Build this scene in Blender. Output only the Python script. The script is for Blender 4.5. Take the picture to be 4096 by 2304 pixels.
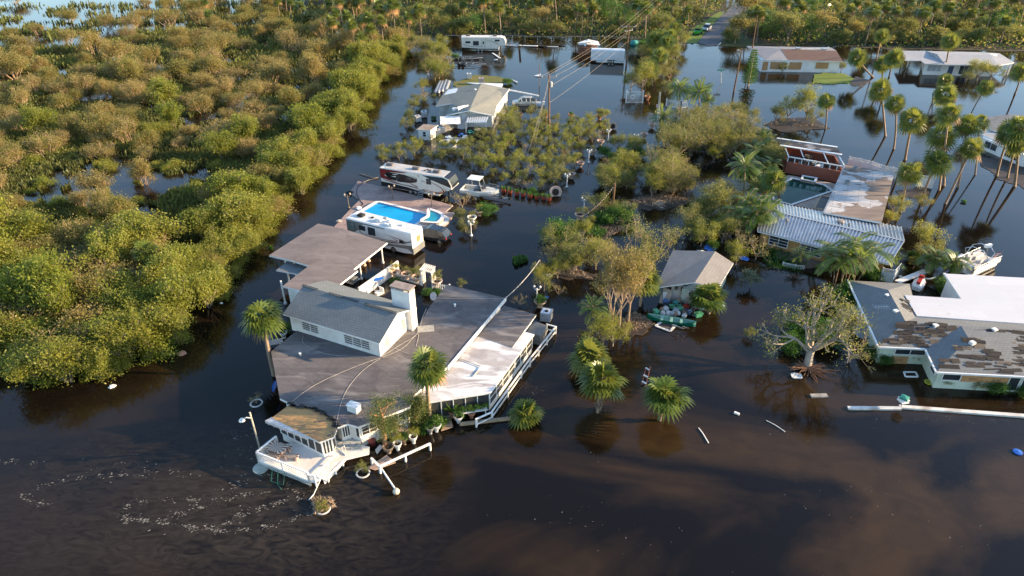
import bpy, math, random
import numpy as np
from mathutils import Vector, Matrix, noise as mnoise
for _o in list(bpy.data.objects): bpy.data.objects.remove(_o)
sc = bpy.context.scene
R = math.radians
PI = math.pi
# ---------------------------------------------------------------- camera
F, CX, CY, CAMZ = 2731.0, 2048.0, 1152.0, 41.0
TH = math.atan((CY + 550.0) / F)
cam_d = bpy.data.cameras.new('camera')
cam = bpy.data.objects.new('camera', cam_d)
sc.collection.objects.link(cam)
cam.location = (0, 0, CAMZ)
cam.rotation_euler = (math.pi / 2 - TH, 0, 0)
cam_d.sensor_width = 36.0
cam_d.lens = F / 4096.0 * 36.0
cam_d.clip_start = 0.5
cam_d.clip_end = 9000
sc.camera = cam
sc.render.resolution_x = 1024
sc.render.resolution_y = 576
# ---------------------------------------------------------------- world and sun
SUN_EL, SUN_AZ = R(16.0), R(2.0)      # azimuth counted from +X towards +Y
w = bpy.data.worlds.new('World'); sc.world = w; w.use_nodes = True
nt = w.node_tree; nt.nodes.clear()
wo = nt.nodes.new('ShaderNodeOutputWorld'); bg = nt.nodes.new('ShaderNodeBackground')
sky = nt.nodes.new('ShaderNodeTexSky'); sky.sky_type = 'NISHITA'; sky.sun_disc = False
sky.sun_elevation = SUN_EL; sky.sun_rotation = math.pi / 2 - SUN_AZ
sky.air_density = 1.1; sky.dust_density = 0.6; sky.ozone_density = 2.5
nt.links.new(sky.outputs[0], bg.inputs[0]); nt.links.new(bg.outputs[0], wo.inputs[0])
bg.inputs[1].default_value = 0.15
sun_d = bpy.data.lights.new('sun', 'SUN'); sun = bpy.data.objects.new('sun', sun_d)
sc.collection.objects.link(sun)
sun_d.energy = 5.0; sun_d.angle = R(0.55); sun_d.color = (1.0, 0.73, 0.43)
sdir = Vector((math.cos(SUN_EL) * math.cos(SUN_AZ), math.cos(SUN_EL) * math.sin(SUN_AZ), math.sin(SUN_EL)))
sun.rotation_euler = sdir.to_track_quat('Z', 'Y').to_euler()
sc.view_settings.view_transform = 'Standard'; sc.view_settings.look = 'None'
sc.view_settings.gamma = 1.0; sc.view_settings.exposure = 1.55
# ---------------------------------------------------------------- where a point of the photograph lies in the world
def P(px, py, z=0.0):
 x = (px - CX) / F; y = -(py - CY) / F
 d = (x, math.cos(TH) + y * math.sin(TH), -math.sin(TH) + y * math.cos(TH))
 t = (z - CAMZ) / d[2]
 return Vector((d[0] * t, d[1] * t, z))
def pxof(X, Y, Z=0.0):
 dz = Z - CAMZ
 dep = Y * math.cos(TH) - dz * math.sin(TH); up = Y * math.sin(TH) + dz * math.cos(TH)
 return (CX + F * X / dep, CY - F * up / dep)
def PP(pts, z): return [P(a, b, z) for a, b in pts]
# ---------------------------------------------------------------- materials
MATS = {}
def nodes(name):
 m = bpy.data.materials.new(name); m.use_nodes = True
 n = m.node_tree; b = n.nodes['Principled BSDF']
 return m, n, b
def mixcol(n, fac, a, b):
 x = n.nodes.new('ShaderNodeMix'); x.data_type = 'RGBA'
 for i, v in ((6, a), (7, b)):
  if isinstance(v, tuple): x.inputs[i].default_value = v + (1,)
  else: n.links.new(v, x.inputs[i])
 if isinstance(fac, float): x.inputs[0].default_value = fac
 else: n.links.new(fac, x.inputs[0])
 return x.outputs[2]
def noisefac(n, scale, lo=0.35, hi=0.65, detail=5, vec=None, dist=0.0, obj=True):
 tc = n.nodes.new('ShaderNodeTexCoord'); t = n.nodes.new('ShaderNodeTexNoise')
 t.inputs['Scale'].default_value = scale; t.inputs['Detail'].default_value = detail
 t.inputs['Distortion'].default_value = dist
 n.links.new(vec if vec else tc.outputs['Object'], t.inputs['Vector'])
 r = n.nodes.new('ShaderNodeMapRange'); r.inputs[1].default_value = lo; r.inputs[2].default_value = hi
 n.links.new(t.outputs['Fac'], r.inputs[0])
 return r.outputs[0]
def mapped(n, scale=(1, 1, 1), rot=0.0, geo=False):
 tc = n.nodes.new('ShaderNodeNewGeometry' if geo else 'ShaderNodeTexCoord'); mp = n.nodes.new('ShaderNodeMapping')
 mp.inputs['Scale'].default_value = scale; mp.inputs['Rotation'].default_value = (0, 0, rot)
 n.links.new(tc.outputs['Position' if geo else 'Object'], mp.inputs[0]); return mp.outputs[0]
def bumpit(n, b, h, strength=0.3, dist=0.02):
 bp = n.nodes.new('ShaderNodeBump'); bp.inputs['Strength'].default_value = strength; bp.inputs['Distance'].default_value = dist
 n.links.new(h, bp.inputs['Height']); n.links.new(bp.outputs[0], b.inputs['Normal'])
def mat(name, col, col2=None, rough=0.7, scale=1.5, metal=0.0, lo=0.35, hi=0.65, bump=0.0, spec=0.3, coat=0.0):
 if name in MATS: return MATS[name]
 m, n, b = nodes(name)
 b.inputs['Roughness'].default_value = rough; b.inputs['Metallic'].default_value = metal
 b.inputs['Specular IOR Level'].default_value = spec; b.inputs['Coat Weight'].default_value = coat
 if col2 is None: col2 = tuple(c * 0.72 for c in col)
 f = noisefac(n, scale, lo, hi)
 n.links.new(mixcol(n, f, col, col2), b.inputs['Base Color'])
 if bump:
  bumpit(n, b, f, bump, 0.03)
 MATS[name] = m; return m
def shingle_mat(name, base, dark, rot, course=0.22, worn=None, wornlo=0.55, wornhi=0.62, wscale=(0.5, 2.5, 1)):
 """asphalt shingles laid in courses; rot = direction of the ridge"""
 m, n, b = nodes(name)
 v = mapped(n, (1, 1, 1), rot)
 br = n.nodes.new('ShaderNodeTexBrick')
 br.inputs['Scale'].default_value = 1.0; br.inputs['Mortar Size'].default_value = 0.018
 br.inputs['Mortar Smooth'].default_value = 0.4
 br.inputs['Brick Width'].default_value = course * 1.7; br.inputs['Row Height'].default_value = course
 br.inputs['Color1'].default_value = base + (1,); br.inputs['Color2'].default_value = tuple(c * 0.86 for c in base) + (1,)
 br.inputs['Mortar'].default_value = dark + (1,)
 n.links.new(v, br.inputs['Vector'])
 f = noisefac(n, 0.6, 0.3, 0.7)
 c = mixcol(n, f, br.outputs['Color'], mixcol(n, 0.35, br.outputs['Color'], dark))
 f2 = noisefac(n, 9.0, 0.3, 0.7)
 c = mixcol(n, f2, c, mixcol(n, 0.2, c, dark))
 if worn:
  v2 = mapped(n, wscale, rot)
  wf = noisefac(n, 1.0, wornlo, wornhi, 4, v2, 0.6)
  c = mixcol(n, wf, c, worn)
 n.links.new(c, b.inputs['Base Color'])
 b.inputs['Roughness'].default_value = 0.85; b.inputs['Specular IOR Level'].default_value = 0.15
 bumpit(n, b, br.outputs['Fac'], -0.4, 0.02)
 MATS[name] = m; return m
def rollroof_mat(name, a, bcol, seam, rot, width=1.0, streak=0.5, patch=None, plo=0.5, phi=0.6):
 """felt roofing laid in long strips, stained and streaked"""
 m, n, b = nodes(name)
 v = mapped(n, (1, 1, 1), rot)
 br = n.nodes.new('ShaderNodeTexBrick')
 br.inputs['Scale'].default_value = 1.0; br.inputs['Mortar Size'].default_value = 0.02; br.inputs['Mortar Smooth'].default_value = 0.5
 br.inputs['Brick Width'].default_value = 7.0; br.inputs['Row Height'].default_value = width
 br.inputs['Color1'].default_value = a + (1,); br.inputs['Color2'].default_value = tuple(c * 0.9 for c in a) + (1,)
 br.inputs['Mortar'].default_value = seam + (1,)
 n.links.new(v, br.inputs['Vector'])
 f = noisefac(n, 1.0, 0.3, 0.7, 6, mapped(n, (0.18, 0.9, 1), rot), 0.4)
 c = mixcol(n, f, br.outputs['Color'], mixcol(n, streak, br.outputs['Color'], bcol))
 f2 = noisefac(n, 5.0, 0.35, 0.7, 8)
 c = mixcol(n, f2, c, mixcol(n, 0.25, c, seam))
 st = noisefac(n, 0.45, 0.5, 0.68, 8, None, 1.2); c = mixcol(n, st, c, mixcol(n, 0.45, c, seam))
 s2 = noisefac(n, 1.0, 0.55, 0.72, 6, mapped(n, (0.5, 6.0, 1), rot)); c = mixcol(n, s2, c, mixcol(n, 0.4, c, seam))
 if patch:
  wf = noisefac(n, 1.0, plo, phi, 7, mapped(n, (0.25, 0.7, 1), rot), 0.8)
  c = mixcol(n, wf, c, patch)
 n.links.new(c, b.inputs['Base Color'])
 b.inputs['Roughness'].default_value = 0.8; b.inputs['Specular IOR Level'].default_value = 0.2
 bumpit(n, b, br.outputs['Fac'], -0.3, 0.02)
 MATS[name] = m; return m
def leaf_mat(name, a, bcol, c3, trans=0.45, tcol=None, rough=0.5):
 """leaves: colour differs from plant to plant and clump to clump; light passes through"""
 m, n, b = nodes(name)
 oi = n.nodes.new('ShaderNodeObjectInfo')
 f = noisefac(n, 1.3, 0.35, 0.65, 3)
 r = n.nodes.new('ShaderNodeMapRange'); n.links.new(oi.outputs['Random'], r.inputs[0])
 c = mixcol(n, oi.outputs['Random'], a, bcol)
 c = mixcol(n, f, c, mixcol(n, 0.6, c, c3))
 n.links.new(c, b.inputs['Base Color'])
 b.inputs['Roughness'].default_value = rough; b.inputs['Specular IOR Level'].default_value = 0.3
 t = n.nodes.new('ShaderNodeBsdfTranslucent')
 if tcol:
  n.links.new(mixcol(n, 0.5, c, tcol), t.inputs['Color'])
 else: n.links.new(c, t.inputs['Color'])
 ms = n.nodes.new('ShaderNodeMixShader'); ms.inputs[0].default_value = trans
 out = n.nodes['Material Output']
 n.links.new(b.outputs[0], ms.inputs[1]); n.links.new(t.outputs[0], ms.inputs[2]); n.links.new(ms.outputs[0], out.inputs[0])
 MATS[name] = m; return m
WHITE = mat('white_paint', (0.78, 0.77, 0.74), (0.66, 0.65, 0.61), 0.5, 1.2)
OFFW = mat('stucco_white', (0.72, 0.71, 0.68), (0.56, 0.55, 0.50), 0.8, 0.8, lo=0.4, hi=0.8)
TRIM = mat('trim_white', (0.74, 0.74, 0.72), (0.55, 0.54, 0.5), 0.6, 2.0, lo=0.45, hi=0.8)
GLASS = mat('window_glass', (0.02, 0.025, 0.03), (0.035, 0.04, 0.045), 0.12, 0.8, spec=0.6)
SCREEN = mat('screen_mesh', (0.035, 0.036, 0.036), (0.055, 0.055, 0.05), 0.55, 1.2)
BLACK = mat('black_rubber', (0.02, 0.02, 0.02), None, 0.8, 4)
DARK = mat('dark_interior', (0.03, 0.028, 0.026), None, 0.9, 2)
CHROME = mat('bright_metal', (0.6, 0.6, 0.6), (0.45, 0.45, 0.45), 0.3, 3, metal=0.9)
ALU = mat('grey_aluminium', (0.35, 0.36, 0.37), (0.25, 0.26, 0.27), 0.45, 2, metal=0.5)
TERRA = mat('terracotta', (0.42, 0.20, 0.12), (0.33, 0.15, 0.09), 0.8, 4)
CREAMPOT = mat('cream_clay', (0.58, 0.42, 0.33), (0.5, 0.35, 0.27), 0.75, 4)
SOIL = mat('wet_soil', (0.045, 0.03, 0.02), (0.025, 0.018, 0.012), 0.9, 3)
WOODPOLE = mat('weathered_pole', (0.20, 0.11, 0.065), (0.12, 0.07, 0.045), 0.85, 3)
PLYWOOD = mat('plywood', (0.42, 0.24, 0.11), (0.33, 0.18, 0.08), 0.75, 1.5)
PLANKW = mat('weathered_plank', (0.36, 0.34, 0.31), (0.22, 0.2, 0.18), 0.8, 2)
REDP = mat('red_paint', (0.35, 0.03, 0.02), None, 0.5, 2)
BLUEP = mat('blue_plastic', (0.02, 0.12, 0.45), (0.02, 0.09, 0.36), 0.35, 2)
GREENP = mat('green_plastic', (0.02, 0.16, 0.10), (0.02, 0.12, 0.08), 0.4, 2)
BARK = mat('bark_grey', (0.27, 0.22, 0.17), (0.15, 0.12, 0.09), 0.9, 3)
BARKT = mat('twig_tan', (0.42, 0.30, 0.19), (0.28, 0.20, 0.13), 0.9, 1.2)
BARKR = mat('bark_red', (0.30, 0.15, 0.08), (0.19, 0.10, 0.06), 0.9, 3)
PALMT = mat('palm_trunk', (0.27, 0.20, 0.14), (0.17, 0.125, 0.09), 0.9, 5, bump=0.5)
DEADF = mat('dead_frond', (0.30, 0.18, 0.08), (0.20, 0.11, 0.05), 0.85, 2)
L_MANG = leaf_mat('leaf_mangrove', (0.19, 0.18, 0.042), (0.30, 0.22, 0.085), (0.11, 0.125, 0.035), 0.48, (0.52, 0.41, 0.10))
L_EDGE = leaf_mat('leaf_channel_mangrove', (0.17, 0.20, 0.025), (0.26, 0.245, 0.045), (0.08, 0.12, 0.02), 0.46, (0.48, 0.47, 0.07))
L_OLIVE = leaf_mat('leaf_olive', (0.13, 0.16, 0.035), (0.22, 0.20, 0.06), (0.075, 0.105, 0.028), 0.4, (0.38, 0.37, 0.08))
L_GREEN = leaf_mat('leaf_green', (0.05, 0.13, 0.02), (0.08, 0.15, 0.025), (0.03, 0.08, 0.018), 0.4, (0.12, 0.28, 0.03))
L_SAGE = leaf_mat('leaf_sage', (0.13, 0.16, 0.10), (0.16, 0.18, 0.11), (0.08, 0.11, 0.07), 0.3)
L_PALM = leaf_mat('leaf_fan_palm', (0.10, 0.155, 0.03), (0.17, 0.185, 0.035), (0.06, 0.11, 0.03), 0.35, (0.34, 0.34, 0.06), 0.32)
L_FEATH = leaf_mat('leaf_feather_palm', (0.081, 0.161, 0.029), (0.115, 0.178, 0.034), (0.057, 0.115, 0.023), 0.4, (0.276, 0.322, 0.057), 0.35)
L_GRASS = leaf_mat('leaf_marsh_grass', (0.10, 0.105, 0.03), (0.10, 0.105, 0.03), (0.05, 0.085, 0.03), 0.4, (0.25, 0.2, 0.04))
L_CONI = leaf_mat('leaf_conifer', (0.05, 0.10, 0.022), (0.10, 0.12, 0.028), (0.17, 0.14, 0.04), 0.25)
# ---------------------------------------------------------------- mesh builder
class MB:
 def __init__(s): s.v = []; s.f = []; s.mi = []; s.cur = 0
 def m(s, i): s.cur = i; return s
 def face(s, idx): s.f.append(tuple(idx)); s.mi.append(s.cur)
 def poly(s, pts):
  b = len(s.v); s.v += [tuple(p) for p in pts]; s.face(range(b, b + len(pts))); return s
 def box(s, c, d, rz=0.0, M=None):
  hx, hy, hz = d[0] / 2, d[1] / 2, d[2] / 2
  c = Vector(c); rot = M if M is not None else Matrix.Rotation(rz, 3, 'Z'); b = len(s.v)
  for z in (-hz, hz):
   for x, y in ((-hx, -hy), (hx, -hy), (hx, hy), (-hx, hy)):
    s.v.append(tuple(c + rot @ Vector((x, y, z))))
  for q in ((3, 2, 1, 0), (4, 5, 6, 7), (0, 1, 5, 4), (1, 2, 6, 5), (2, 3, 7, 6), (3, 0, 4, 7)): s.face([b + i for i in q])
  return s
 def beam(s, a, bb, w, h=None, up=(0, 0, 1)):
  """square bar from a to bb"""
  a = Vector(a); bb = Vector(bb); h = h or w; d = bb - a; L = d.length
  if L < 1e-6: return s
  d.normalize(); u = Vector(up)
  if abs(d.dot(u)) > 0.97: u = Vector((0, 1, 0))
  sd = d.cross(u).normalized(); u2 = sd.cross(d)
  M = Matrix((d, sd, u2)).transposed()
  return s.box((a + bb) / 2, (L, w, h), 0, M)
 def prism(s, pts, z0, z1=None, flip=None):
  """vertical prism under polygon pts (Vectors); pts' own z used when z1 is None"""
  n = len(pts); b = len(s.v)
  A = sum(pts[i][0] * pts[(i + 1) % n][1] - pts[(i + 1) % n][0] * pts[i][1] for i in range(n))
  if A < 0: pts = list(reversed(pts))
  for p in pts: s.v.append((p[0], p[1], p[2] if z1 is None else z1))
  for p in pts: s.v.append((p[0], p[1], (p[2] + z0) if z1 is None else z0))
  s.face(range(b, b + n)); s.face(reversed(range(b + n, b + 2 * n)))
  for i in range(n):
   j = (i + 1) % n; s.face([b + i, b + n + i, b + n + j, b + j])
  return s
 def tube(s, pts, r, n=6, cap=True):
  pts = [Vector(p) for p in pts]; rs = r if isinstance(r, (list, tuple)) else [r] * len(pts)
  rings = []
  for i, p in enumerate(pts):
   d = (pts[min(i + 1, len(pts) - 1)] - pts[max(i - 1, 0)])
   d = d.normalized() if d.length > 1e-9 else Vector((0, 0, 1))
   u = Vector((0, 0, 1)) if abs(d.z) < 0.9 else Vector((1, 0, 0))
   a = d.cross(u).normalized(); c = d.cross(a); b = len(s.v)
   for k in range(n):
    t = 2 * PI * k / n; s.v.append(tuple(p + (a * math.cos(t) + c * math.sin(t)) * rs[i]))
   rings.append(b)
  for i in range(len(rings) - 1):
   for k in range(n):
    k2 = (k + 1) % n; s.face([rings[i] + k, rings[i] + k2, rings[i + 1] + k2, rings[i + 1] + k])
  if cap and n > 2:
   s.face([rings[0] + k for k in range(n)][::-1]); s.face([rings[-1] + k for k in range(n)])
  return s
 def lathe(s, c, prof, n=14):
  """prof: list of (radius, z) from bottom up"""
  b = len(s.v); c = Vector(c)
  for (r, z) in prof:
   for k in range(n):
    t = 2 * PI * k / n; s.v.append((c.x + r * math.cos(t), c.y + r * math.sin(t), c.z + z))
  for i in range(len(prof) - 1):
   for k in range(n):
    k2 = (k + 1) % n; s.face([b + i * n + k, b + i * n + k2, b + (i + 1) * n + k2, b + (i + 1) * n + k])
  s.face([b + k for k in range(n)][::-1]); s.face([b + (len(prof) - 1) * n + k for k in range(n)])
  return s
 def loft(s, rings):
  """rings: list of equal-length closed loops"""
  n = len(rings[0]); b = len(s.v)
  for rg in rings: s.v += [tuple(p) for p in rg]
  for i in range(len(rings) - 1):
   for k in range(n):
    k2 = (k + 1) % n; s.face([b + i * n + k, b + i * n + k2, b + (i + 1) * n + k2, b + (i + 1) * n + k])
  s.face([b + k for k in range(n)][::-1]); s.face([b + (len(rings) - 1) * n + k for k in range(n)])
  return s
OFF = {}
def link(o):
 sc.collection.objects.link(o); return o
def tag(o, label=None, cat=None, group=None, kind=None):
 if label: o['label'] = label
 if cat: o['category'] = cat
 if group: o['group'] = group
 if kind: o['kind'] = kind
 return o
def thing(name, label, cat, loc=(0, 0, 0), rz=0.0, group=None, world=True):
 """an Empty at the thing's base; world=True: its parts are given in world coordinates"""
 o = link(bpy.data.objects.new(name, None)); o.location = loc; o.rotation_euler = (0, 0, rz)
 o.empty_display_size = 0.3
 OFF[o.name] = Vector(loc) if world else Vector((0, 0, 0))
 return tag(o, label, cat, group)
def build(name, mb, mats, parent=None, label=None, smooth=False):
 me = bpy.data.meshes.new(name)
 off = OFF.get(parent.name, Vector((0, 0, 0))) if parent else Vector((0, 0, 0))
 V = [(x - off.x, y - off.y, z - off.z) for x, y, z in mb.v] if off.length else mb.v
 me.from_pydata(V, [], mb.f)
 for mm in (mats if isinstance(mats, (list, tuple)) else [mats]): me.materials.append(mm)
 if any(mb.mi): me.polygons.foreach_set('material_index', mb.mi)
 if smooth: me.polygons.foreach_set('use_smooth', [True] * len(me.polygons))
 me.update()
 o = link(bpy.data.objects.new(name, me))
 if parent: o.parent = parent; OFF[o.name] = off
 if label: o['label'] = label
 return o
def dup(root, loc, rz=0.0, label=None, scale=None, rx=0.0, ry=0.0):
 r = root.copy(); link(r); r.location = loc; r.rotation_euler = (rx, ry, rz)
 if scale is not None: r.scale = scale if isinstance(scale, (tuple, list)) else (scale,) * 3
 if label: r['label'] = label
 for ch in list(root.children):
  c = ch.copy(); link(c); c.parent = r
  for g in list(ch.children):
   d = g.copy(); link(d); d.parent = c
 return r
def npmesh(name, V, Fq, mats, mi=None, smooth=False):
 """fast mesh from numpy arrays: V (n,3), Fq (m,k)"""
 me = bpy.data.meshes.new(name); k = Fq.shape[1]
 me.vertices.add(len(V)); me.vertices.foreach_set('co', V.astype(np.float32).ravel())
 me.loops.add(Fq.size); me.loops.foreach_set('vertex_index', Fq.astype(np.int32).ravel())
 me.polygons.add(len(Fq)); me.polygons.foreach_set('loop_start', np.arange(0, Fq.size, k, dtype=np.int32))
 me.polygons.foreach_set('loop_total', np.full(len(Fq), k, dtype=np.int32))
 if mi is not None: me.polygons.foreach_set('material_index', mi.astype(np.int32))
 for mm in (mats if isinstance(mats, (list, tuple)) else [mats]): me.materials.append(mm)
 me.update(calc_edges=True); me.validate(); return me
def meshobj(name, me, parent=None):
 o = link(bpy.data.objects.new(name, me))
 if parent: o.parent = parent
 return o
# ================================================================ SETTING: water, road, banks
def water_mat():
 m, n, b = nodes('flood_water')
 g = n.nodes.new('ShaderNodeNewGeometry')
 def nf(sx, sy, lo, hi, det=5, dist=0.5, rot=0.0, seedz=0.0):
  mp = n.nodes.new('ShaderNodeMapping'); mp.inputs['Scale'].default_value = (sx, sy, 1); mp.inputs['Rotation'].default_value = (0, 0, rot)
  mp.inputs['Location'].default_value = (seedz, seedz * 1.7, seedz)
  n.links.new(g.outputs['Position'], mp.inputs[0]); return noisefac(n, 1.0, lo, hi, det, mp.outputs[0], dist)
 # silty clouds with sunlit brown and shaded dark painted in: large patches, finer swirls
 big = nf(0.045, 0.075, 0.44, 0.57, 7, 0.9, 0.1, 3.3)
 fine = nf(0.35, 0.5, 0.35, 0.7, 6, 1.2, 0.3, 7.0)
 sx = n.nodes.new('ShaderNodeSeparateXYZ'); n.links.new(g.outputs['Position'], sx.inputs[0])
 near = n.nodes.new('ShaderNodeMapRange'); near.inputs[1].default_value = 60; near.inputs[2].default_value = 36; n.links.new(sx.outputs[1], near.inputs[0])
 side = n.nodes.new('ShaderNodeMapRange'); side.inputs[1].default_value = -28; side.inputs[2].default_value = 4; n.links.new(sx.outputs[0], side.inputs[0])
 mm_ = n.nodes.new('ShaderNodeMath'); mm_.operation = 'MULTIPLY'; n.links.new(near.outputs[0], mm_.inputs[0]); n.links.new(side.outputs[0], mm_.inputs[1])
 sunlit_silt = mixcol(n, mm_.outputs[0], (0.016, 0.0095, 0.0045), (0.042, 0.0245, 0.0105))
 c = mixcol(n, big, (0.006, 0.0042, 0.003), sunlit_silt)
 c = mixcol(n, fine, c, mixcol(n, 0.35, c, (0.007, 0.005, 0.0035)))
 n.links.new(c, b.inputs['Base Color'])
 b.inputs['Roughness'].default_value = 0.06; b.inputs['IOR'].default_value = 1.33
 b.inputs['Specular IOR Level'].default_value = 0.42
 # small ripples, calmer in some places
 mp = n.nodes.new('ShaderNodeMapping'); mp.inputs['Scale'].default_value = (0.9, 1.8, 1); mp.inputs['Rotation'].default_value = (0, 0, 0.15)
 n.links.new(g.outputs['Position'], mp.inputs[0])
 t = n.nodes.new('ShaderNodeTexNoise'); t.inputs['Scale'].default_value = 1.6; t.inputs['Detail'].default_value = 4; t.inputs['Distortion'].default_value = 0.8
 n.links.new(mp.outputs[0], t.inputs['Vector'])
 calm = nf(0.05, 0.09, 0.42, 0.62, 3, 0.5, 0.0, 11.0)
 mu = n.nodes.new('ShaderNodeMath'); mu.operation = 'MULTIPLY'
 n.links.new(t.outputs['Fac'], mu.inputs[0]); n.links.new(calm, mu.inputs[1])
 lf = n.nodes.new('ShaderNodeMapRange'); lf.inputs[1].default_value = -2; lf.inputs[2].default_value = -14; n.links.new(sx.outputs[0], lf.inputs[0])
 l2 = n.nodes.new('ShaderNodeMapRange'); l2.inputs[1].default_value = 46; l2.inputs[2].default_value = 38; n.links.new(sx.outputs[1], l2.inputs[0])
 l3 = n.nodes.new('ShaderNodeMath'); l3.operation = 'MULTIPLY'; n.links.new(lf.outputs[0], l3.inputs[0]); n.links.new(l2.outputs[0], l3.inputs[1])
 l6 = n.nodes.new('ShaderNodeMapRange'); l6.inputs[1].default_value = 26; l6.inputs[2].default_value = 31; n.links.new(sx.outputs[1], l6.inputs[0]); l7 = n.nodes.new('ShaderNodeMath'); l7.operation = 'MULTIPLY'; n.links.new(l3.outputs[0], l7.inputs[0]); n.links.new(l6.outputs[0], l7.inputs[1]); l3 = l7
 l8 = n.nodes.new('ShaderNodeMapRange'); l8.inputs[1].default_value = -42; l8.inputs[2].default_value = -24; l8.inputs[3].default_value = .25; n.links.new(sx.outputs[0], l8.inputs[0]); l9 = n.nodes.new('ShaderNodeMath'); l9.operation = 'MULTIPLY'; n.links.new(l3.outputs[0], l9.inputs[0]); n.links.new(l8.outputs[0], l9.inputs[1]); l3 = l9
 edd = nf(0.55, 1.3, 0.3, 0.7, 5, 2.2, 0.35, 5.0)
 l4 = n.nodes.new('ShaderNodeMath'); l4.operation = 'MULTIPLY_ADD'; n.links.new(l3.outputs[0], l4.inputs[0]); n.links.new(edd, l4.inputs[1]); n.links.new(mu.outputs[0], l4.inputs[2])
 l5 = n.nodes.new('ShaderNodeMath'); l5.operation = 'MULTIPLY'; n.links.new(l3.outputs[0], l5.inputs[0]); n.links.new(edd, l5.inputs[1])
 n.links.new(mixcol(n, l5.outputs[0], c, (0.034, 0.026, 0.018)), b.inputs['Base Color'])
 bumpit(n, b, l4.outputs[0], 0.22, 0.05)
 return m
WATER = water_mat()
V = [];
mb = MB(); mb.poly([(-3000, -60, 0), (3000, -60, 0), (3000, 6000, 0), (-3000, 6000, 0)])
o = build('flood_water', mb, WATER); tag(o, kind='structure', label='brown flood water covering the whole neighbourhood')
# ================================================================ building helpers
def slab(name, pts, z, th, top, side, parent, label=None):
 """flat or sloping roof sheet: pts Vectors (their own z kept when z is None)"""
 mb = MB(); q = [Vector((p[0], p[1], p[2] if z is None else z)) for p in pts]
 mb.prism(q, -th, None)
 n = len(q)
 mb.mi = [0] + [1] * (n + 1)
 return build(name, mb, [top, side], parent, label)
def offset_poly(pts, d):
 """inset polygon by d (positive = inwards)"""
 n = len(pts)
 A = sum(pts[i][0] * pts[(i + 1) % n][1] - pts[(i + 1) % n][0] * pts[i][1] for i in range(n))
 sg = 1 if A > 0 else -1; out = []
 for i in range(n):
  a, b, c = Vector(pts[i - 1][:2]), Vector(pts[i][:2]), Vector(pts[(i + 1) % n][:2])
  d1 = (b - a).normalized(); d2 = (c - b).normalized()
  n1 = Vector((-d1.y, d1.x)) * sg; n2 = Vector((-d2.y, d2.x)) * sg
  k = n1 + n2; k = k / max(0.25, k.dot(n1)) if k.length > 1e-6 else n1
  if k.length > 2.5: k = k.normalized() * 2.5
  p = b + k * d; out.append(Vector((p.x, p.y, pts[i][2] if len(pts[i]) > 2 else 0)))
 return out
def walls(pts, z0, z1, m, parent, name='wall', label=None):
 mb = MB(); mb.prism([Vector((p[0], p[1], z1)) for p in pts], z0, z1)
 return build(name, mb, m, parent, label)
def outn(a, b, inside):
 d = Vector((b[0] - a[0], b[1] - a[1], 0)).normalized(); nrm = Vector((d.y, -d.x, 0))
 mid = Vector(((a[0] + b[0]) / 2, (a[1] + b[1]) / 2, 0))
 if nrm.dot(Vector((inside[0], inside[1], 0)) - mid) > 0: nrm = -nrm
 return nrm
def win(parent, a, b, t0, t1, z0, z1, nx, nz, inside, frame=None, pane=None, name='window', fw=0.07, label=None):
 """window in the wall a-b (world), between fractions t0,t1; nx, nz panes across and down"""
 frame = frame or TRIM; pane = pane or GLASS
 A = Vector((a[0], a[1], 0)); B = Vector((b[0], b[1], 0)); nr = outn(A, B, inside)
 p = A.lerp(B, t0); q = A.lerp(B, t1); o = nr * 0.035; mb = MB()
 for k in range(nz + 1):
  z = z0 + (z1 - z0) * k / nz; wdt = fw if k in (0, nz) else fw * 0.6
  mb.beam(p + o + Vector((0, 0, z)), q + o + Vector((0, 0, z)), 0.07, wdt)
 for k in range(nx + 1):
  c = p.lerp(q, k / nx) + o * 1.1; wdt = fw if k in (0, nx) else fw * 0.8
  mb.beam(c + Vector((0, 0, z0)), c + Vector((0, 0, z1)), 0.075, wdt, up=(q - p).normalized())
 f = build(name, mb, frame, parent, label)
 pb = MB(); d = (q - p).normalized(); M = Matrix((d, nr, Vector((0, 0, 1)))).transposed()
 pb.box((p + q) / 2 + nr * 0.018 + Vector((0, 0, (z0 + z1) / 2)), ((q - p).length - 0.02, 0.03, z1 - z0 - 0.02), 0, M)
 g = build('pane', pb, pane, f)
 return f
def lattice(mb, a, b, z0, z1, step=0.22, w=0.035, border=True):
 a = Vector((a[0], a[1], 0)); b = Vector((b[0], b[1], 0)); L = (b - a).length; d = (b - a) / L; h = z1 - z0
 nr = Vector((d.y, -d.x, 0))
 def pt(s, z, k): return a + d * s + Vector((0, 0, z0 + z)) + nr * k
 s = -h
 while s < L:
  for sg, k in ((1, 0.008), (-1, -0.008)):
   # line from (s,0) to (s+h,h) clipped to 0..L
   s0, s1 = max(s, 0), min(s + h, L)
   if s1 - s0 > 0.03:
    za, zb = s0 - s, s1 - s
    if sg < 0: za, zb = h - za, h - zb
    mb.beam(pt(s0, za, k), pt(s1, zb, k), 0.014, w, up=d)
  s += step
 if border:
  mb.beam(pt(0, 0, 0), pt(L, 0, 0), 0.05, 0.06); mb.beam(pt(0, h, 0), pt(L, h, 0), 0.05, 0.06)
  mb.beam(pt(0, 0, 0), pt(0, h, 0), 0.05, 0.05); mb.beam(pt(L, 0, 0), pt(L, h, 0), 0.05, 0.05)
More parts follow.
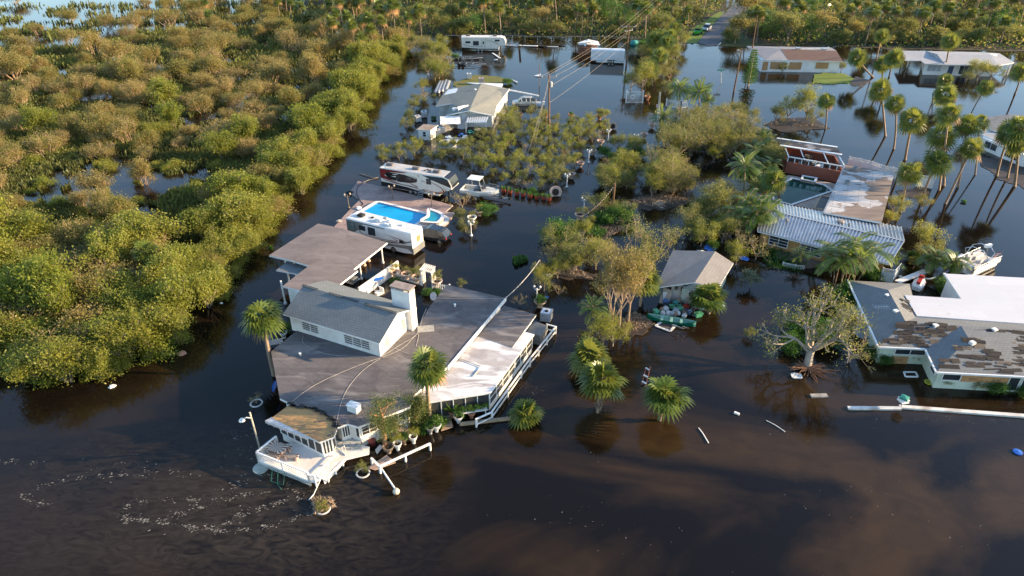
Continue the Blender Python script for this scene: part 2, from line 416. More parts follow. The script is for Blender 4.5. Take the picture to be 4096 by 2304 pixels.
def gable(parent, f0, f1, b0, b1, ze, zr, th, top, side, inset=0.35, wallm=None, z0=-0.5, t=0.5, lab=None):
 """gable roof from its four eave corners; ridge runs between the middles of f0-b0 and f1-b1"""
 f0, f1, b0, b1 = [Vector((p[0], p[1], ze)) for p in (f0, f1, b0, b1)]
 r0 = f0.lerp(b0, t); r1 = f1.lerp(b1, t); r0.z = r1.z = zr
 mb = MB()
 for q in ((f0, f1, r1, r0), (r0, r1, b1, b0)):
  mb.m(0).poly(q)
 dn = Vector((0, 0, -th))
 loop = [f0, f1, r1, b1, b0, r0]
 for i in range(6):
  a, c = loop[i], loop[(i + 1) % 6]
  mb.m(1).poly([a, a + dn, c + dn, c])
 mb.m(1).poly([p + dn for p in (r0, r1, f1, f0)]); mb.m(1).poly([p + dn for p in (b0, b1, r1, r0)])
 rf = build('roof', mb, [top, side], parent, lab)
 if wallm:
  ww = offset_poly([f0, f1, b1, b0], inset)
  g = []
  zz = ze - 0.04 + (zr - ze) * inset / max(0.1, ((f0 - b0).length / 2))
  F0, F1, B1, B0 = [Vector((p.x, p.y, 0)) for p in ww]
  R0 = F0.lerp(B0, t); R1 = F1.lerp(B1, t)
  m2 = MB(); zt = zz - th; zq = zr - th - 0.03
  def V3(p, z): return Vector((p.x, p.y, z))
  m2.poly([V3(F0, z0), V3(F1, z0), V3(F1, zt), V3(F0, zt)]); m2.poly([V3(B1, z0), V3(B0, z0), V3(B0, zt), V3(B1, zt)])
  m2.poly([V3(F1, z0), V3(B1, z0), V3(B1, zt), V3(R1, zq), V3(F1, zt)])
  m2.poly([V3(B0, z0), V3(F0, z0), V3(F0, zt), V3(R0, zq), V3(B0, zt)])
  build('wall', m2, wallm, parent)
  return rf, (F0, F1, B0, B1)
 return rf, None
def sagwire(mb, a, b, sag, r=0.03, n=14, sides=4):
 a = Vector(a); b = Vector(b)
 mb.tube([a.lerp(b, i / n) - Vector((0, 0, sag * 4 * (i / n) * (1 - i / n))) for i in range(n + 1)], r, sides)
def centroid(pts): return sum((Vector((p[0], p[1], 0)) for p in pts), Vector()) / len(pts)
# ================================================================ MAIN HOUSE
UAX = Vector((0.914, -0.405, 0)); VAX = Vector((0.42, 0.907, 0))
rot_u = math.atan2(UAX.y, UAX.x)
SH_BLUE = shingle_mat('shingle_grey', (0.20, 0.215, 0.215), (0.09, 0.10, 0.105), -rot_u)
ROLL_GREY = rollroof_mat('roll_roofing_grey', (0.165, 0.148, 0.148), (0.095, 0.085, 0.082), (0.055, 0.052, 0.055), 0.72, 1.05, 0.85, (0.25, 0.23, 0.215), 0.54, 0.76)
ROLL_PALE = rollroof_mat('roll_roofing_pale', (0.50, 0.48, 0.47), (0.33, 0.27, 0.24), (0.22, 0.2, 0.2), 0.72, 1.6, 0.6, (0.72, 0.71, 0.70), 0.46, 0.60)
ROLL_BROWN = rollroof_mat('shingle_brown', (0.26, 0.215, 0.195), (0.16, 0.13, 0.12), (0.10, 0.085, 0.08), -rot_u, 0.35, 0.9)
def tan_mat():
 m, n, b = nodes('bare_roof_boards')
 f = noisefac(n, 1.0, 0.3, 0.7, 5, mapped(n, (0.8, 2.5, 1), -rot_u), 0.4)
 c = mixcol(n, f, (0.44, 0.25, 0.09), (0.30, 0.17, 0.075))
 v = n.nodes.new('ShaderNodeTexVoronoi'); v.inputs['Scale'].default_value = 2.2
 n.links.new(mapped(n, (1, 1, 1), 0.3), v.inputs['Vector'])
 r = n.nodes.new('ShaderNodeMapRange'); r.inputs[1].default_value = 0.22; r.inputs[2].default_value = 0.16
 n.links.new(v.outputs['Distance'], r.inputs[0])
 ff = noisefac(n, 0.9, 0.48, 0.55)
 mu = n.nodes.new('ShaderNodeMath'); mu.operation = 'MULTIPLY'; n.links.new(r.outputs[0], mu.inputs[0]); n.links.new(ff, mu.inputs[1])
 c = mixcol(n, mu.outputs[0], c, (0.05, 0.04, 0.035))
 s = noisefac(n, 1.0, 0.60, 0.64, 4, mapped(n, (0.35, 1.5, 1), 0.6), 1.2)
 c = mixcol(n, s, c, (0.09, 0.075, 0.07))
 n.links.new(c, b.inputs['Base Color']); b.inputs['Roughness'].default_value = 0.85
 return m
TANROOF = tan_mat()
mh = thing('flat_roofed_house', 'big white house with dark flat roofs and grey gabled upper storey', 'house', P(1500, 1500, 0))
ZF = 2.6
curve = [(1161, 1613), (1191, 1621), (1247, 1629), (1282, 1643), (1318, 1665), (1338, 1685), (1350, 1709)]
gfront = [(1391, 1695), (1433, 1707), (1640, 1627), (1655, 1582), (1789, 1468), (2022, 1192), (1787, 1138), (1722, 1222)]
back = [Vector((-9.1, 55.0, ZF)), Vector((-17.7, 58.9, ZF)), Vector((-20.93, 53.56, ZF))]
gray = PP([(1084, 1406), (1119, 1593)] + curve + gfront, ZF) + back
slab('flat_roof', gray, ZF, 0.22, ROLL_GREY, TRIM, mh, 'dark grey felt flat roof with cables lying across it')
mainwall = PP([(1084, 1406), (1119, 1593), (1161, 1613), (1282, 1643), (1350, 1709), (1391, 1695), (1433, 1707), (1640, 1627), (1655, 1582), (1789, 1468), (2022, 1192), (1787, 1138), (1722, 1222)], ZF) + back
mw = offset_poly(mainwall, 0.4)
walls(mw, -0.6, ZF - 0.222, OFFW, mh)
# lower roofs to the right
rg = PP([(1911, 1345), (2016, 1222), (2145, 1259), (2048, 1392)], 2.15)
slab('patio_roof', rg, 2.15, 0.16, ROLL_GREY, TRIM, mh)
wr = PP([(1911, 1345), (2048, 1392), (2100, 1327), (2137, 1337), (2087, 1402), (1962, 1571), (1711, 1610), (1655, 1582), (1789, 1468)], 2.12)
slab('porch_roof', wr, 2.12, 0.14, ROLL_PALE, TRIM, mh, 'pale whitewashed porch roof worn in streaks')
# gutter board between the two levels
mb = MB(); a, b_ = P(1789, 1468, ZF), P(2022, 1192, ZF); mb.beam(a + Vector((0.06, -0.02, -0.12)), b_ + Vector((0.06, -0.02, -0.12)), 0.08, 0.42)
build('fascia', mb, WHITE, mh)
# tan stripped sunroom roof
tan = PP([(1164, 1614)] + curve[1:] + [(1337, 1747), (1278, 1769), (1087, 1671)], ZF - 0.05)
slab('sunroom_roof', tan, ZF - 0.05, 0.16, TANROOF, WHITE, mh, 'sunroom roof stripped to bare tan boards')
# ragged strip of torn felt along the curve
mb = MB(); rnd = random.Random(5)
for i in range(len(curve) - 1):
 for k in range(5):
  p = P(*curve[i], ZF).lerp(P(*curve[i + 1], ZF), k / 5)
  mb.box(p + Vector((rnd.uniform(-.12, .1), rnd.uniform(-.22, .05), 0.03)), (rnd.uniform(.3, .6), rnd.uniform(.1, .3), 0.03), rnd.uniform(-.7, .2))
build('torn_felt', mb, mat('torn_felt', (0.05, 0.045, 0.04), None, 0.9, 3), mh)
# awning with scalloped edge
a0, a1 = P(1059, 1683, 2.45), P(1278, 1772, 2.45)
mb = MB(); t0_, t1_ = P(1087, 1668, ZF - 0.07), P(1262, 1757, ZF - 0.07)
mb.poly([a0, a1, t1_, t0_]); N = 22
for i in range(N):
 p, q = a0.lerp(a1, i / N * 0.8), a0.lerp(a1, (i + 1) / N * 0.8)
 dr = 0.22 + 0.06 * math.sin(i * 1.9)
 mb.poly([p, q, q - Vector((0, 0, 0.18)), (p + q) / 2 - Vector((0, 0, dr + 0.08)), p - Vector((0, 0, 0.18))])
build('awning', mb, mat('awning_cloth', (0.55, 0.53, 0.52), (0.42, 0.40, 0.40), 0.8, 2), mh)
# sunroom walls: low white wall with screens in white posts
sr = offset_poly(PP([(1164, 1614), (1282, 1643), (1350, 1709), (1337, 1747), (1278, 1769), (1087, 1671)], ZF), 0.35)
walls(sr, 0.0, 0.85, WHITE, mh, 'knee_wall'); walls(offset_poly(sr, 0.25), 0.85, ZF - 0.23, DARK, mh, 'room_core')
cs = centroid(sr)
for i, (a, b, n) in enumerate(((sr[5], sr[4], 6), (sr[4], sr[3], 3), (sr[3], sr[2], 1), (sr[5], sr[0], 2))):
 f = win(mh, a, b, 0.0, 1.0, 0.85, ZF - 0.23, n, 1, cs, WHITE, SCREEN, 'screen_window', 0.11)
# front room windows (the long slanting front)
cw = centroid(mw)
kk = mw
for (i, t0, t1, nx, nz) in ((7, 0.02, 0.98, 5, 3),):
 win(mh, kk[6], kk[7], 0.03, 0.97, 1.15, 2.25, 6, 3, cw, WHITE, mat('lit_interior_glass', (0.10, 0.08, 0.06), (0.04, 0.035, 0.03), 0.2, 1.0), 'window')
win(mh, kk[4], kk[5], 0.1, 0.95, 1.0, 2.25, 3, 1, cw, WHITE, GLASS)
win(mh, kk[5], kk[6], 0.6, 0.95, 1.0, 2.2, 1, 1, cw, WHITE, GLASS)
# white box vent on the flat roof
mb = MB(); c = P(1403, 1650, ZF);
mb.box(c + Vector((0.25, 0.25, 0.3)), (0.95, 0.6, 0.6), -0.45).box(c + Vector((0.25, 0.25, 0.63)), (1.05, 0.7, 0.07), -0.45)
build('roof_vent', mb, WHITE, mh)
for (x, y) in ((1820, 1226), (1202, 1422)):
 mb = MB(); q = P(x, y, ZF); mb.lathe(q, [(0.07, 0), (0.07, 0.22), (0.13, 0.22), (0.13, 0.3)], 10); build('vent_pipe', mb, TRIM, mh)
# pipe lying on the porch roof
mb = MB(); mb.tube([P(1838, 1434, 2.2), P(1922, 1466, 2.2), P(1918, 1475, 2.2), P(1894, 1504, 2.2), P(1880, 1503, 2.2)], 0.04, 6)
build('roof_pipe', mb, ALU, mh)
mb = MB(); mb.box(P(1690, 1312, ZF) + Vector((0.35, -0.2, 0.04)), (1.6, 1.1, 0.05), rot_u + 0.55)
build('roof_patch', mb, mat('light_felt', (0.36, 0.34, 0.30), None, 0.85, 3), mh)
# screened porch: posts, rails and dark screens
ww = offset_poly(wr, 0.18)
pw = [ww[6], ww[5], ww[4], ww[3]]
cp = centroid(ww)
for j, (n) in enumerate((5, 5, 2)):
 a, b = pw[j], pw[j + 1]
 win(mh, a, b, 0, 1, 0.55 if j else 0.1, 1.96, n, 2 if j else 1, cp, WHITE, SCREEN, 'porch_screen', 0.09)
 mb = MB(); mb.beam(Vector((a.x, a.y, 0.2)), Vector((b.x, b.y, 0.2)), 0.06, 0.7 if j else 0.15); build('skirt_board', mb, OFFW, mh)
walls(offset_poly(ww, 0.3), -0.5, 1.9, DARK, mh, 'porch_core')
walls(offset_poly(rg, 0.35), -0.5, 1.98, OFFW, mh)
# upper storey: four eave corners
f0, f1, b1, b0 = P(1131, 1256, 4.5), P(1519, 1374, 4.5), P(1666, 1231, 4.5), P(1306, 1121, 4.5)
rf, wc = gable(mh, f0, f1, b0, b1, 4.5, 5.8, 0.14, SH_BLUE, TRIM, 0.4, OFFW, ZF - 0.1, lab='grey shingle gable roof of the upper storey, ridge cap partly torn')
F0, F1, B0, B1 = wc; cu = centroid([F0, F1, B0, B1])
win(mh, F0, F1, 0.14, 0.33, 3.05, 4.0, 2, 4, cu, WHITE, mat('louvre_glass', (0.16, 0.15, 0.14), (0.10, 0.10, 0.10), 0.3, 2))
win(mh, F0, F1, 0.62, 0.90, 3.0, 4.0, 3, 4, cu, WHITE, MATS['louvre_glass'])
win(mh, F1, B1, 0.13, 0.28, 3.0, 4.05, 1, 5, cu, WHITE, MATS['louvre_glass'])
win(mh, F1, B1, 0.66, 0.78, 3.15, 4.3, 1, 5, cu, WHITE, MATS['louvre_glass'])
mb = MB(); r0 = f0.lerp(b0, .5); r1 = f1.lerp(b1, .5); rnd = random.Random(3)
for k in range(34):
 if k in (8, 21): build('ridge_cap', mb, mat('ridge_dark', (0.07, 0.08, 0.085), None, 0.9, 3), mh); mb = MB()
 if 5 < k < 10 or 20 < k < 23: continue
 p = r0.lerp(r1, k / 34); p.z = 5.82
 mb.box(p, (0.29, 0.3, 0.03), rot_u + rnd.uniform(-.05, .05))
build('ridge_cap', mb, mat('ridge_dark', (0.07, 0.08, 0.085), None, 0.9, 3), mh)
# chimney
mb = MB(); q = F1.lerp(B1, 0.93) + UAX * -0.45; q.z = 0
mb.box(q + Vector((0, 0, 4.75)), (2.0, 0.95, 4.3), rot_u)
ch = build('chimney', mb, WHITE, mh)
mb = MB(); mb.box(q + Vector((0, 0, 7.2)), (2.2, 1.1, 0.1), rot_u)
for dx in (-0.95, -0.35, 0.3, 0.92):
 for dy in (-0.4, 0.4): mb.box(q + UAX * dx + VAX * dy + Vector((0, 0, 7.0)), (0.14, 0.12, 0.32), rot_u)
build('chimney_cap', mb, mat('cap_tile', (0.30, 0.24, 0.21), None, 0.8, 2), ch)
# satellite dish
dish = thing('satellite_dish', 'small grey dish on the rear edge of the white house roof behind the chimney', 'satellite dish', P(1737, 1192, ZF))
def dishmesh(c, r, nrm, depth=0.18, n=20):
 nrm = Vector(nrm).normalized(); u = nrm.cross(Vector((0, 0, 1))).normalized(); v2 = nrm.cross(u); mb = MB(); rings = []
 for j, rr in enumerate((0.02, 0.35, 0.7, 1.0, 1.03, 0.7, 0.02)):
  dd = depth * (rr * rr) + (0 if j < 4 else -0.03)
  rings.append([Vector(c) + (u * math.cos(2 * PI * k / n) + v2 * math.sin(2 * PI * k / n)) * r * rr + nrm * dd for k in range(n)])
 mb.loft(rings); return mb
build('reflector', dishmesh(P(1737, 1185, ZF + 0.6), 0.42, (-0.55, -0.75, 0.5)), mat('dish_grey', (0.42, 0.43, 0.45), None, 0.5, 2), dish, smooth=True)
mb = MB(); mb.tube([P(1740, 1197, ZF - 0.15), P(1738, 1185, ZF + 0.58)], 0.03, 6).tube([P(1738, 1188, ZF + .4), P(1737, 1185, ZF + 0.6) + Vector((-.35, -.5, .2))], 0.02, 5)
build('mast', mb, ALU, dish)
# cables over the roof
cb = MB()
def path(pts, z, jit=0): return [P(x, y, z) for x, y in pts]
def smoothpath(pts, n=6):
 out = []; L = len(pts)
 for i in range(L - 1):
  p0, p1, p2, p3 = pts[max(i - 1, 0)], pts[i], pts[i + 1], pts[min(i + 2, L - 1)]
  for k in range(n):
   t = k / n
   out.append(0.5 * ((2 * p1) + (p2 - p0) * t + (2 * p0 - 5 * p1 + 4 * p2 - p3) * t * t + (3 * p1 - p0 - 3 * p2 + p3) * t ** 3))
 out.append(pts[-1]); return out
cab = thing('roof_cable', 'loose pale cables looping from the chimney over the dark flat roof', 'cable', P(1525, 1431, ZF))
for pts in ([(1523, 1431), (1448, 1456), (1330, 1505), (1240, 1552), (1163, 1610)], [(1521, 1434), (1456, 1478), (1400, 1540), (1365, 1610), (1345, 1700), (1338, 1746)],
   [(1212, 1345), (1212, 1370), (1255, 1400), (1330, 1420), (1420, 1425), (1520, 1428)], [(1526, 1427), (1600, 1380), (1668, 1335), (1690, 1270), (1706, 1235)],
   [(1530, 1430), (1612, 1392), (1672, 1334), (1665, 1385)], [(1575, 1392), (1640, 1418)], [(1745, 1192), (1850, 1195), (2022, 1193)]):
 mb = MB(); mb.tube(smoothpath(path(pts, ZF + 0.035)), 0.014, 5); build('cable', mb, mat('cable_pale', (0.5, 0.46, 0.42), None, 0.6, 2), cab)
# deck, ramp and rails in front of the sunroom (part of the house)
ZD = 0.55
L0, L1, L2 = P(1103, 1745, 1.45), P(1025, 1808, 1.45), P(1230, 1890, 1.45)
dk = [Vector((p.x, p.y, 0)) for p in (L0, L1, L2)] + [P(1262, 1925, ZD), P(1383, 1834, ZD), P(1476, 1812, ZD), P(1478, 1786, ZD), P(1350, 1762, ZD)]
deck = thing('timber_deck', 'white painted deck with lattice rail and ramp at the house front, sunlit corner', 'deck', P(1180, 1830, 0))
DECKW = mat('deck_white', (0.70, 0.67, 0.63), (0.52, 0.46, 0.41), 0.6, 0.8, lo=0.45, hi=0.8)
slab('floor', dk, ZD, 0.2, DECKW, WHITE, deck)
mb = MB()
ra, rb, rc, rd = P(1276, 1888, ZD), P(1300, 1936, 0.02), P(1327, 1906, 0.02), P(1385, 1836, ZD)
mb.poly([ra, rb, rc, rd]).poly([p - Vector((0, 0, .12)) for p in (rd, rc, rb, ra)])
for a, b in ((ra, rb), (rb, rc), (rc, rd)): mb.poly([a, a - Vector((0, 0, .12)), b - Vector((0, 0, .12)), b])
build('ramp', mb, DECKW, deck)
def rail(parent, a, b, z0, z1, lat=True, posts=2, step=0.2):
 mb = MB(); a = Vector((a[0], a[1], 0)); b = Vector((b[0], b[1], 0))
 for k in range(posts):
  p = a.lerp(b, k / (posts - 1)); mb.box(p + Vector((0, 0, (z1 - 0.9) / 2)), (0.12, 0.12, z1 + 0.9), rot_u)
 mb.beam(a + Vector((0, 0, z1)), b + Vector((0, 0, z1)), 0.13, 0.07)
 r = build('railing', mb, WHITE, parent)
 if lat:
  m2 = MB(); lattice(m2, a, b, z0, z1 - 0.05, step); build('lattice_panel', m2, WHITE, r)
 return r
rail(deck, L0, L1, ZD, 1.45, True, 3); rail(deck, L1, L2, ZD, 1.45, True, 3); rail(deck, L1, L2, -0.1, ZD, True, 3)
rail(deck, L2, dk[3], ZD, 1.2, True, 2)
rail(deck, P(1268, 1900, 0.6), P(1348, 1822, 0.6), 0.5, 0.8, False, 3); rail(deck, P(1312, 1920, 0.2), P(1370, 1848, 0.5), .2, .55, False, 3)
mb = MB(); mb.tube([P(1372, 1805, 1.3), P(1366, 1790, 1.4), P(1378, 1783, 1.4), P(1382, 1803, 0.6)], 0.03, 6); mb.tube([P(1348, 1790, ZD+.05), P(1385, 1820, ZD+.05)], 0.06, 6)
build('handrail', mb, WHITE, deck)
# pebble bed between sunroom and front room
pb = PP([(1390, 1740), (1440, 1760), (1452, 1800), (1330, 1802), (1350, 1775)], 0.62)
def pebble_mat():
 m, n, b = nodes('pebbles'); v = n.nodes.new('ShaderNodeTexVoronoi'); v.inputs['Scale'].default_value = 7
 n.links.new(mapped(n), v.inputs['Vector'])
 c = mixcol(n, 0.55, v.outputs['Color'], (0.42, 0.34, 0.25)); h = n.nodes.new('ShaderNodeHueSaturation'); h.inputs['Saturation'].default_value = 0.25; h.inputs['Value'].default_value = 0.8
 n.links.new(c, h.inputs['Color']); n.links.new(h.outputs[0], b.inputs['Base Color']); bumpit(n, b, v.outputs['Distance'], -0.8, 0.05); return m
pbt = thing('pebble_bed', 'bed of small brown pebbles beside the white deck steps', 'gravel bed', P(1400, 1770, 0.5))
slab('pebbles', pb, 0.62, 0.15, pebble_mat(), OFFW, pbt); tag(pbt, kind=None)
# ================================================================ CARPORT, WALLS AND YARD OF THE MAIN PROPERTY
cp_ = thing('carport', 'open carport with brown two-level roof on white posts behind the white house', 'carport', P(1400, 1080, 0))
zc = 3.15
A_, B_, C_, D_ = P(1076, 1021, zc), P(1272, 894, zc), P(1370, 914, zc + .12), P(1549, 970, zc)
J_ = P(1235, 1063, zc + .12)
mb = MB()
right = [P(1173, 1043, zc + .12), C_, D_, P(1414, 1077, zc), P(1431, 1082, zc), P(1368, 1131, zc), P(1300, 1185, zc), P(1131, 1144, zc), J_]
left = [A_, B_, C_, P(1173, 1043, zc + .12)]
def topsheet(mb, pts, th):
 n = len(pts); mb.m(0).poly(pts if (sum(pts[i][0] * pts[(i + 1) % n][1] - pts[(i + 1) % n][0] * pts[i][1] for i in range(n)) > 0) else pts[::-1])
 for i in range(n):
  a, b = pts[i], pts[(i + 1) % n]; dn = Vector((0, 0, -th)); mb.m(1).poly([a, b, b + dn, a + dn])
 mb.m(1).poly([p - Vector((0, 0, th)) for p in pts])
topsheet(mb, left, .2); topsheet(mb, right, .2)
build('roof', mb, [ROLL_BROWN, TRIM], cp_, 'weathered brown roof')
lowr = PP([(1104, 1081), (1143, 1049), (1235, 1068), (1197, 1097)], zc - .55)
slab('lower_roof', lowr, zc - .55, .14, SH_BLUE, TRIM, cp_)
for (x, y) in ((1532, 1052), (1446, 1116), (1158, 1128), (1186, 1110), (1142, 1215)):
 mb = MB(); q = P(x, y, 0); mb.lathe(q + Vector((0, 0, -.5)), [(.16, 0), (.16, .7), (.1, .72), (.1, zc + .28)], 10); build('post', mb, WHITE, cp_)
mb = MB()
mb.beam(P(1528, 985, zc - .32), P(1419, 1077, zc - .32), .12, .22); mb.beam(P(1419, 1090, zc - .32), P(1370, 1128, zc - .32), .12, .22)
build('beam', mb, WHITE, cp_)
rw = PP([(1290, 1150), (1170, 1125), (1150, 1180), (1270, 1200)], 0)
mb = MB(); mb.prism([Vector((p.x, p.y, 0)) for p in (P(1150, 1150, 3), P(1210, 1105, 3), P(1330, 1140, 3), P(1260, 1195, 3))], -.5, zc - .21); build('back_room', mb, OFFW, cp_)
# ice chest bench under the carport
th_ = thing('garden_chest', 'grey metal chest standing on a board at the carport edge', 'chest', P(1415, 1125, 0))
mb = MB(); mb.box(P(1415, 1118, .45), (.9, .55, .5), 1.1); build('box', mb, ALU, th_); mb = MB(); mb.box(P(1413, 1122, .12), (1.4, .9, .08), 1.1); build('board', mb, WHITE, th_)
for i, (x, y) in enumerate(((1444, 1062), (1458, 1068), (1475, 1050))):
 th2 = thing('garden_statue', ['pale stone lion statue nearest the carport post', 'pale stone urn statue by the carport, middle one', 'pale stone pedestal statue farthest under the carport edge'][i], 'statue', P(x, y, 0), group='stone garden ornaments')
 mb = MB(); mb.lathe(P(x, y, -.2), [(.26, 0), (.26, .3), (.14, .35), (.2, .6), (.28, .8), (.16, 1.0), (.12, 1.15), (.16, 1.25), (.03, 1.42)], 10); build('body', mb, CREAMPOT, th2)
# tall white garden wall
wl = thing('garden_wall', 'tall white stucco wall with creeper beside the carport, brightly sunlit', 'wall', P(1520, 1130, 0))
mb = MB(); a, b = P(1595, 1085, 0), P(1440, 1195, 0); mb.beam(a + Vector((0, 0, .6)), b + Vector((0, 0, .6)), .16, 1.7); build('wall_panel', mb, WHITE, wl)
# picket fence pieces and arch
def picket(label, pts, z1=.75):
 t = thing('picket_fence', label, 'fence', P(*pts[0], 0), group='white picket fence runs')
 for i in range(len(pts) - 1):
  a, b = P(*pts[i], 0), P(*pts[i + 1], 0); n = int((b - a).length / .2); mb = MB()
  for k in range(n + 1): mb.box(a.lerp(b, k / max(1, n)) + Vector((0, 0, z1 / 2 - .1)), (.07, .05, z1 + .3), math.atan2(b.y - a.y, b.x - a.x))
  mb.beam(a + Vector((0, 0, z1 - .12)), b + Vector((0, 0, z1 - .12)), .05, .07); mb.beam(a + Vector((0, 0, .15)), b + Vector((0, 0, .15)), .05, .07)
  build('pickets', mb, WHITE, t)
 for p in pts:
  mb = MB(); mb.box(P(*p, 0) + Vector((0, 0, z1 / 2)), (.12, .12, z1 + .4), .3).box(P(*p, 0) + Vector((0, 0, z1 + .24)), (.17, .17, .06), .3); build('post', mb, WHITE, t)
picket('white picket fence between the stucco wall and the arch', [(1592, 1118), (1640, 1128), (1682, 1140)])
picket('white picket fence right of the arch by the dark flat roof', [(1732, 1152), (1762, 1160), (1800, 1168)])
arc = thing('garden_arch', 'white wooden garden arch with slatted flat top over the flooded path', 'arbour', P(1708, 1145, 0))
fa, fb, fc_, fd = P(1688, 1143, 0), P(1730, 1155, 0), P(1701, 1127, 0), P(1742, 1139, 0)
mb = MB()
for p in (fa, fb, fc_, fd): mb.box(p + Vector((0, 0, .9)), (.1, .1, 2.6), rot_u)
build('post', mb, WHITE, arc); mb = MB()
up2 = Vector((0, 0, 2.15))
mb.beam(fa + up2, fb + up2, .07, .16); mb.beam(fc_ + up2, fd + up2, .07, .16)
build('top_beam', mb, WHITE, arc); mb = MB()
for k in range(7):
 p, q = fa.lerp(fb, k / 6), fc_.lerp(fd, k / 6); d = (q - p).normalized() * .3; mb.beam(p - d + up2 + Vector((0, 0, .12)), q + d + up2 + Vector((0, 0, .12)), .05, .08)
build('slat', mb, WHITE, arc);
for p, q in ((fa, fc_), (fb, fd)): mb = MB(); lattice(mb, p, q, .1, 2.0, .18); build('lattice_side', mb, WHITE, arc)
# blue folding chair on its side
bc = thing('blue_lounge_chair', 'blue cloth lounge chair toppled against the white wall', 'chair', P(1502, 1165, 0))
mb = MB(); mb.poly(smoothpath([P(1480, 1118, 1.2), P(1500, 1112, 1.35), P(1530, 1106, 1.3)], 3) + smoothpath([P(1532, 1116, 1.1), P(1505, 1124, 1.1), P(1484, 1126, 1.0)], 3)); build('cloth', mb, BLUEP, bc)
mb = MB(); mb.tube([P(1495, 1160, .1), P(1520, 1108, 1.2)], .03, 5).tube([P(1525, 1165, .1), P(1500, 1115, 1.2)], .03, 5).tube([P(1495, 1160, .1), P(1525, 1165, .1)], .03, 5); build('frame', mb, WHITE, bc)
mb = MB(); mb.box(P(1515, 1172, .35), (.7, .6, .3), .7).box(P(1527, 1160, .6), (.12, .6, .7), .9);
o = thing('white_patio_chair', 'white plastic patio chair under the blue lounge chair', 'chair', P(1515, 1172, 0)); build('seat', mb, WHITE, o)
# paver terrace
def paver_mat():
 m, n, b = nodes('brick_pavers')
 v = mapped(n, (1, 1, 1), 0.4); br = n.nodes.new('ShaderNodeTexBrick'); br.inputs['Scale'].default_value = 1
 br.inputs['Brick Width'].default_value = .36; br.inputs['Row Height'].default_value = .2; br.inputs['Mortar Size'].default_value = .02
 br.inputs['Color1'].default_value = (.31, .205, .175, 1); br.inputs['Color2'].default_value = (.23, .155, .14, 1); br.inputs['Mortar'].default_value = (.16, .12, .11, 1)
 n.links.new(v, br.inputs['Vector']); f = noisefac(n, .5, .35, .7, 6)
 c = mixcol(n, f, br.outputs['Color'], mixcol(n, .5, br.outputs['Color'], (.42, .33, .29)))
 f2 = noisefac(n, 1.6, .55, .68, 5)
 c = mixcol(n, f2, c, mixcol(n, .6, c, (.14, .10, .085)))
 n.links.new(c, b.inputs['Base Color']); b.inputs['Roughness'].default_value = .8; bumpit(n, b, br.outputs['Fac'], -.3, .01); return m
PAVER = paver_mat()
pav = PP([(1432, 724), (1533, 747), (1812, 821), (1784, 846), (1819, 851), (1794, 893), (1700, 930), (1500, 935), (1330, 915), (1340, 903), (1399, 838), (1439, 799), (1397, 771)], .12)
o = slab('paver_terrace', pav, .12, .6, PAVER, mat('terrace_edge', (.45, .42, .38), None, .8, 2), None); tag(o, 'pink brick paver terrace around the blue pool', kind='structure')
# swimming pool
COPE = mat('pool_coping', (.74, .72, .68), (.62, .6, .56), .6, 1.5)
def poolwater(name, col, deep):
 m, n, b = nodes(name); f = noisefac(n, .35, .3, .7, 3)
 n.links.new(mixcol(n, f, col, deep), b.inputs['Base Color']); b.inputs['Roughness'].default_value = .05; b.inputs['IOR'].default_value = 1.33
 t = noisefac(n, 5, .3, .7, 3); bumpit(n, b, t, .06, .02); return m
PW = poolwater('pool_water', (.0, .34, .60), (.0, .26, .52)); PW2 = poolwater('spa_water', (.01, .30, .38), (.01, .24, .33))
def roundpoly(pts, r, n=5):
 out = []; L = len(pts)
 for i in range(L):
  a, b, c = pts[i - 1], pts[i], pts[(i + 1) % L]; rr = r[i] if isinstance(r, (list, tuple)) else r
  if rr <= 0: out.append(Vector(b)); continue
  p = b + (a - b).normalized() * min(rr, (a - b).length * .49); q = b + (c - b).normalized() * min(rr, (c - b).length * .49)
  for k in range(n + 1):
   t = k / n; out.append(p * (1 - t) ** 2 + b * 2 * t * (1 - t) + q * t * t)
 return out
def poolshape(name, outer, z, wdt, zw, water, parent, side):
 inner = offset_poly(outer, wdt); mb = MB(); n = len(outer)
 for i in range(n):
  j = (i + 1) % n; oi, oj, ii, ij = outer[i], outer[j], inner[i], inner[j]
  def Z(p, q): return Vector((p[0], p[1], q))
  mb.m(0).poly([Z(oi, z), Z(oj, z), Z(ij, z), Z(ii, z)]); mb.m(0).poly([Z(ii, z), Z(ij, z), Z(ij, z - .08), Z(ii, z - .08)])
  mb.m(1).poly([Z(ii, z - .08), Z(ij, z - .08), Z(ij, zw - .05), Z(ii, zw - .05)]); mb.m(1).poly([Z(oi, z), Z(oj, z), Z(oj, -.3), Z(oi, -.3)])
 build('coping', mb, [COPE, side], parent)
 mb = MB(); mb.poly([Vector((p[0], p[1], zw)) for p in inner]); build('pool_water', mb, water, parent)
pool = thing('swimming_pool', 'bright blue swimming pool with white coping and raised round-cornered spa', 'pool', P(1600, 860, 0))
TILE = mat('grey_tile', (.30, .28, .27), (.22, .20, .20), .5, 8)
p1, p2, p3 = P(1508, 800, .35), P(1733, 856, .35), P(1452, 846, .35)
dL = (p2 - p1); nW = (p3 - p1)
W_ = 4.3; nn = Vector((-dL.y, dL.x, 0)).normalized(); nn = -nn if nn.dot(nW) < 0 else nn
po = roundpoly([p1, p2, p2 + nn * W_, p1 + nn * W_], [1.0, .6, .3, .3]); poolshape('main', po, .36, .42, .2, PW, pool, TILE)
sp = roundpoly(PP([(1708, 836), (1716, 831), (1768, 847), (1781, 866), (1754, 894), (1680, 887), (1681, 876), (1706, 862)], .75), [.2, .2, 1.2, .8, .8, .3, .1, .3], 3)
poolshape('spa', sp, .75, .42, .62, PW2, pool, TILE)
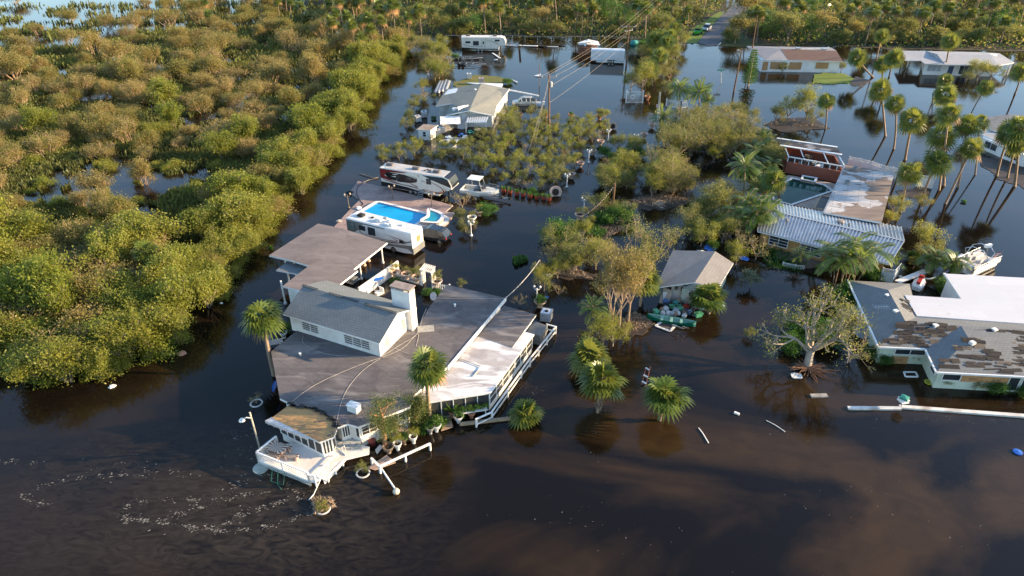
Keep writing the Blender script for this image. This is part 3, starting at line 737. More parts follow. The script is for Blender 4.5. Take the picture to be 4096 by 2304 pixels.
st = roundpoly(PP([(1740, 845), (1793, 866), (1800, 882), (1766, 908), (1650, 902), (1668, 890)], .3), [.2, .8, 1.0, 1.2, .3, .2], 4)
slab('step', st, .3, .6, COPE, TILE, pool)
# ================================================================ VEHICLES
def frame4(c0, c1, c2, c3, z):
 """roof corners in the photo: near-rear, far-rear, far-front, near-front -> centre, heading, length, width"""
 a, b, c, d = [P(x, y, z) for x, y in (c0, c1, c2, c3)]
 ax = ((d - a) + (c - b)) / 2; L = ax.length; rz = math.atan2(ax.y, ax.x)
 W = ((b - a).length + (c - d).length) / 2; ce = (a + b + c + d) / 4; ce.z = 0
 return ce, rz, L, W
def wheel(parent, x, y, z, r=.36, w=.24, rim=None):
 mb = MB(); n = 18; rings = []
 for (rr, yy) in ((r * .6, -w / 2), (r * .95, -w / 2), (r, -w / 2 * .7), (r, w / 2 * .7), (r * .95, w / 2), (r * .6, w / 2)):
  rings.append([Vector((x + rr * math.cos(2 * PI * k / n), y + yy, z + rr * math.sin(2 * PI * k / n))) for k in range(n)])
 mb.loft(rings); t = build('wheel', mb, BLACK, parent)
 m2 = MB(); s = -1 if y < 0 else 1
 for (rr, yy) in ((r * .62, w / 2 + .01),):
  m2.loft([[Vector((x + q * math.cos(2 * PI * k / n), y + s * (yy + e), z + q * math.sin(2 * PI * k / n))) for k in range(n)] for q, e in ((rr, -.02), (rr, .005), (rr * .3, -.03 + .05), (rr * .28, .04))])
 build('rim', m2, rim or CHROME, t); return t
def band(mb, pts, wd, y, s):
 """painted swoosh on a side wall: centre line pts (x,z), widths wd"""
 P3 = smoothpath([Vector((p[0], 0, p[1])) for p in pts], 7); n = len(P3); up, dn = [], []
 for i, p in enumerate(P3):
  d = (P3[min(i + 1, n - 1)] - P3[max(i - 1, 0)]).normalized(); nr = Vector((-d.z, 0, d.x))
  t = i / (n - 1) * (len(wd) - 1); k = min(int(t), len(wd) - 2); ww_ = wd[k] + (wd[k + 1] - wd[k]) * (t - k)
  up.append(p + nr * ww_ / 2); dn.append(p - nr * ww_ / 2)
 for i in range(n - 1):
  q = [Vector((v.x, y, v.z)) for v in (dn[i], dn[i + 1], up[i + 1], up[i])]
  mb.poly(q if s < 0 else q[::-1])
def sidepoly(mb, pts, y): mb.poly([Vector((x, y, z)) for x, z in pts])
def rvwin(parent, x0, x1, z0, z1, y, m=None, lab='window'):
 s = -1 if y < 0 else 1; mb = MB(); mb.box(((x0 + x1) / 2, y + s * .012, (z0 + z1) / 2), (x1 - x0, .03, z1 - z0)); f = build(lab, mb, BLACK, parent)
 m2 = MB(); m2.box(((x0 + x1) / 2, y + s * .02, (z0 + z1) / 2), (x1 - x0 - .1, .03, z1 - z0 - .1)); build('pane', m2, m or GLASS, f)
def hullbox(pts, W, chamf=.12):
 """side outline (x,z) extruded across width W with softened long edges"""
 mb = MB(); L = []
 c = Vector((sum(p[0] for p in pts) / len(pts), 0, sum(p[1] for p in pts) / len(pts)))
 for y, k in ((-W / 2, chamf), (-W / 2 + chamf * .6, chamf * .25), (-W / 2 + chamf, 0), (W / 2 - chamf, 0), (W / 2 - chamf * .6, chamf * .25), (W / 2, chamf)):
  L.append([Vector((p[0] + (-k if p[0] > c.x else k), y, p[1] + (-k if p[1] > c.z else k * .3))) for p in pts])
 mb.loft(L); return mb
RVWHITE = mat('rv_white', (.70, .70, .68), (.62, .62, .6), .35, 1, spec=.5)
RVCREAM = mat('rv_cream', (.66, .62, .54), (.58, .55, .47), .35, 1, spec=.5)
RVBLACK = mat('rv_black', (.015, .014, .014), None, .2, 1, spec=.6)
RVRED = mat('rv_maroon', (.17, .02, .02), (.13, .015, .015), .3, 1, spec=.5)
RVGREY = mat('rv_grey', (.20, .20, .19), None, .35, 1, spec=.5)
RVBROWN = mat('rv_brown', (.10, .06, .045), None, .35, 1, spec=.5)
ROOFW = mat('rv_roof', (.60, .60, .58), (.42, .40, .37), .7, 1.2, lo=.5, hi=.8)
ROOFG = mat('rv_roof_grey', (.46, .44, .42), (.38, .37, .35), .7, .8)
# motorhome
ce, rz, Lm, Wm = frame4((1384, 874), (1430, 841), (1692, 906), (1644, 936), 3.15)
mo = thing('motorhome', 'white motorhome with grey and maroon swooshes parked between carport and pool', 'motorhome', ce, rz, world=False)
h = Lm / 2; zt = 3.15
bd = hullbox([(-h, .5), (-h, zt), (h - .06, zt), (h, 2.0), (h, .45), (h - 1.2, .25), (-h + 1, .3)], Wm, .07)
build('body', bd, RVWHITE, mo)
ys = -Wm / 2 - .008
mb = MB(); mb.box((0, 0, zt + .012), (Lm - .3, Wm - .25, .03)); build('roof', mb, ROOFW, mo)
mb = MB(); sidepoly(mb, [(-h + .02, .9), (-h + .35, .9), (-h + 2.0, 2.1), (-h + 2.6, zt - .3), (h * .2, zt - .25), (h * .2, zt - .1), (-h + .02, zt - .1)], ys); build('grey_panel', mb, RVGREY, mo)
mb = MB(); sidepoly(mb, [(-h * .35, .55), (h * .25, 1.05), (h - .02, 1.55), (h - .02, .5), (h - .7, .95), (h * .3, .75)], ys); build('grey_skirt', mb, RVGREY, mo)
mb = MB(); band(mb, [(-h + 2.3, 2.3), (-h + 1.9, 1.95), (-h + 2.6, 1.5), (0, 1.25), (h * .55, 1.5), (h * .8, 1.75), (h * .62, 2.05), (h * .2, 2.2)], [.03, .1, .1, .09, .1, .16, .1, .02], ys - .004, -1); build('brown_swoosh', mb, RVBROWN, mo)
mb = MB(); band(mb, [(-h + 2.8, 1.75), (-h * .1, 1.45), (h * .35, 1.55), (h * .56, 1.75), (h * .4, 2.0)], [.02, .08, .08, .12, .02], ys - .004, -1); build('maroon_swoosh', mb, RVRED, mo)
mb = MB(); band(mb, [(-h * .2, 1.0), (h * .4, 1.3), (h * .9, 1.95), (h * .97, 2.3)], [.02, .12, .2, .05], ys - .004, -1); build('grey_swoosh', mb, RVGREY, mo)
rvwin(mo, -h + .2, -h + 1.3, 1.6, 2.75, ys, mat('pale_glass', (.18, .22, .20), (.12, .15, .14), .2, 1)); rvwin(mo, -h + 1.95, -h + 2.9, 2.0, 2.65, ys); rvwin(mo, -h + 3.3, -h + 4.4, 1.65, 2.7, ys); rvwin(mo, h - 1.9, h - 1.3, 1.55, 1.95, ys)
mb = MB(); mb.box((h + .02, .1, 2.0), (.03, .75, .8)); build('rear_window', mb, mat('amber_glass', (.30, .25, .12), None, .2, 2), mo)
mb = MB(); mb.box((h + .03, 0, .75), (.16, Wm + .02, .8)); build('bumper', mb, RVGREY, mo)
for xx in (-h + 1.6, h - 2.9): wheel(mo, xx, -Wm / 2 + .1, .33, .42)
for (x, y, a, b, c, m_) in ((-h + 1.4, .1, .8, .7, .25, DARK), (-h + 3.0, .3, .3, .3, .1, DARK), (-h + 4.3, -.1, .9, .55, .3, RVWHITE), (-h + 5.6, .3, .5, .45, .3, RVWHITE), (-h + 5.6, -.5, .55, .45, .15, RVWHITE), (-h + 6.4, -.5, .5, .4, .3, RVWHITE), (h - 2.3, .2, .35, .3, .12, RVCREAM), (-h + 4.6, .9, .5, .25, .15, ROOFG)):
 mb = MB(); mb.box((x, y, zt + .03 + c / 2), (a, b, c)).box((x, y, zt + .04 + c), (a * .7, b * .7, c * .4)); build('roof_unit', mb, m_, mo)
# dark SUV body used three times
def suv(name, label, col, loc, rz, L=4.8, W=1.9, sink=.35, group=None, H=1.75, rx=0):
 t = thing(name, label, 'car', loc, rz, group, world=False); t.rotation_euler = (rx, 0, rz)
 paint = mat('paint_' + name + str(round(col[0] * 100)), col, tuple(c * .9 for c in col), .25, 1, metal=.3, spec=.5, coat=.6)
 h = L / 2; z = -sink
 def ring(x, w, zb, ztp, tw): return [Vector((x, -w, zb)), Vector((x, -w * 1.02, (zb + ztp) / 2)), Vector((x, -w * tw, ztp)), Vector((x, w * tw, ztp)), Vector((x, w * 1.02, (zb + ztp) / 2)), Vector((x, w, zb))]
 w = W / 2
 st = [(-h, .8, .55, .95), (-h + .12, .93, .4, 1.1), (-h + .8, 1, .32, 1.18), (-.3, 1, .3, 1.14), (h * .42, 1, .3, 1.08), (h - .5, .95, .34, .98), (h - .1, .84, .42, .86), (h, .74, .5, .78)]
 mb = MB(); mb.loft([ring(x, w * k, z + zb, z + zt_, .93) for x, k, zb, zt_ in st]); build('body', mb, paint, t, smooth=False)
 mb = MB(); gl = [(-h + .12, .78, 1.08, 1.12), (-h + .55, .82, 1.1, 1.62), (-h + 1.1, .82, 1.12, H), (.1, .82, 1.1, H + .02), (h * .28, .82, 1.06, 1.6), (h * .56, .84, 1.02, 1.06)]
 mb.loft([[Vector((x, -w * .93, z + zb)), Vector((x, -w * k * (.93 if zt_ > 1.3 else 1.0), z + zt_)), Vector((x, w * k * (.93 if zt_ > 1.3 else 1.0), z + zt_)), Vector((x, w * .93, z + zb))] for x, k, zb, zt_ in gl]); g = build('cabin_glass', mb, GLASS, t)
 mb = MB(); mb.loft([[Vector((x, -w * .7, z + zz)), Vector((x, -w * .68, z + zz + .045)), Vector((x, w * .68, z + zz + .045)), Vector((x, w * .7, z + zz))] for x, zz in ((-h + .95, H - .07), (-h + 1.2, H - .01), (.1, H + .01), (h * .22, H - .1))]); build('roof', mb, paint, t)
 for s in (-1, 1):
  mb = MB()
  for xa, xb in ((-h + 1.25, -h + 1.35), (-.35, -.25), (.55, .65)): mb.beam((xa, s * w * .935, z + 1.1), (xb, s * w * .775, z + H - .04), .07, .05)
  build('window_pillar', mb, paint, t)
  for xx in (-h + .85, h - .95): wheel(t, xx, s * (w - .1), z + .36, .36)
  mb = MB(); mb.box((h * .40, s * (w + .1), z + 1.15), (.12, .18, .13)); build('mirror', mb, paint, t)
  mb = MB(); mb.box((h - .1, s * w * .62, z + .74), (.1, .32, .12)); build('headlight', mb, mat('lamp_clear', (.7, .7, .68), None, .15, 2), t)
  mb = MB(); mb.box((-h + .02, s * w * .72, z + .88), (.1, .22, .2)); build('tail_light', mb, REDP, t)
 return t
ce2 = P(1727, 965, 0)
suv('parked_suv', 'dark blue-black sport utility car standing behind the white motorhome', (.012, .018, .03), ce2 + Vector((.0, .9, 0)), PI + rz + .12 if False else rz + .05 + PI, sink=.15)
suv('flooded_suv', 'silver gold sport utility car in the flood beside the grey-roofed house', (.42, .40, .36), P(2098, 418, 0), PI + .02, sink=.25)
suv('roadside_suv', 'silver compact sport utility car parked at the road edge, far back', (.42, .45, .48), P(2826, 122, 0), -2.1, 4.4, 1.8, 0)
# green jeep
jp = thing('green_jeep', 'bright green open jeep parked on the verge left of the silver car', 'car', P(2790, 138, 0), -2.1, world=False)
JG = mat('jeep_green', (.03, .36, .03), None, .3, 2, spec=.5)
mb = MB(); mb.loft([[Vector((x, -w_, .5)), Vector((x, -w_, zz)), Vector((x, w_, zz)), Vector((x, w_, .5))] for x, w_, zz in ((-1.9, .8, 1.15), (.4, .8, 1.15), (.5, .75, 1.1), (1.8, .65, 1.0))]); build('body', mb, JG, jp)
mb = MB(); mb.box((-.7, 0, 1.2), (1.8, 1.3, .12)); build('seats', mb, BLACK, jp)
mb = MB()
for s in (-.7, .7): mb.tube([(-1.8, s, 1.1), (-1.7, s, 1.75), (-.4, s, 1.8), (.45, s, 1.15)], .05, 5)
mb.tube([(-.4, -.7, 1.8), (-.4, .7, 1.8)], .05, 5); build('roll_bar', mb, JG, jp)
mb = MB(); mb.box((.5, 0, 1.45), (.06, 1.4, .5)); build('windscreen', mb, GLASS, jp)
for xx in (-1.2, 1.25):
 for s in (-1, 1): wheel(jp, xx, s * .75, .38, .4, .28, BLACK)
# fifth wheel camper
ce, rz, L5, W5 = frame4((1521, 667), (1549, 650), (1835, 689), (1803, 715), 3.45)
W5 = 2.45; h = L5 / 2; fw = thing('fifth_wheel_camper', 'long maroon, black and cream camper trailer parked above the brick terrace', 'camper', ce, rz, world=False)
bd = hullbox([(-h, .55), (-h, 3.45), (h - 1.2, 3.45), (h - .45, 3.2), (h, 2.3), (h, 1.75), (h - .5, 1.45), (h - 1.6, 1.35), (h - 2.0, .45)], W5, .08)
build('body', bd, RVCREAM, fw); ys = -W5 / 2 - .008
mb = MB(); mb.box((-.3, 0, 3.46), (L5 - 2.0, W5 - .2, .03)); build('roof', mb, ROOFG, fw)
mb = MB(); sidepoly(mb, [(-h, 1.9), (-h, 3.35), (-h * .2, 3.35), (-h * .35, 3.15), (-h * .75, 2.95), (-h * .88, 2.4), (-h * .7, 1.9), (-h * .5, 1.5)], ys); build('maroon_panel', mb, RVRED, fw)
mb = MB(); sidepoly(mb, [(-h * .86, 2.5), (-h * .8, 2.95), (-h * .3, 2.95), (h * .08, 2.5), (h * .02, 2.0), (-h * .2, 1.75), (-h * .5, 1.7), (-h * .75, 1.95)], ys - .004); build('black_window_panel', mb, RVBLACK, fw)
mb = MB(); sidepoly(mb, [(-h, .6), (-h, 1.35), (-h * .8, 1.3), (-h * .3, 1.1), (h * .1, .75), (h * .2, .55)], ys); build('black_skirt', mb, RVBLACK, fw)
mb = MB(); sidepoly(mb, [(h * .2, 3.3), (h - 1.3, 3.38), (h - .6, 3.15), (h - .12, 2.3), (h - .15, 2.0), (h * .8, 2.25), (h * .45, 2.75)], ys); build('black_nose_panel', mb, RVBLACK, fw)
mb = MB(); n_ = 5
rg_ = [(h - 1.15, 3.475), (h - .42, 3.22), (h + .02, 2.32), (h + .02, 1.95)]
for i in range(3):
 (xa, za), (xb, zb) = rg_[i], rg_[i + 1]; mb.poly([(xa, -W5 / 2 + .1, za), (xa, W5 / 2 - .1, za), (xb, W5 / 2 - .1, zb), (xb, -W5 / 2 + .1, zb)][::-1])
build('nose_cap', mb, RVBLACK, fw)
mb = MB(); band(mb, [(-h * .95, 1.75), (-h * .6, 1.45), (-h * .1, 1.25), (h * .25, .8)], [.05, .16, .14, .04], ys - .006, -1); band(mb, [(h * .2, 1.15), (h * .5, .95), (h * .74, 1.1), (h * .73, 1.7), (h * .5, 2.3), (h * .3, 2.6)], [.03, .12, .16, .13, .08, .02], ys - .006, -1); band(mb, [(-h * .3, 2.1), (h * .05, 1.3), (h * .28, .95)], [.03, .16, .04], ys - .008, -1); build('maroon_swoosh', mb, RVRED, fw)
mb = MB(); band(mb, [(-h * .9, 1.55), (-h * .55, 1.25), (-h * .1, 1.05), (h * .25, .62)], [.06, .1, .12, .03], ys - .006, -1); band(mb, [(-h * .55, 2.0), (-h * .45, 1.5), (-h * .1, 1.4), (h * .15, 1.05)], [.03, .1, .1, .03], ys - .008, -1); band(mb, [(-h * .65, 2.75), (-h * .5, 2.72), (-h * .52, 2.45), (-h * .68, 2.4)], [.02, .22, .22, .02], ys - .008, -1); build('cream_swoosh', mb, RVCREAM, fw)
mb = MB(); band(mb, [(h * .1, .95), (h * .5, .78), (h * .82, 1.15), (h * .78, 1.9)], [.03, .1, .12, .03], ys - .005, -1); band(mb, [(-h * .15, 2.95), (h * .15, 2.5), (h * .32, 2.2)], [.02, .14, .02], ys - .007, -1); build('brown_swoosh', mb, RVBROWN, fw)
for a, b, c, d in ((-h * .55, -h * .45, 2.05, 2.75), (-h * .28, -h * .10, 2.05, 2.75), (h * .31, h * .44, 2.05, 2.85)): rvwin(fw, a, b, c, d, ys - .01)
mb = MB(); mb.box((h * .09, ys - .01, 2.0), (.07, .03, 2.5)); build('door_edge', mb, RVBLACK, fw)
mb = MB(); mb.box((h * .12, ys - .02, 1.95), (.7, .02, 1.9)); build('door', mb, RVCREAM, fw)
for xx in (-.95, -.1): wheel(fw, xx, -W5 / 2 + .12, .38, .38)
for xx in (-h + 1.0, -h * .08, h * .5):
 mb = MB(); mb.loft([[Vector((xx + dx, .1 + s * k, z_)) for s, z_ in ((-1, 3.48), (-1, 3.68), (-.6, 3.8), (.6, 3.8), (1, 3.68), (1, 3.48))] for dx, k in ((-.55, .2), (-.45, .35), (.45, .35), (.55, .2))]); build('air_conditioner', mb, mat('ac_grey', (.16, .14, .13), None, .6, 3), fw)
for xx, yy in ((h * .18, .0), (h * .3, .35), (h * .32, -.3), (h * .22, .45)):
 mb = MB(); mb.box((xx, yy, 3.53), (.3, .28, .1)); build('roof_vent', mb, mat('vent_dark', (.12, .09, .08), None, .7, 3), fw)
mb = MB()
for k in range(5): mb.box((h * .17, -W5 / 2 - .15 - .2 * k, .95 - .2 * k), (.75, .22, .05))
mb.beam((h * .17 - .38, -W5 / 2 - .05, 1.0), (h * .17 - .38, -W5 / 2 - 1.1, .02), .04, .08); mb.beam((h * .17 + .38, -W5 / 2 - .05, 1.0), (h * .17 + .38, -W5 / 2 - 1.1, .02), .04, .08); build('entry_steps', mb, ALU, fw)
mb = MB(); mb.box((h - 1.5, -.7, .55), (.12, .12, 1.8)).box((h - 1.5, .7, .55), (.12, .12, 1.8)).box((h - 1.1, 0, 1.1), (1.2, .3, .2)); build('landing_leg', mb, BLACK, fw)
# far white camper
fr = thing('white_camper', 'white camper trailer with dark swooshes standing in the far flooded yard', 'camper', P(1936, 206, 0) + Vector((0, 1.2, 0)), -.03, world=False)
Lf = 11.3; h = Lf / 2; ys = -1.258
build('body', hullbox([(-h, .5), (-h, 3.5), (h - 1.2, 3.5), (h - .4, 3.3), (h, 2.5), (h, 1.9), (h - .5, 1.5), (h - 1.6, 1.4), (h - 1.8, .4), (h - 2.4, .3)], 2.5, .08), RVCREAM, fr)
mb = MB(); mb.box((-.3, 0, 3.52), (Lf - 1.8, 2.2, .03)); build('roof', mb, ROOFW, fr)
mb = MB(); sidepoly(mb, [(-h + .05, .5), (-h + .05, 1.0), (-h * .2, .7), (h - 2.0, .7), (h - 1.9, .45)], ys); build('dark_skirt', mb, RVBLACK, fr)
mb = MB()
for z_ in (0, .25): band(mb, [(h * .05, 2.9 - z_), (h * .3, 2.7 - z_), (h * .55, 2.3 - z_), (h * .72, 1.75)], [.03, .09, .09, .03], ys - .004, -1)
band(mb, [(-h * .95, 2.0), (-h * .8, 1.5), (-h * .5, 1.2), (0, 1.3)], [.03, .1, .1, .03], ys - .004, -1); band(mb, [(h * .75, 3.2), (h * .9, 2.8), (h * .88, 2.1)], [.03, .1, .03], ys - .004, -1); build('dark_swoosh', mb, RVGREY, fr)
for a, b, c, d in ((-h * .82, -h * .6, 2.0, 2.5), (-h * .48, -h * .22, 1.5, 2.55), (h * .5, h * .72, 2.5, 2.95)): rvwin(fr, a, b, c, d, ys)
mb = MB(); mb.box((-h * .08, ys, 1.9), (.05, .02, 2.4)).box((h * .06, ys, 1.9), (.05, .02, 2.2)); build('door_edge', mb, RVBLACK, fr); rvwin(fr, -h * .04, h * .02, 1.9, 2.5, ys)
for xx in (-1.4, -.5): wheel(fr, xx, -1.1, .3, .38)
for xx in (-h + 1.6, 2.8):
 mb = MB(); mb.box((xx, 0, 3.66), (1.0, .7, .25)).box((xx, 0, 3.8), (.7, .5, .1)); build('air_conditioner', mb, MATS['ac_grey'], fr)
# white box trailer
bt = thing('box_trailer', 'plain white enclosed cargo trailer standing in the far flood near the pole', 'trailer', P(2428, 252, 0) + Vector((.2, 1.2, 0)), -.13, world=False)
build('body', hullbox([(-4, .45), (-4, 2.9), (4, 2.9), (4, .45)], 2.4, .06), mat('trailer_white', (.66, .67, .68), (.56, .57, .58), .4, .6), bt)
mb = MB(); mb.box((0, 0, 2.92), (7.7, 2.2, .03)); build('roof', mb, RVWHITE, bt); mb = MB(); mb.box((0, -1.215, .5), (8.0, .04, .12)).box((4.01, 0, 1.7), (.03, 2.1, 2.2)); build('trim_rail', mb, ALU, bt)
mb = MB(); mb.box((.9, -1.25, .72), (2.0, .2, .08)); build('mudguard', mb, BLACK, bt)
for xx in (.45, 1.3): wheel(bt, xx, -1.15, .28, .36)
mb = MB(); mb.beam((-4, 0, .5), (-5.3, 0, .45), .12, .12); build('tow_bar', mb, BLACK, bt)
# ================================================================ OTHER HOUSES
def roofmesh(faces, th, top, side, parent, name='roof', label=None, world=False):
 """faces: lists of (px, py, z); closed underneath, fascia all round"""
 mb = MB(); idx = {}; VV = []
 def vid(p):
  v = p if world else P(*p)
  k = (round(v.x, 2), round(v.y, 2), round(v.z, 2))
  if k not in idx: idx[k] = len(VV); VV.append(Vector(v))
  return idx[k]
 F_ = []; ec = {}
 for f in faces:
  ids = [vid(p) for p in f]
  A = sum(VV[ids[i]].x * VV[ids[(i + 1) % len(ids)]].y - VV[ids[(i + 1) % len(ids)]].x * VV[ids[i]].y for i in range(len(ids)))
  if A < 0: ids.reverse()
  F_.append(ids)
  for i in range(len(ids)):
   e = (ids[i], ids[(i + 1) % len(ids)]); ec[e] = 1
 for v in VV: mb.v.append(tuple(v))
 n = len(VV)
 for v in VV: mb.v.append((v.x, v.y, v.z - th))
 for ids in F_: mb.m(0).face(ids); mb.m(1).face([i + n for i in reversed(ids)])
 for (a, b) in ec:
  if (b, a) not in ec: mb.m(1).face([a, a + n, b + n, b])
 return build(name, mb, [top, side], parent, label)
def shreds(parent, quad, n, m, seed, size=(.9, .25), name='torn_shingles', dens=None):
 """torn, curled strips of roofing lying on a roof face (quad: 4 world corners, row direction 0->1)"""
 rnd = random.Random(seed); mb = MB(); a, b, c, d = quad
 nr = (b - a).cross(d - a).normalized(); nr = -nr if nr.z < 0 else nr
 ux = (b - a).normalized()
 for k in range(n):
  row = rnd.random(); u = rnd.random()
  if dens and not dens(u, row): continue
  p = a.lerp(b, u).lerp(d.lerp(c, u), row) + nr * rnd.uniform(.02, .06)
  M = Matrix((ux, nr.cross(ux), nr)).transposed() @ Matrix.Rotation(rnd.uniform(-.12, .12), 3, 'Z') @ Matrix.Rotation(rnd.uniform(-.12, .3), 3, 'X')
  mb.m(0 if k % 7 < 4 else (1 if k % 7 < 6 else 2)); mb.box(p, (size[0] * rnd.uniform(.4, 1.6), size[1] * rnd.uniform(.5, 1.5), .02), 0, M)
 return build(name, mb, m, parent)
TORN = [mat('torn_black', (.035, .03, .028), None, .9, 3), mat('torn_brown', (.06, .048, .04), None, .9, 3), mat('torn_tan', (.15, .115, .085), None, .9, 3)]
# ---- house with the grey-green gable roof
rotg = math.atan2((P(1925, 333, 3.4) - P(1877, 441, 3.4)).y, (P(1925, 333, 3.4) - P(1877, 441, 3.4)).x)
SH_GREEN = shingle_mat('shingle_sage', (.26, .26, .225), (.14, .145, .13), -rotg, .3)
h2 = thing('grey_roofed_house', 'white house with sage grey gable roof and wrecked porch beside the silver car', 'house', P(1880, 450, 0))
RB, RF = (1925, 333, 3.5), (1877, 441, 3.5); ze = 2.3
roofmesh([[RB, (1783, 357, ze), (1743, 423, ze), (1805, 414, 2.75), (1783, 461, ze), RF], [RB, RF, (1977, 462, ze), (1987, 424, ze), (2013, 389, ze + .05), (2039, 356, ze)]], .18, SH_GREEN, TRIM, h2, 'roof', 'sage grey shingle roof')
o2 = PP([(1783, 357), (1743, 423), (1805, 414), (1783, 461), (1977, 462), (1987, 424), (2013, 389), (2039, 356), (1925, 340)], ze)
w2 = offset_poly(o2, .45); walls(w2, -.5, ze - .15, OFFW, h2); c2 = centroid(w2)
mb = MB(); a, b, c = P(1790, 460, ze - .15), P(1970, 461, ze - .15), P(1877, 441, 3.25) ; a.y += .5; b.y += .5; c.y += .5
mb.poly([a, b, c]).poly([p + Vector((0, .3, 0)) for p in (a, c, b)]); build('gable_end', mb, OFFW, h2)
slab('rear_roof', PP([(1866, 330), (2011, 334), (2006, 352), (1980, 350), (1925, 338)], 2.3), 2.3, .15, RVWHITE, TRIM, h2)
slab('skylight_panel', [P(1792, 359, 2.42), P(1836, 350, 2.75), P(1823, 370, 2.75), P(1775, 379, 2.42)], None, .05, RVWHITE, TRIM, h2)
win(h2, w2[1], w2[2], .1, .65, .9, 1.9, 1, 2, c2); win(h2, w2[3], w2[4], .3, .5, .9, 1.9, 2, 2, c2)
mb = MB(); q = P(1901, 364, 3.2); mb.lathe(q, [(.15, 0), (.15, .3), (.25, .3), (.25, .4)], 8); build('vent_pipe', mb, RVWHITE, h2)
side2 = roofmesh([[(1960, 357, 3.0), (2039, 354, 2.45), (2013, 389, 2.4)]], .1, SH_BLUE, TRIM, h2, 'side_roof')
# ribbed patio awning
aw = thing('patio_awning', 'white ribbed metal patio awning on posts with wreckage below it', 'awning', P(1905, 520, 0))
q = [P(1870, 455, 2.15), P(1957, 461, 2.15), P(1945, 490, 1.9), P(1863, 489, 1.9)]
mb = MB(); N = 9
for k in range(N):
 t0, t1 = k / N, (k + .5) / N;
 for (ta, tb, dz) in ((t0, t1, 0), (t1, (k + 1) / N, .07)):
  mb.poly([q[3].lerp(q[2], ta) + Vector((0, 0, dz)), q[3].lerp(q[2], tb) + Vector((0, 0, dz)), q[0].lerp(q[1], tb) + Vector((0, 0, dz)), q[0].lerp(q[1], ta) + Vector((0, 0, dz))])
 a = q[3].lerp(q[2], t1); b = q[0].lerp(q[1], t1); mb.poly([a, b, b + Vector((0, 0, .07)), a + Vector((0, 0, .07))])
mb.beam(q[3] - Vector((0, 0, .05)), q[2] - Vector((0, 0, .05)), .1, .14); build('ribbed_sheet', mb, RVWHITE, aw)
for p in (q[2], q[3]):
 mb = MB(); mb.box(Vector((p.x, p.y, .8)), (.12, .12, 2.3)); build('post', mb, WHITE, aw)
def crumple(name, label, cat, px, py, w, h, ang, tilt, m, z=.5, seed=0, group=None, ribs=0):
 """bent sheet or panel leaning at an angle"""
 pz = P(px, py, z); pz.z = 0; t = thing(name, label, cat, pz, ang, group, world=False); rnd = random.Random(seed); mb = MB(); n = 6; g = []
 for j in range(n + 1):
  for i in range(n + 1):
   x, y = (i / n - .5) * w, j / n * h
   dz = rnd.uniform(-.1, .1) * min(w, h) * .5 + (0.05 if ribs and i % 2 else 0)
   g.append((x, y * math.cos(tilt) + dz * .3, z + y * math.sin(tilt) + dz * .5))
 mb.v = g + [(x, y, zz - .03) for x, y, zz in g]; N = (n + 1) ** 2
 for j in range(n):
  for i in range(n):
   a = j * (n + 1) + i; mb.face([a, a + 1, a + n + 2, a + n + 1]); mb.face([a + N, a + n + 1 + N, a + n + 2 + N, a + 1 + N])
 for k in range(n):
  for (a, b) in ((k, k + 1), (n * (n + 1) + k + 1, n * (n + 1) + k), ((k + 1) * (n + 1), k * (n + 1)), (k * (n + 1) + n, (k + 1) * (n + 1) + n)): mb.face([a, a + N, b + N, b])
 build('panel', mb, m, t); return t
crumple('bent_roof_panel', 'crumpled white roof panel hanging highest at the wrecked porch gable', 'panel', 1863, 466, 2.2, 2.0, .5, 1.0, RVWHITE, 1.9, 1, 'crumpled porch panels')
crumple('bent_roof_panel', 'crumpled white roof panel beside the porch gable, middle one', 'panel', 1838, 472, 2.0, 2.0, .3, .9, RVWHITE, 1.6, 2, 'crumpled porch panels')
crumple('bent_roof_panel', 'sagging white porch sheet at the far left post of the wreck', 'panel', 1802, 496, 3.6, 2.4, .1, .3, RVWHITE, 1.6, 3, 'crumpled porch panels')
crumple('leaning_board', 'tan board leaning against the wrecked porch, leftmost', 'panel', 1797, 520, 2.4, 2.4, .9, .7, PLANKW, .1, 4, 'panels leaning at the wrecked porch')
crumple('leaning_board', 'brown mottled board leaning at the wrecked porch, next to the ribbed sheets', 'panel', 1822, 512, 1.2, 2.6, -.3, 1.1, mat('mottled_board', (.25, .2, .15), None, .9, 2), .1, 5, 'panels leaning at the wrecked porch')
crumple('leaning_board', 'grey ribbed sheet leaning at the wrecked porch, left of two', 'panel', 1843, 516, 1.3, 2.9, -.25, 1.1, mat('pale_sheet', (.5, .52, .53), None, .6, 3), .1, 6, 'panels leaning at the wrecked porch', 1)
crumple('leaning_board', 'grey ribbed sheet leaning at the wrecked porch, right of two', 'panel', 1860, 514, .9, 2.3, -.1, 1.2, MATS['pale_sheet'], .1, 7, 'panels leaning at the wrecked porch', 1)
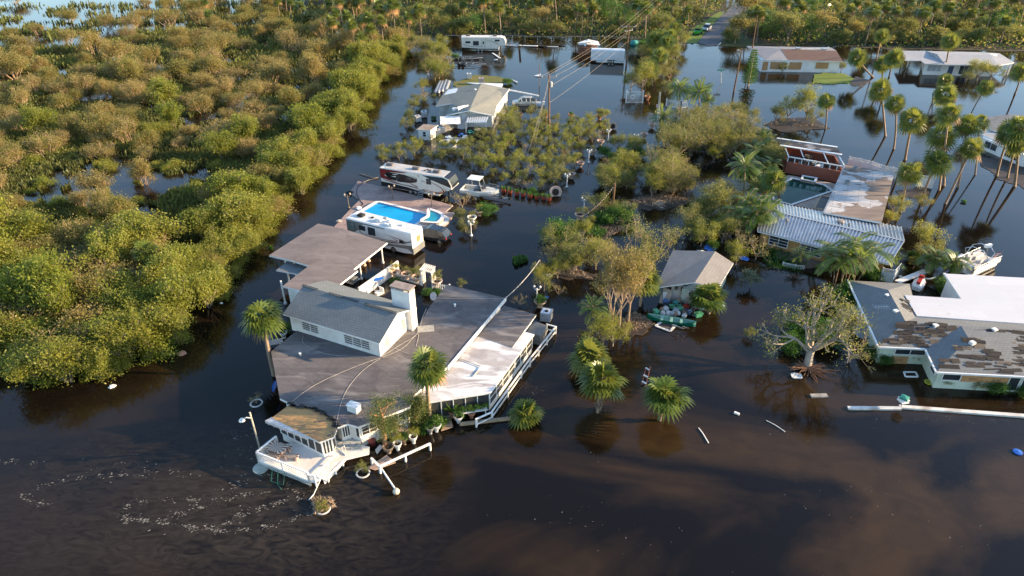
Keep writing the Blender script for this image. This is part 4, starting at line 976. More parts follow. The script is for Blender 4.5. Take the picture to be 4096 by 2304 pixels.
# small shed
sh = thing('garden_shed', 'small white shed with rusty brown roof and broken corner by the flooded orchard', 'shed', P(1700, 550, 0))
roofmesh([[(1666, 518, 1.9), (1724, 520, 1.9), (1753, 500, 2.3), (1694, 496, 2.3)]], .1, mat('rust_roof', (.26, .17, .11), (.36, .30, .25), .8, .9), TRIM, sh)
ws = offset_poly(PP([(1666, 518), (1724, 520), (1753, 500), (1694, 496)], 1.9), .2); walls(ws, -.4, 1.82, RVWHITE, sh); win(sh, ws[0], ws[1], .35, .62, .6, 1.5, 1, 2, centroid(ws))
def ibc(label, px, py, m=None, group='caged water totes', rz=.1, z=0):
 t = thing('water_tote', label, 'tote', P(px, py, 0), rz, group, world=False); mb = MB(); mb.box((0, 0, z + .62), (1.0, 1.05, 1.0)); build('tank', mb, m or mat('tote_plastic', (.60, .60, .58), (.5, .5, .48), .5, 2), t)
 mb = MB()
 for k in range(6):
  x = -.54 + k * .216
  for s in (-1, 1): mb.beam((x, s * .56, z + .1), (x, s * .56, z + 1.15), .025); mb.beam((s * .54, x, z + .1), (s * .54, x, z + 1.15), .025)
 for zz in (.15, .5, .85, 1.15):
  for s in (-1, 1): mb.beam((-.54, s * .56, z + zz), (.54, s * .56, z + zz), .03); mb.beam((s * .54, -.56, z + zz), (s * .54, .56, z + zz), .03)
 build('cage', mb, ALU, t); mb = MB(); mb.lathe((0, 0, z + 1.12), [(.2, 0), (.2, .06), (.1, .07)], 10); build('lid', mb, BLACK, t); return t
ibc('caged white tote in front of the rusty shed, nearer one', 1752, 543); ibc('caged white tote behind another beside the rusty shed', 1768, 532)
ibc('white tote standing in water left of the grey-roofed house, upper', 1697, 469); ibc('white tote tilted among shrubs left of the grey-roofed house, lower', 1672, 487, rz=.5)
ibc('blue-lidded white tote at the dark flat roof corner', 2185, 1283, mat('tote_blue', (.45, .52, .6), None, .5, 2), rz=-.3, z=.1)
ibc('orange striped tote on the grass behind the grey-roofed house', 1926, 338, mat('tote_orange', (.55, .35, .25), (.6, .55, .5), .5, 3), z=.3)
ibc('square white cooler box by the shrub behind the grey-roofed house', 1877, 318, MATS['rv_white'], z=.2)
def planter(label, px, py, r=.85, hh=1.0, m=None, group='large white round planters'):
 t = thing('round_planter', label, 'planter', P(px, py, 0), 0, group, world=False); mb = MB(); mb.lathe((0, 0, -.3), [(r * .95, 0), (r, hh + .2), (r * 1.02, hh + .3), (r * .9, hh + .3), (r * .88, hh + .15)], 18); build('tub', mb, m or RVWHITE, t)
 mb = MB(); mb.lathe((0, 0, hh - .14), [(r * .87, 0), (.01, .03)], 14); build('soil', mb, SOIL, t)
planter('round white tub at the orchard edge, left of two', 1776, 588); planter('round white tub at the orchard edge, right of two', 1808, 592)
# aluminium pontoon tubes side by side
for k, (xa, ya, xb, yb) in enumerate(((1741, 372, 1762, 326), (1752, 372, 1772, 326), (1768, 366, 1785, 322), (1782, 362, 1797, 324))):
 t = thing('pontoon_tube', ['leftmost', 'second', 'third', 'rightmost'][k] + ' long aluminium tube of the row left of the house', 'pontoon', P(xa, ya, 0), 0, 'aluminium tubes lying in a row')
 a, b = P(xa, ya, .25), P(xb, yb, .25); d = (b - a).normalized(); mb = MB(); mb.tube([a, a + d * .5, b - d * .4, b], [.1, .38, .38, .15], 10); build('tube', mb, ALU, t, smooth=True)
# ---- small house with carport, junk pile
rots = math.atan2((P(2861, 1005, 3) - P(2780, 1128, 3)).y, (P(2861, 1005, 3) - P(2780, 1128, 3)).x)
SH_PALE = shingle_mat('shingle_pale', (.23, .22, .215), (.14, .135, .13), -rots, .3)
h3 = thing('small_gabled_house', 'small pale green house with grey gable roof and open carport behind the junk pile', 'house', P(2750, 1130, 0))
RB, RF = (2861, 1005, 3.1), (2780, 1129, 3.1)
roofmesh([[RB, (2691, 1001, 2.1), (2622, 1150, 2.1), RF], [RB, RF, (2872, 1156, 2.2), (2934, 1052, 2.2)]], .14, SH_PALE, TRIM, h3, 'roof', 'grey shingle roof, right slope catching the sun')
GREENW = mat('mint_wall', (.50, .56, .46), (.42, .48, .39), .8, 1); h3w = PP([(2730, 1152), (2862, 1163), (2915, 1060), (2790, 1035)], 2.1)
walls(h3w, -.5, 2.0, GREENW, h3); mb = MB(); g = [P(2731, 1152, 2.0), P(2861, 1163, 2.0), P(2781, 1134, 2.95)]
mb.poly(g).poly([p + Vector((0, .2, 0)) for p in g[::-1]]); build('gable_end', mb, mat('gable_blue', (.55, .60, .60), None, .8, 2), h3)
win(h3, h3w[0], h3w[1], .2, .62, .1, 1.75, 2, 1, centroid(h3w), TRIM, GLASS, 'sliding_door')
for (x, y) in ((2692, 1197), (2640, 1190)):
 mb = MB(); mb.box(P(x, y, 0) + Vector((0, 0, .8)), (.12, .12, 2.6)); build('post', mb, mat('post_green', (.35, .4, .35), None, .8, 2), h3)
roofmesh([[(2788, 1000, 2.3), (2806, 1001, 2.6), (2820, 1004, 2.3), (2800, 1012, 2.3)]], .1, SH_PALE, TRIM, h3, 'small_rear_roof')
for k, (x, y, w_, hh, an, ti, mm, lab) in enumerate(((2690, 1212, 2.4, 1.5, .35, 1.35, RVWHITE, 'white ribbed door panel standing at the carport'), (2722, 1222, 2.4, 2.3, -.25, 1.3, mat('door_beige', (.47, .44, .40), (.40, .37, .33), .6, 2), 'beige garage door half with square lights, left one'),
           (2780, 1240, 2.4, 2.4, -.3, 1.3, MATS['door_beige'], 'beige garage door half with square lights, right one'), (2812, 1248, 1.0, 2.0, -.35, 1.25, RVWHITE, 'narrow white door leaning beside the beige garage doors'), (2650, 1225, 1.1, 2.0, -.6, 1.0, mat('tan_door', (.5, .42, .34), None, .7, 2), 'tan panel leaning leftmost at the junk pile'))):
 t = crumple('leaning_door', lab, 'door panel', x, y, w_, hh, an, ti, mm, -.2, 0, 'door panels leaning at the small house')
 t.children[0].data.transform(Matrix.Identity(4))
 if 'square' in lab:
  for i in (-.7, -.05, .55):
   mb = MB(); M = Matrix.Rotation(ti, 3, 'X'); mb.box((i, 1.9 * math.cos(ti) - .08, -.2 + 1.95 * math.sin(ti)), (.36, .4, .06), 0, M); build('square_light', mb, GLASS, t)
drum = thing('water_drum', 'white plastic drum with black lid at the small house corner', 'drum', P(2723, 1178, 0), world=False)
mb = MB(); mb.lathe((0, 0, 0), [(.6, 0), (.62, .9), (.55, 1.15), (.35, 1.3), (.3, 1.3)], 16); build('tank', mb, RVWHITE, drum, smooth=True); mb = MB(); mb.lathe((0, 0, 1.3), [(.33, 0), (.33, .06), (.05, .08)], 12); build('lid', mb, BLACK, drum)
# junk: individually tubs, bags, boxes
rnd = random.Random(8)
JM = [mat('tub_clear', (.40, .46, .50), None, .4, 2), mat('bag_white', (.55, .55, .55), None, .6, 3), mat('tub_green', (.10, .38, .22), None, .5, 2), mat('bag_brown', (.3, .2, .14), None, .8, 3), BLACK, REDP, mat('teal_box', (.05, .3, .28), None, .5, 2), mat('blue_bin', (.1, .2, .4), None, .5, 2)]
names = ['clear tub', 'white bag', 'green tub', 'brown sack', 'black bag', 'red crate', 'teal box', 'blue bin']
spots = [(2660, 1247, 1), (2672, 1262, 1), (2690, 1240, 2), (2702, 1255, 0), (2700, 1264, 3), (2712, 1262, 1), (2718, 1246, 2), (2700, 1232, 6), (2728, 1236, 4), (2742, 1244, 5), (2735, 1258, 3), (2650, 1262, 1), (2690, 1264, 0), (2752, 1258, 7), (2676, 1233, 4), (2664, 1228, 7), (2758, 1240, 4), (2624, 1258, 2), (2792, 1266, 2), (2710, 1222, 3), (2646, 1250, 3), (2736, 1270, 1)]
where = ['at its left end', 'beside the canoe', 'near its top', 'in its middle', 'by the bicycles', 'at its right end']
used = {}
def jlabel(nm, i, pile):
 k = ('left end' if i % 5 == 0 else 'top' if i % 5 == 1 else 'front edge' if i % 5 == 2 else 'right end' if i % 5 == 3 else 'middle')
 return nm + ' lying at the ' + k + ' of the ' + pile
for i, (x, y, k) in enumerate(spots):
 px_ = 'far left' if x < 2655 else 'left part' if x < 2675 else 'left of centre' if x < 2695 else 'centre' if x < 2715 else 'right part' if x < 2740 else 'far right'; py_ = 'front' if y > 1250 else 'middle' if y > 1237 else 'top'
 t = thing(names[k].replace(' ', '_'), names[k] + ' at ' + px_ + ', ' + py_ + ', of the junk pile above the canoe', 'box' if k in (0, 2, 6, 7, 5) else 'bag', P(x, y, 0), rnd.uniform(0, 3), 'junk heaped by the small house', world=False)
 mb = MB(); s = rnd.uniform(.55, .85); z0 = (1268 - y) / 60 * .5
 if k in (0, 2, 6, 7, 5):
  mb.loft([[Vector((a * s * f, b * s * .7 * f, z0 + z)) for a, b in ((-.5, -.5), (.5, -.5), (.5, .5), (-.5, .5))] for f, z in ((.8, 0), (1, .42), (1.08, .42), (1.08, .48), (.9, .48), (.8, .46))])
 else:
  mb.lathe((0, 0, z0), [(s * .3, 0), (s * .52, .12), (s * .5, .32), (s * .3, .48), (.05, .55)], 9)
  mb.v = [(x_ + rnd.uniform(-.05, .05), y_ * .8 + rnd.uniform(-.05, .05), z_) for x_, y_, z_ in mb.v]
 build('shell', mb, JM[k], t)
dt = thing('wrecked_metal_frame', 'black bent metal frame on top of the junk pile by the small house', 'frame', P(2668, 1232, 0))
mb = MB(); mb.tube([P(2642, 1235, .2), P(2645, 1212, .9), P(2700, 1214, 1.0), P(2705, 1232, .5)], .05, 5).tube([P(2655, 1232, .3), P(2662, 1208, 1.2), P(2690, 1205, 1.3)], .04, 5).tube([P(2670, 1225, .9), P(2730, 1222, 1.1)], .04, 5); build('tubes', mb, BLACK, dt)
def bicycle(label, loc, rz, tilt, z=0):
 t = thing('bicycle', label, 'bicycle', loc, 0, 'bicycles on the junk pile', world=False); t.rotation_euler = (tilt, 0, rz)
 for x in (-.52, .52):
  mb = MB(); n = 18; mb.tube([(x + .34 * math.cos(2 * PI * k / n), 0, z + .34 + .34 * math.sin(2 * PI * k / n)) for k in range(n + 1)], .03, 5); w_ = build('wheel', mb, BLACK, t)
  mb = MB(); n = 18; mb.tube([(x + .31 * math.cos(2 * PI * k / n), 0, z + .34 + .31 * math.sin(2 * PI * k / n)) for k in range(n + 1)], .015, 4)
  for k in range(6): mb.beam((x, 0, z + .34), (x + .31 * math.cos(k * PI / 3), 0, z + .34 + .31 * math.sin(k * PI / 3)), .008)
  build('rim', mb, CHROME, w_)
 mb = MB(); Fm = [(-.52, .34), (-.12, .32), (-.25, .8), (.32, .85), (-.12, .32)]
 mb.tube([(a, 0, z + b) for a, b in Fm], .022, 5).tube([(-.52, 0, z + .34), (-.22, 0, z + .72)], .018, 5).tube([(.52, 0, z + .34), (.35, 0, z + .98), (.3, 0, z + 1.0)], .02, 5).tube([(-.25, 0, z + .75), (-.28, 0, z + .92)], .02, 5); build('frame', mb, CHROME, t)
 mb = MB(); mb.tube([(.25, -.28, z + 1.02), (.34, 0, z + .98), (.25, .28, z + 1.02)], .02, 5); build('handlebar', mb, BLACK, t); mb = MB(); mb.box((-.28, 0, z + .94), (.26, .14, .06)); build('saddle', mb, BLACK, t)
bicycle('silver bicycle standing among the junk right of the tubs', P(2758, 1262, .1), -.25, .25); bicycle('dark bicycle leaning behind the silver one near the garage door', P(2768, 1243, .3), .6, .3)
bicycle('bicycle lying on its side across the green canoe', P(2722, 1303, .42), -.3, 1.25)
# canoe
cn = thing('green_canoe', 'dark green canoe with pale green inside floating in front of the junk pile', 'canoe', P(2688, 1295, 0))
a, b = P(2588, 1272, .1), P(2783, 1304, .1); d = (b - a); Lc = d.length; d.normalize(); sd = Vector((-d.y, d.x, 0)); N = 14; out = []; inn = []
for k in range(N + 1):
 t = k / N; wv = .52 * math.sin(PI * t) ** .55 + .02; hz = .38 + .22 * abs(2 * t - 1) ** 3; c = a + d * Lc * t
 out.append([c + sd * wv + Vector((0, 0, hz)), c + sd * wv * .85 + Vector((0, 0, .05)), c + sd * wv * .3 - Vector((0, 0, .12)), c - sd * wv * .3 - Vector((0, 0, .12)), c - sd * wv * .85 + Vector((0, 0, .05)), c - sd * wv + Vector((0, 0, hz))])
 inn.append([p * .0 + c + (p - c) * .93 + Vector((0, 0, .02)) for p in out[-1]])
def shell(rows, m, nm, par, flip=False):
 mb = MB(); n = len(rows[0])
 for r_ in rows: mb.v += [tuple(p) for p in r_]
 for i in range(len(rows) - 1):
  for k in range(n - 1): q = [i * n + k, i * n + k + 1, (i + 1) * n + k + 1, (i + 1) * n + k]; mb.face(q[::-1] if flip else q)
 return build(nm, mb, m, par)
shell(out, mat('canoe_green', (.0, .12, .07), None, .3, 2), 'hull', cn); shell(inn, mat('canoe_inside', (.22, .42, .36), None, .5, 2), 'inner_hull', cn, True)
for t in (.3, .5, .7):
 mb = MB(); c = a + d * Lc * t; mb.box(c + Vector((0, 0, .3)), (.3, .95, .05), math.atan2(d.y, d.x)); build('seat', mb, MATS['canoe_inside'], cn)
# ---- long house with ribbed metal roof, damaged flat roof wing, red house, green pool
h4 = thing('metal_roofed_house', 'long ochre house with ribbed white metal roof behind the areca palms', 'house', P(3320, 960, 0))
METAL = mat('ribbed_metal', (.42, .44, .46), (.32, .34, .36), .35, .7, metal=.35, spec=.5)
eL, eR = P(3029, 925, 2.1), P(3557, 1058, 2.1); rL, rR = P(3050, 836, 2.9), P(3616, 965, 2.9); uL, uR = P(3045, 800, 2.2), P(3603, 909, 2.2)
roofmesh([[eL, eR, rR, rL], [rL, rR, uR, uL]], .12, METAL, TRIM, h4, 'roof', 'ribbed white metal roof', True)
mb = MB(); N = 42
for k in range(N + 1):
 t = k / N
 for A, B, C, D in ((eL, eR, rL, rR), (rL, rR, uL, uR)):
  p, q = A.lerp(B, t), C.lerp(D, t); mb.beam(p + Vector((0, 0, .05)), q + Vector((0, 0, .05)), .11, .13)
build('roof_ribs', mb, METAL, h4); mb = MB(); mb.beam(rL + Vector((0, 0, .06)), rR + Vector((0, 0, .06)), .3, .05); build('ridge_cap', mb, METAL, h4)
OCHRE = mat('ochre_wall', (.42, .25, .09), (.34, .2, .07), .8, 1)
w4 = offset_poly([eL, eR, uR, uL], .5); walls(w4, -.5, 2.12, OCHRE, h4); c4 = centroid(w4)
for t0, t1, z0, z1, nx, nz in ((.08, .24, .6, 1.8, 2, 3), (.34, .52, .5, 1.7, 2, 4), (.88, .955, .4, 1.6, 1, 4)): win(h4, w4[0], w4[1], t0, t1, z0, z1, nx, nz, c4)
for (x, y, s) in ((3362, 890, .5), (3146, 884, .18), (3364, 934, .2), (3396, 901, .15)):
 mb = MB(); q = P(x, y, 2.72); mb.lathe(q, [(s * .7, 0), (s * .7, .12), (s, .14), (s * .8, .3), (.02, .34)], 10); build('roof_vent', mb, mat('rust_vent', (.3, .26, .22), None, .7, 3), h4)
def wornroof():
 m, n, b = nodes('peeled_flat_roof'); rot = -math.atan2((P(3525, 892, 2.6) - P(3297, 852, 2.6)).y, (P(3525, 892, 2.6) - P(3297, 852, 2.6)).x)
 br = n.nodes.new('ShaderNodeTexBrick'); br.inputs['Scale'].default_value = 1; br.inputs['Brick Width'].default_value = 3.0; br.inputs['Row Height'].default_value = .42; br.inputs['Mortar Size'].default_value = .03
 br.inputs['Color1'].default_value = (.50, .49, .48, 1); br.inputs['Color2'].default_value = (.33, .32, .32, 1); br.inputs['Mortar'].default_value = (.10, .09, .09, 1)
 n.links.new(mapped(n, (1, 1, 1), rot), br.inputs['Vector'])
 wf = noisefac(n, 1.0, .475, .485, 7, mapped(n, (.22, .27, 1), rot), .25); fel = noisefac(n, 1, .3, .7, 5, mapped(n, (.3, 1.2, 1), rot), .3)
 c = mixcol(n, wf, br.outputs['Color'], mixcol(n, fel, (.13, .10, .085), (.24, .18, .14)))
 n.links.new(c, b.inputs['Base Color']); b.inputs['Roughness'].default_value = .85; bumpit(n, b, wf, .5, .04); return m
WORN = wornroof()
h5 = thing('damaged_flat_roof_wing', 'house wing with peeled flat roof, brown felt patches over white boards', 'house', P(3420, 800, 0))
fr5 = PP([(3382, 660), (3578, 692), (3527, 890), (3297, 850)], 2.75); slab('flat_roof', fr5, 2.75, .2, WORN, TRIM, h5); w5 = offset_poly(fr5, .35); w5 = PP([(3390, 668), (3568, 698), (3520, 880), (3304, 842)], 2.75); walls(w5, -.5, 2.55, mat('wing_wall', (.5, .46, .4), None, .8, 2), h5)
for (x, y) in ((3419, 680), (3388, 736)):
 mb = MB(); q = P(x, y, 2.75); mb.lathe(q, [(.35, 0), (.38, .5), (.3, .5), (.28, .3)], 12); build('roof_drum', mb, ALU, h5)
mb = MB(); mb.beam(fr5[3] + Vector((-.1, 0, -.1)), fr5[0] + Vector((-.1, 0, -.1)), .14, .2); build('gutter', mb, ALU, h5)
# red house, roof stripped
h6 = thing('red_house_ruin', 'brick red house with roof torn open above the green pool', 'house', P(3270, 690, 0))
RED = mat('red_wall', (.31, .10, .06), (.25, .085, .05), .85, 1)
ra_, rb_ = P(3150, 705, 0), P(3366, 732, 0); ra_ = P(3140, 690, 0); back_ = Vector((.20, 1, 0)).normalized() * 6.8
A, B = P(3140, 690, 0), P(3362, 732, 0); C_, D_ = B + back_, A + back_
mb = MB()
for p, q in ((A, B), (B, C_), (C_, D_), (D_, A)): mb.beam(p + Vector((0, 0, .6)), q + Vector((0, 0, .6)), .22, 2.4)
wr_ = build('wall', mb, RED, h6)
mb = MB(); mb.poly([p + Vector((0, 0, .08)) for p in (A, B, C_, D_)]); build('floor', mb, mat('ruin_floor', (.25, .18, .14), (.15, .11, .09), .9, 1), h6)
for t0, t1, z0, z1 in ((.2, .34, .7, 1.5), (.45, .58, .3, 1.6), (.82, .97, .2, 1.6)): win(h6, A, B, t0, t1, z0, z1, 1 if z0 < .5 else 2, 1 if z0 < .5 else 3, (A + C_) / 2 + Vector((0, 0, 0)), TRIM, GLASS)
mb = MB(); up = Vector((0, 0, 2.6))
for k in range(9):
 p = A.lerp(B, k / 8); mb.box(p + Vector((0, 0, 2.15)), (.1, .1, .9))
build('studs', mb, TRIM, h6); mb = MB()
for p, q in ((A, B), (B, C_), (C_, D_), (D_, A)): mb.beam(p + up, q + up, .14, .14)
for k in (2, 5): p, q = A.lerp(B, k / 7), D_.lerp(C_, k / 7); mb.beam(p + up, q + up + Vector((0, 0, .2)), .1, .14)
build('roof_frame', mb, RVWHITE, h6)
e1, e2 = D_.lerp(A, .36) + Vector((-.8, 0, 2.8)), C_.lerp(B, .36) + Vector((.4, 0, 2.8)); mb = MB(); f1, f2 = D_ + Vector((-.8, .6, 2.9)), C_ + Vector((.4, .6, 2.9))
mb.prism([e1, e2, f2, f1], -.14); build('rear_roof', mb, mat('tar_black', (.045, .045, .05), (.2, .2, .21), .8, .5, lo=.5, hi=.62), h6)
mb = MB(); mb.beam(e1 + Vector((0, 0, .06)), e2 + Vector((0, 0, .06)), .5, .1); mb.beam(f1 + Vector((0, 0, .06)), f2 + Vector((0, 0, .06)), .4, .1); build('roof_edge', mb, RVWHITE, h6)
for k, t in enumerate((.06, .17, .28, .40, .76, .88)):
 mb = MB(); p = A.lerp(B, t) + Vector((0, .15, 0)); mb.beam(p + Vector((.0, 0, 1.5)), p + Vector((.15, .4, 2.75)), .62, .09, up=(0, -1, .2)); build('dark_shutter', mb, mat('shutter_black', (.03, .022, .02), None, .8, 2), h6)
rnd = random.Random(2)
for k in range(16):
 mb = MB(); p = A.lerp(B, rnd.uniform(.1, .9)).lerp(D_.lerp(C_, .5), rnd.uniform(.1, .9)); mb.box(p + Vector((0, 0, .5 + rnd.random() * .7)), (rnd.uniform(.4, 1.4), rnd.uniform(.3, .8), rnd.uniform(.1, .7)), rnd.uniform(0, 3)); build('wreckage', mb, [RVWHITE, DARK, PLANKW, ALU][k % 4], h6)
# pool deck and green pool
dk5 = PP([(3155, 700), (3362, 738), (3340, 790), (3300, 852), (3223, 830), (3060, 800), (3050, 765), (3100, 720)], .25)
dko = thing('pool_deck', 'tan deck with red edge around the green pool', 'deck', P(3200, 760, 0)); slab('floor', dk5, .25, .7, mat('tan_deck', (.42, .32, .25), (.32, .24, .19), .8, 1), RED, dko)
gp = thing('green_pool', 'murky dark green pool behind the palm, next to the red house', 'pool', P(3210, 770, 0))
GP = poolwater('green_water', (.008, .06, .045), (.004, .025, .02)); GP.node_tree.nodes['Principled BSDF'].inputs['Specular IOR Level'].default_value = .15
po = PP([(3165, 708), (3300, 736), (3338, 762), (3168, 820), (3092, 800), (3084, 760)], .4); poolshape('g', po, .38, .35, .29, GP, gp, RED)
po = PP([(3209, 699), (3272, 710), (3262, 728), (3203, 716)], .7); poolshape('s', po, .68, .3, .6, GP, gp, mat('tan_tile', (.4, .3, .24), None, .7, 3))
mb = MB();
sk = thing('dark_pergola_box', 'dark slatted box frame between green pool and peeled flat roof', 'screen', P(3285, 815, 0)); a, b, c, d = P(3285, 783, 2.2), P(3325, 790, 2.2), P(3298, 838, 2.2), P(3258, 832, 2.2)
for p, q in ((a, b), (b, c), (c, d), (d, a)): mb.beam(p, q, .12, .12); mb.beam(p - Vector((0, 0, 2)), p, .1, .1)
build('frame', mb, mat('timber_tan', (.45, .3, .2), None, .7, 2), sk); mb = MB(); mb.poly([p - Vector((0, 0, .05)) for p in (a, b, c, d)]); build('dark_cover', mb, SCREEN, sk)
# vinyl fence with lattice top
def vinyl(label, pts, h=1.7):
 t = thing('vinyl_fence', label, 'fence', P(*pts[0], 0), group='white vinyl lattice-top fence pieces')
 for i in range(len(pts) - 1):
  a, b = P(*pts[i], 0), P(*pts[i + 1], 0); mb = MB(); mb.beam(a + Vector((0, 0, (h - .5) / 2)), b + Vector((0, 0, (h - .5) / 2)), .05, h - .4); build('board_panel', mb, RVWHITE, t)
  mb = MB(); lattice(mb, a, b, h - .45, h, .16); build('lattice_top', mb, RVWHITE, t)
  mb = MB(); mb.box(a + Vector((0, 0, h / 2)), (.13, .13, h + .2)); build('post', mb, RVWHITE, t)
vinyl('white vinyl fence with lattice top behind the peeled flat roof', [(3388, 668), (3430, 676), (3478, 688), (3515, 702), (3560, 712), (3578, 716)], 1.7)
vinyl('single white vinyl fence panel standing between leaning palms', [(3663, 745), (3728, 755)], 1.8)
vinyl('white vinyl fence panel angled behind the hip-roofed house corner', [(3518, 1120), (3565, 1130), (3590, 1100)], 1.6)
# ---- hip-roofed house lower right
h7 = thing('hip_roofed_house', 'mint green house with grey hip roofs torn open, right edge, foreground', 'house', P(3800, 1450, 0))
SH7 = shingle_mat('shingle_worn', (.215, .22, .215), (.11, .115, .12), 0.0, .25); SH7b = SH7
ze, zr = 2.15, 3.3
A = (3391, 1121, ze); B = (3513, 1389, ze); C = (3700, 1397, ze); D = (3744, 1490, ze); E = (4110, 1509, ze); E2 = (4420, 1520, ze)
I = (3553, 1160, 3.2); J = (3623, 1287, zr); K = (3845, 1303, zr); L_ = (4420, 1335, zr); Mx = (3874, 1352, 3.25); Nn = (3638, 1135, ze); O_ = (3672, 1266, 2.55)
r7 = roofmesh([[A, B, J, I], [A, I, Nn], [I, J, O_, Nn], [J, B, C, K], [C, D, Mx, K], [D, E, Mx], [K, Mx, E, (4180, 1430, 2.6), (4170, 1322, zr)], [(4170, 1322, zr), (4180, 1430, 2.6), E, (4420, 1520, ze), L_], [J, K, (4170, 1322, zr), L_, (4420, 1310, 2.55), O_]], .16, SH7, RVWHITE, h7, 'roof', 'grey hip roof with black torn felt')
QW = lambda *p: [P(*q) for q in p]
shreds(h7, QW(B, C, K, J), 62, TORN, 1, (1.1, .3), dens=lambda u, v: v > .1)
shreds(h7, QW(D, E, (3900, 1360, 3.2), Mx), 45, TORN, 2, (1.2, .3), dens=lambda u, v: v > .08)
shreds(h7, QW((3960, 1460, 2.4), (4200, 1475, 2.4), (4160, 1330, 3.3), (3890, 1310, 3.3)), 105, TORN, 3, (1.2, .3))
shreds(h7, QW((3600, 1180, 2.8), (3625, 1190, 2.7), (3660, 1260, 2.7), (3630, 1262, 3.2)), 8, TORN, 4, (.5, .3))
for (x, y, z) in ((3549, 1187, 2.9), (3582, 1250, 3.0), (3740, 1307, 3.1), (3888, 1376, 3.1), (3976, 1324, 3.2)):
 mb = MB(); mb.box(P(x, y, z) + Vector((0, 0, .12)), (.45, .4, .3), .3); build('roof_vent', mb, RVWHITE, h7)
mb = MB(); mb.beam(P(A[0], A[1], ze), P(B[0], B[1], ze), .16, .16); mb.beam(P(B[0], B[1], ze), P(C[0], C[1], ze), .14, .14); mb.beam(P(C[0], C[1], ze), P(D[0], D[1], ze), .14, .14); mb.beam(P(D[0], D[1], ze), P(E[0], E[1], ze), .14, .14); build('gutter', mb, RVWHITE, h7)
o7 = PP([(3391, 1121), (3513, 1389), (3700, 1397), (3744, 1490), (4110, 1509), (4420, 1520), (4420, 1400), (4000, 1330), (3640, 1290), (3625, 1140)], ze); w7 = offset_poly(o7, .5); walls(w7, -.5, 2.02, GREENW, h7, 'wall'); c7 = P(3900, 1350, 0)
win(h7, w7[1], w7[2], .32, .98, 1.1, 1.75, 2, 1, c7, RVWHITE); win(h7, w7[3], w7[4], .06, .28, 1.0, 1.75, 1, 1, c7, RVWHITE); win(h7, w7[2], w7[3], .5, .85, 1.0, 1.7, 1, 1, c7, RVWHITE)
win(h7, w7[4], w7[5], .02, .16, .2, 1.75, 1, 1, c7, RVWHITE, GLASS, 'sliding_door'); win(h7, w7[3], w7[4], .86, .99, .2, 1.75, 1, 1, c7, RVWHITE, GLASS, 'sliding_door')
def plyboard(t0, t1, z0, z1, a, b):
 A_, B_ = Vector((a.x, a.y, 0)), Vector((b.x, b.y, 0)); nr = outn(A_, B_, c7); p, q = A_.lerp(B_, t0) + nr * .05, A_.lerp(B_, t1) + nr * .05; mb = MB(); mb.beam(p + Vector((0, 0, (z0 + z1) / 2)), q + Vector((0, 0, (z0 + z1) / 2)), .05, z1 - z0); o = build('plywood_board', mb, PLYWOOD, h7)
 m2 = MB(); rr = random.Random(int(t0 * 100)); d = (q - p).normalized(); Lq = (q - p).length; k0 = max(1, int(Lq / 1.4))
 for k in range(k0):
  c = p.lerp(q, (k + .5) / k0) + nr * .03
  for j in range(5):
   x = -.3 + j * .13; m2.beam(c + d * x + Vector((0, 0, (z0 + z1) / 2 - .13 + rr.uniform(-.03, .05))), c + d * (x + rr.uniform(-.05, .12)) + Vector((0, 0, (z0 + z1) / 2 + .13)), .01, .03)
 build('spray_marks', m2, BLACK, o)
plyboard(.29, .85, .95, 1.7, w7[3], w7[4]); plyboard(.30, .66, .0, .85, w7[1], w7[2])
# antenna and big dish
an = thing('roof_antenna', 'thin television antenna tilted over the grey hip roof', 'antenna', P(3500, 1300, 2.4)); mb = MB(); mb.tube([P(3497, 1302, 2.6), P(3518, 1228, 4.6)], .03, 5)
build('mast', mb, CHROME, an); mb = MB(); c = P(3518, 1228, 4.6)
mb.tube([c + Vector((-.6, 0, 0)), c + Vector((.9, -.1, .1))], .02, 4)
for k in range(6): mb.tube([c + Vector((-.5 + .26 * k, -.4, .02)), c + Vector((-.5 + .26 * k, .4, .02))], .015, 4)
build('elements', mb, CHROME, an)
dd = thing('large_satellite_dish', 'large grey mesh dish standing left of the hip roof corner', 'satellite dish', P(3452, 1345, 0)); build('reflector', dishmesh(P(3452, 1323, .9), .95, (-.15, -.5, .9)), mat('dish_mesh', (.28, .31, .33), None, .5, 3), dd, smooth=True); mb = MB(); mb.tube([P(3452, 1345, 0), P(3452, 1326, .85)], .06, 6); build('mast', mb, ALU, dd)
# white flat roof behind it
h8 = thing('white_flat_roof_house', 'wide house with bright white flat roof at right edge behind the hip roofs', 'house', P(3900, 1200, 0))
WHITEROOF = rollroof_mat('white_roof_coating', (.54, .55, .57), (.44, .45, .48), (.46, .46, .46), .05, 1.3, .3, (.28, .28, .29), .66, .74)
f8 = [(3619, 1180), (3668, 1263), (4096, 1294), (4420, 1318), (4420, 1130), (4096, 1111), (3777, 1094), (3845, 1195)]
slab('flat_roof', PP(f8, 2.75), 2.75, .2, WHITEROOF, TRIM, h8, 'white coated flat roof with grey scuffs'); walls(offset_poly(PP(f8, 2.75), .35), -.5, 2.54, OFFW, h8)
mb = MB(); mb.beam(P(3777, 1094, 2.62), P(3845, 1195, 2.62), .25, .16); build('gutter', mb, RVWHITE, h8)
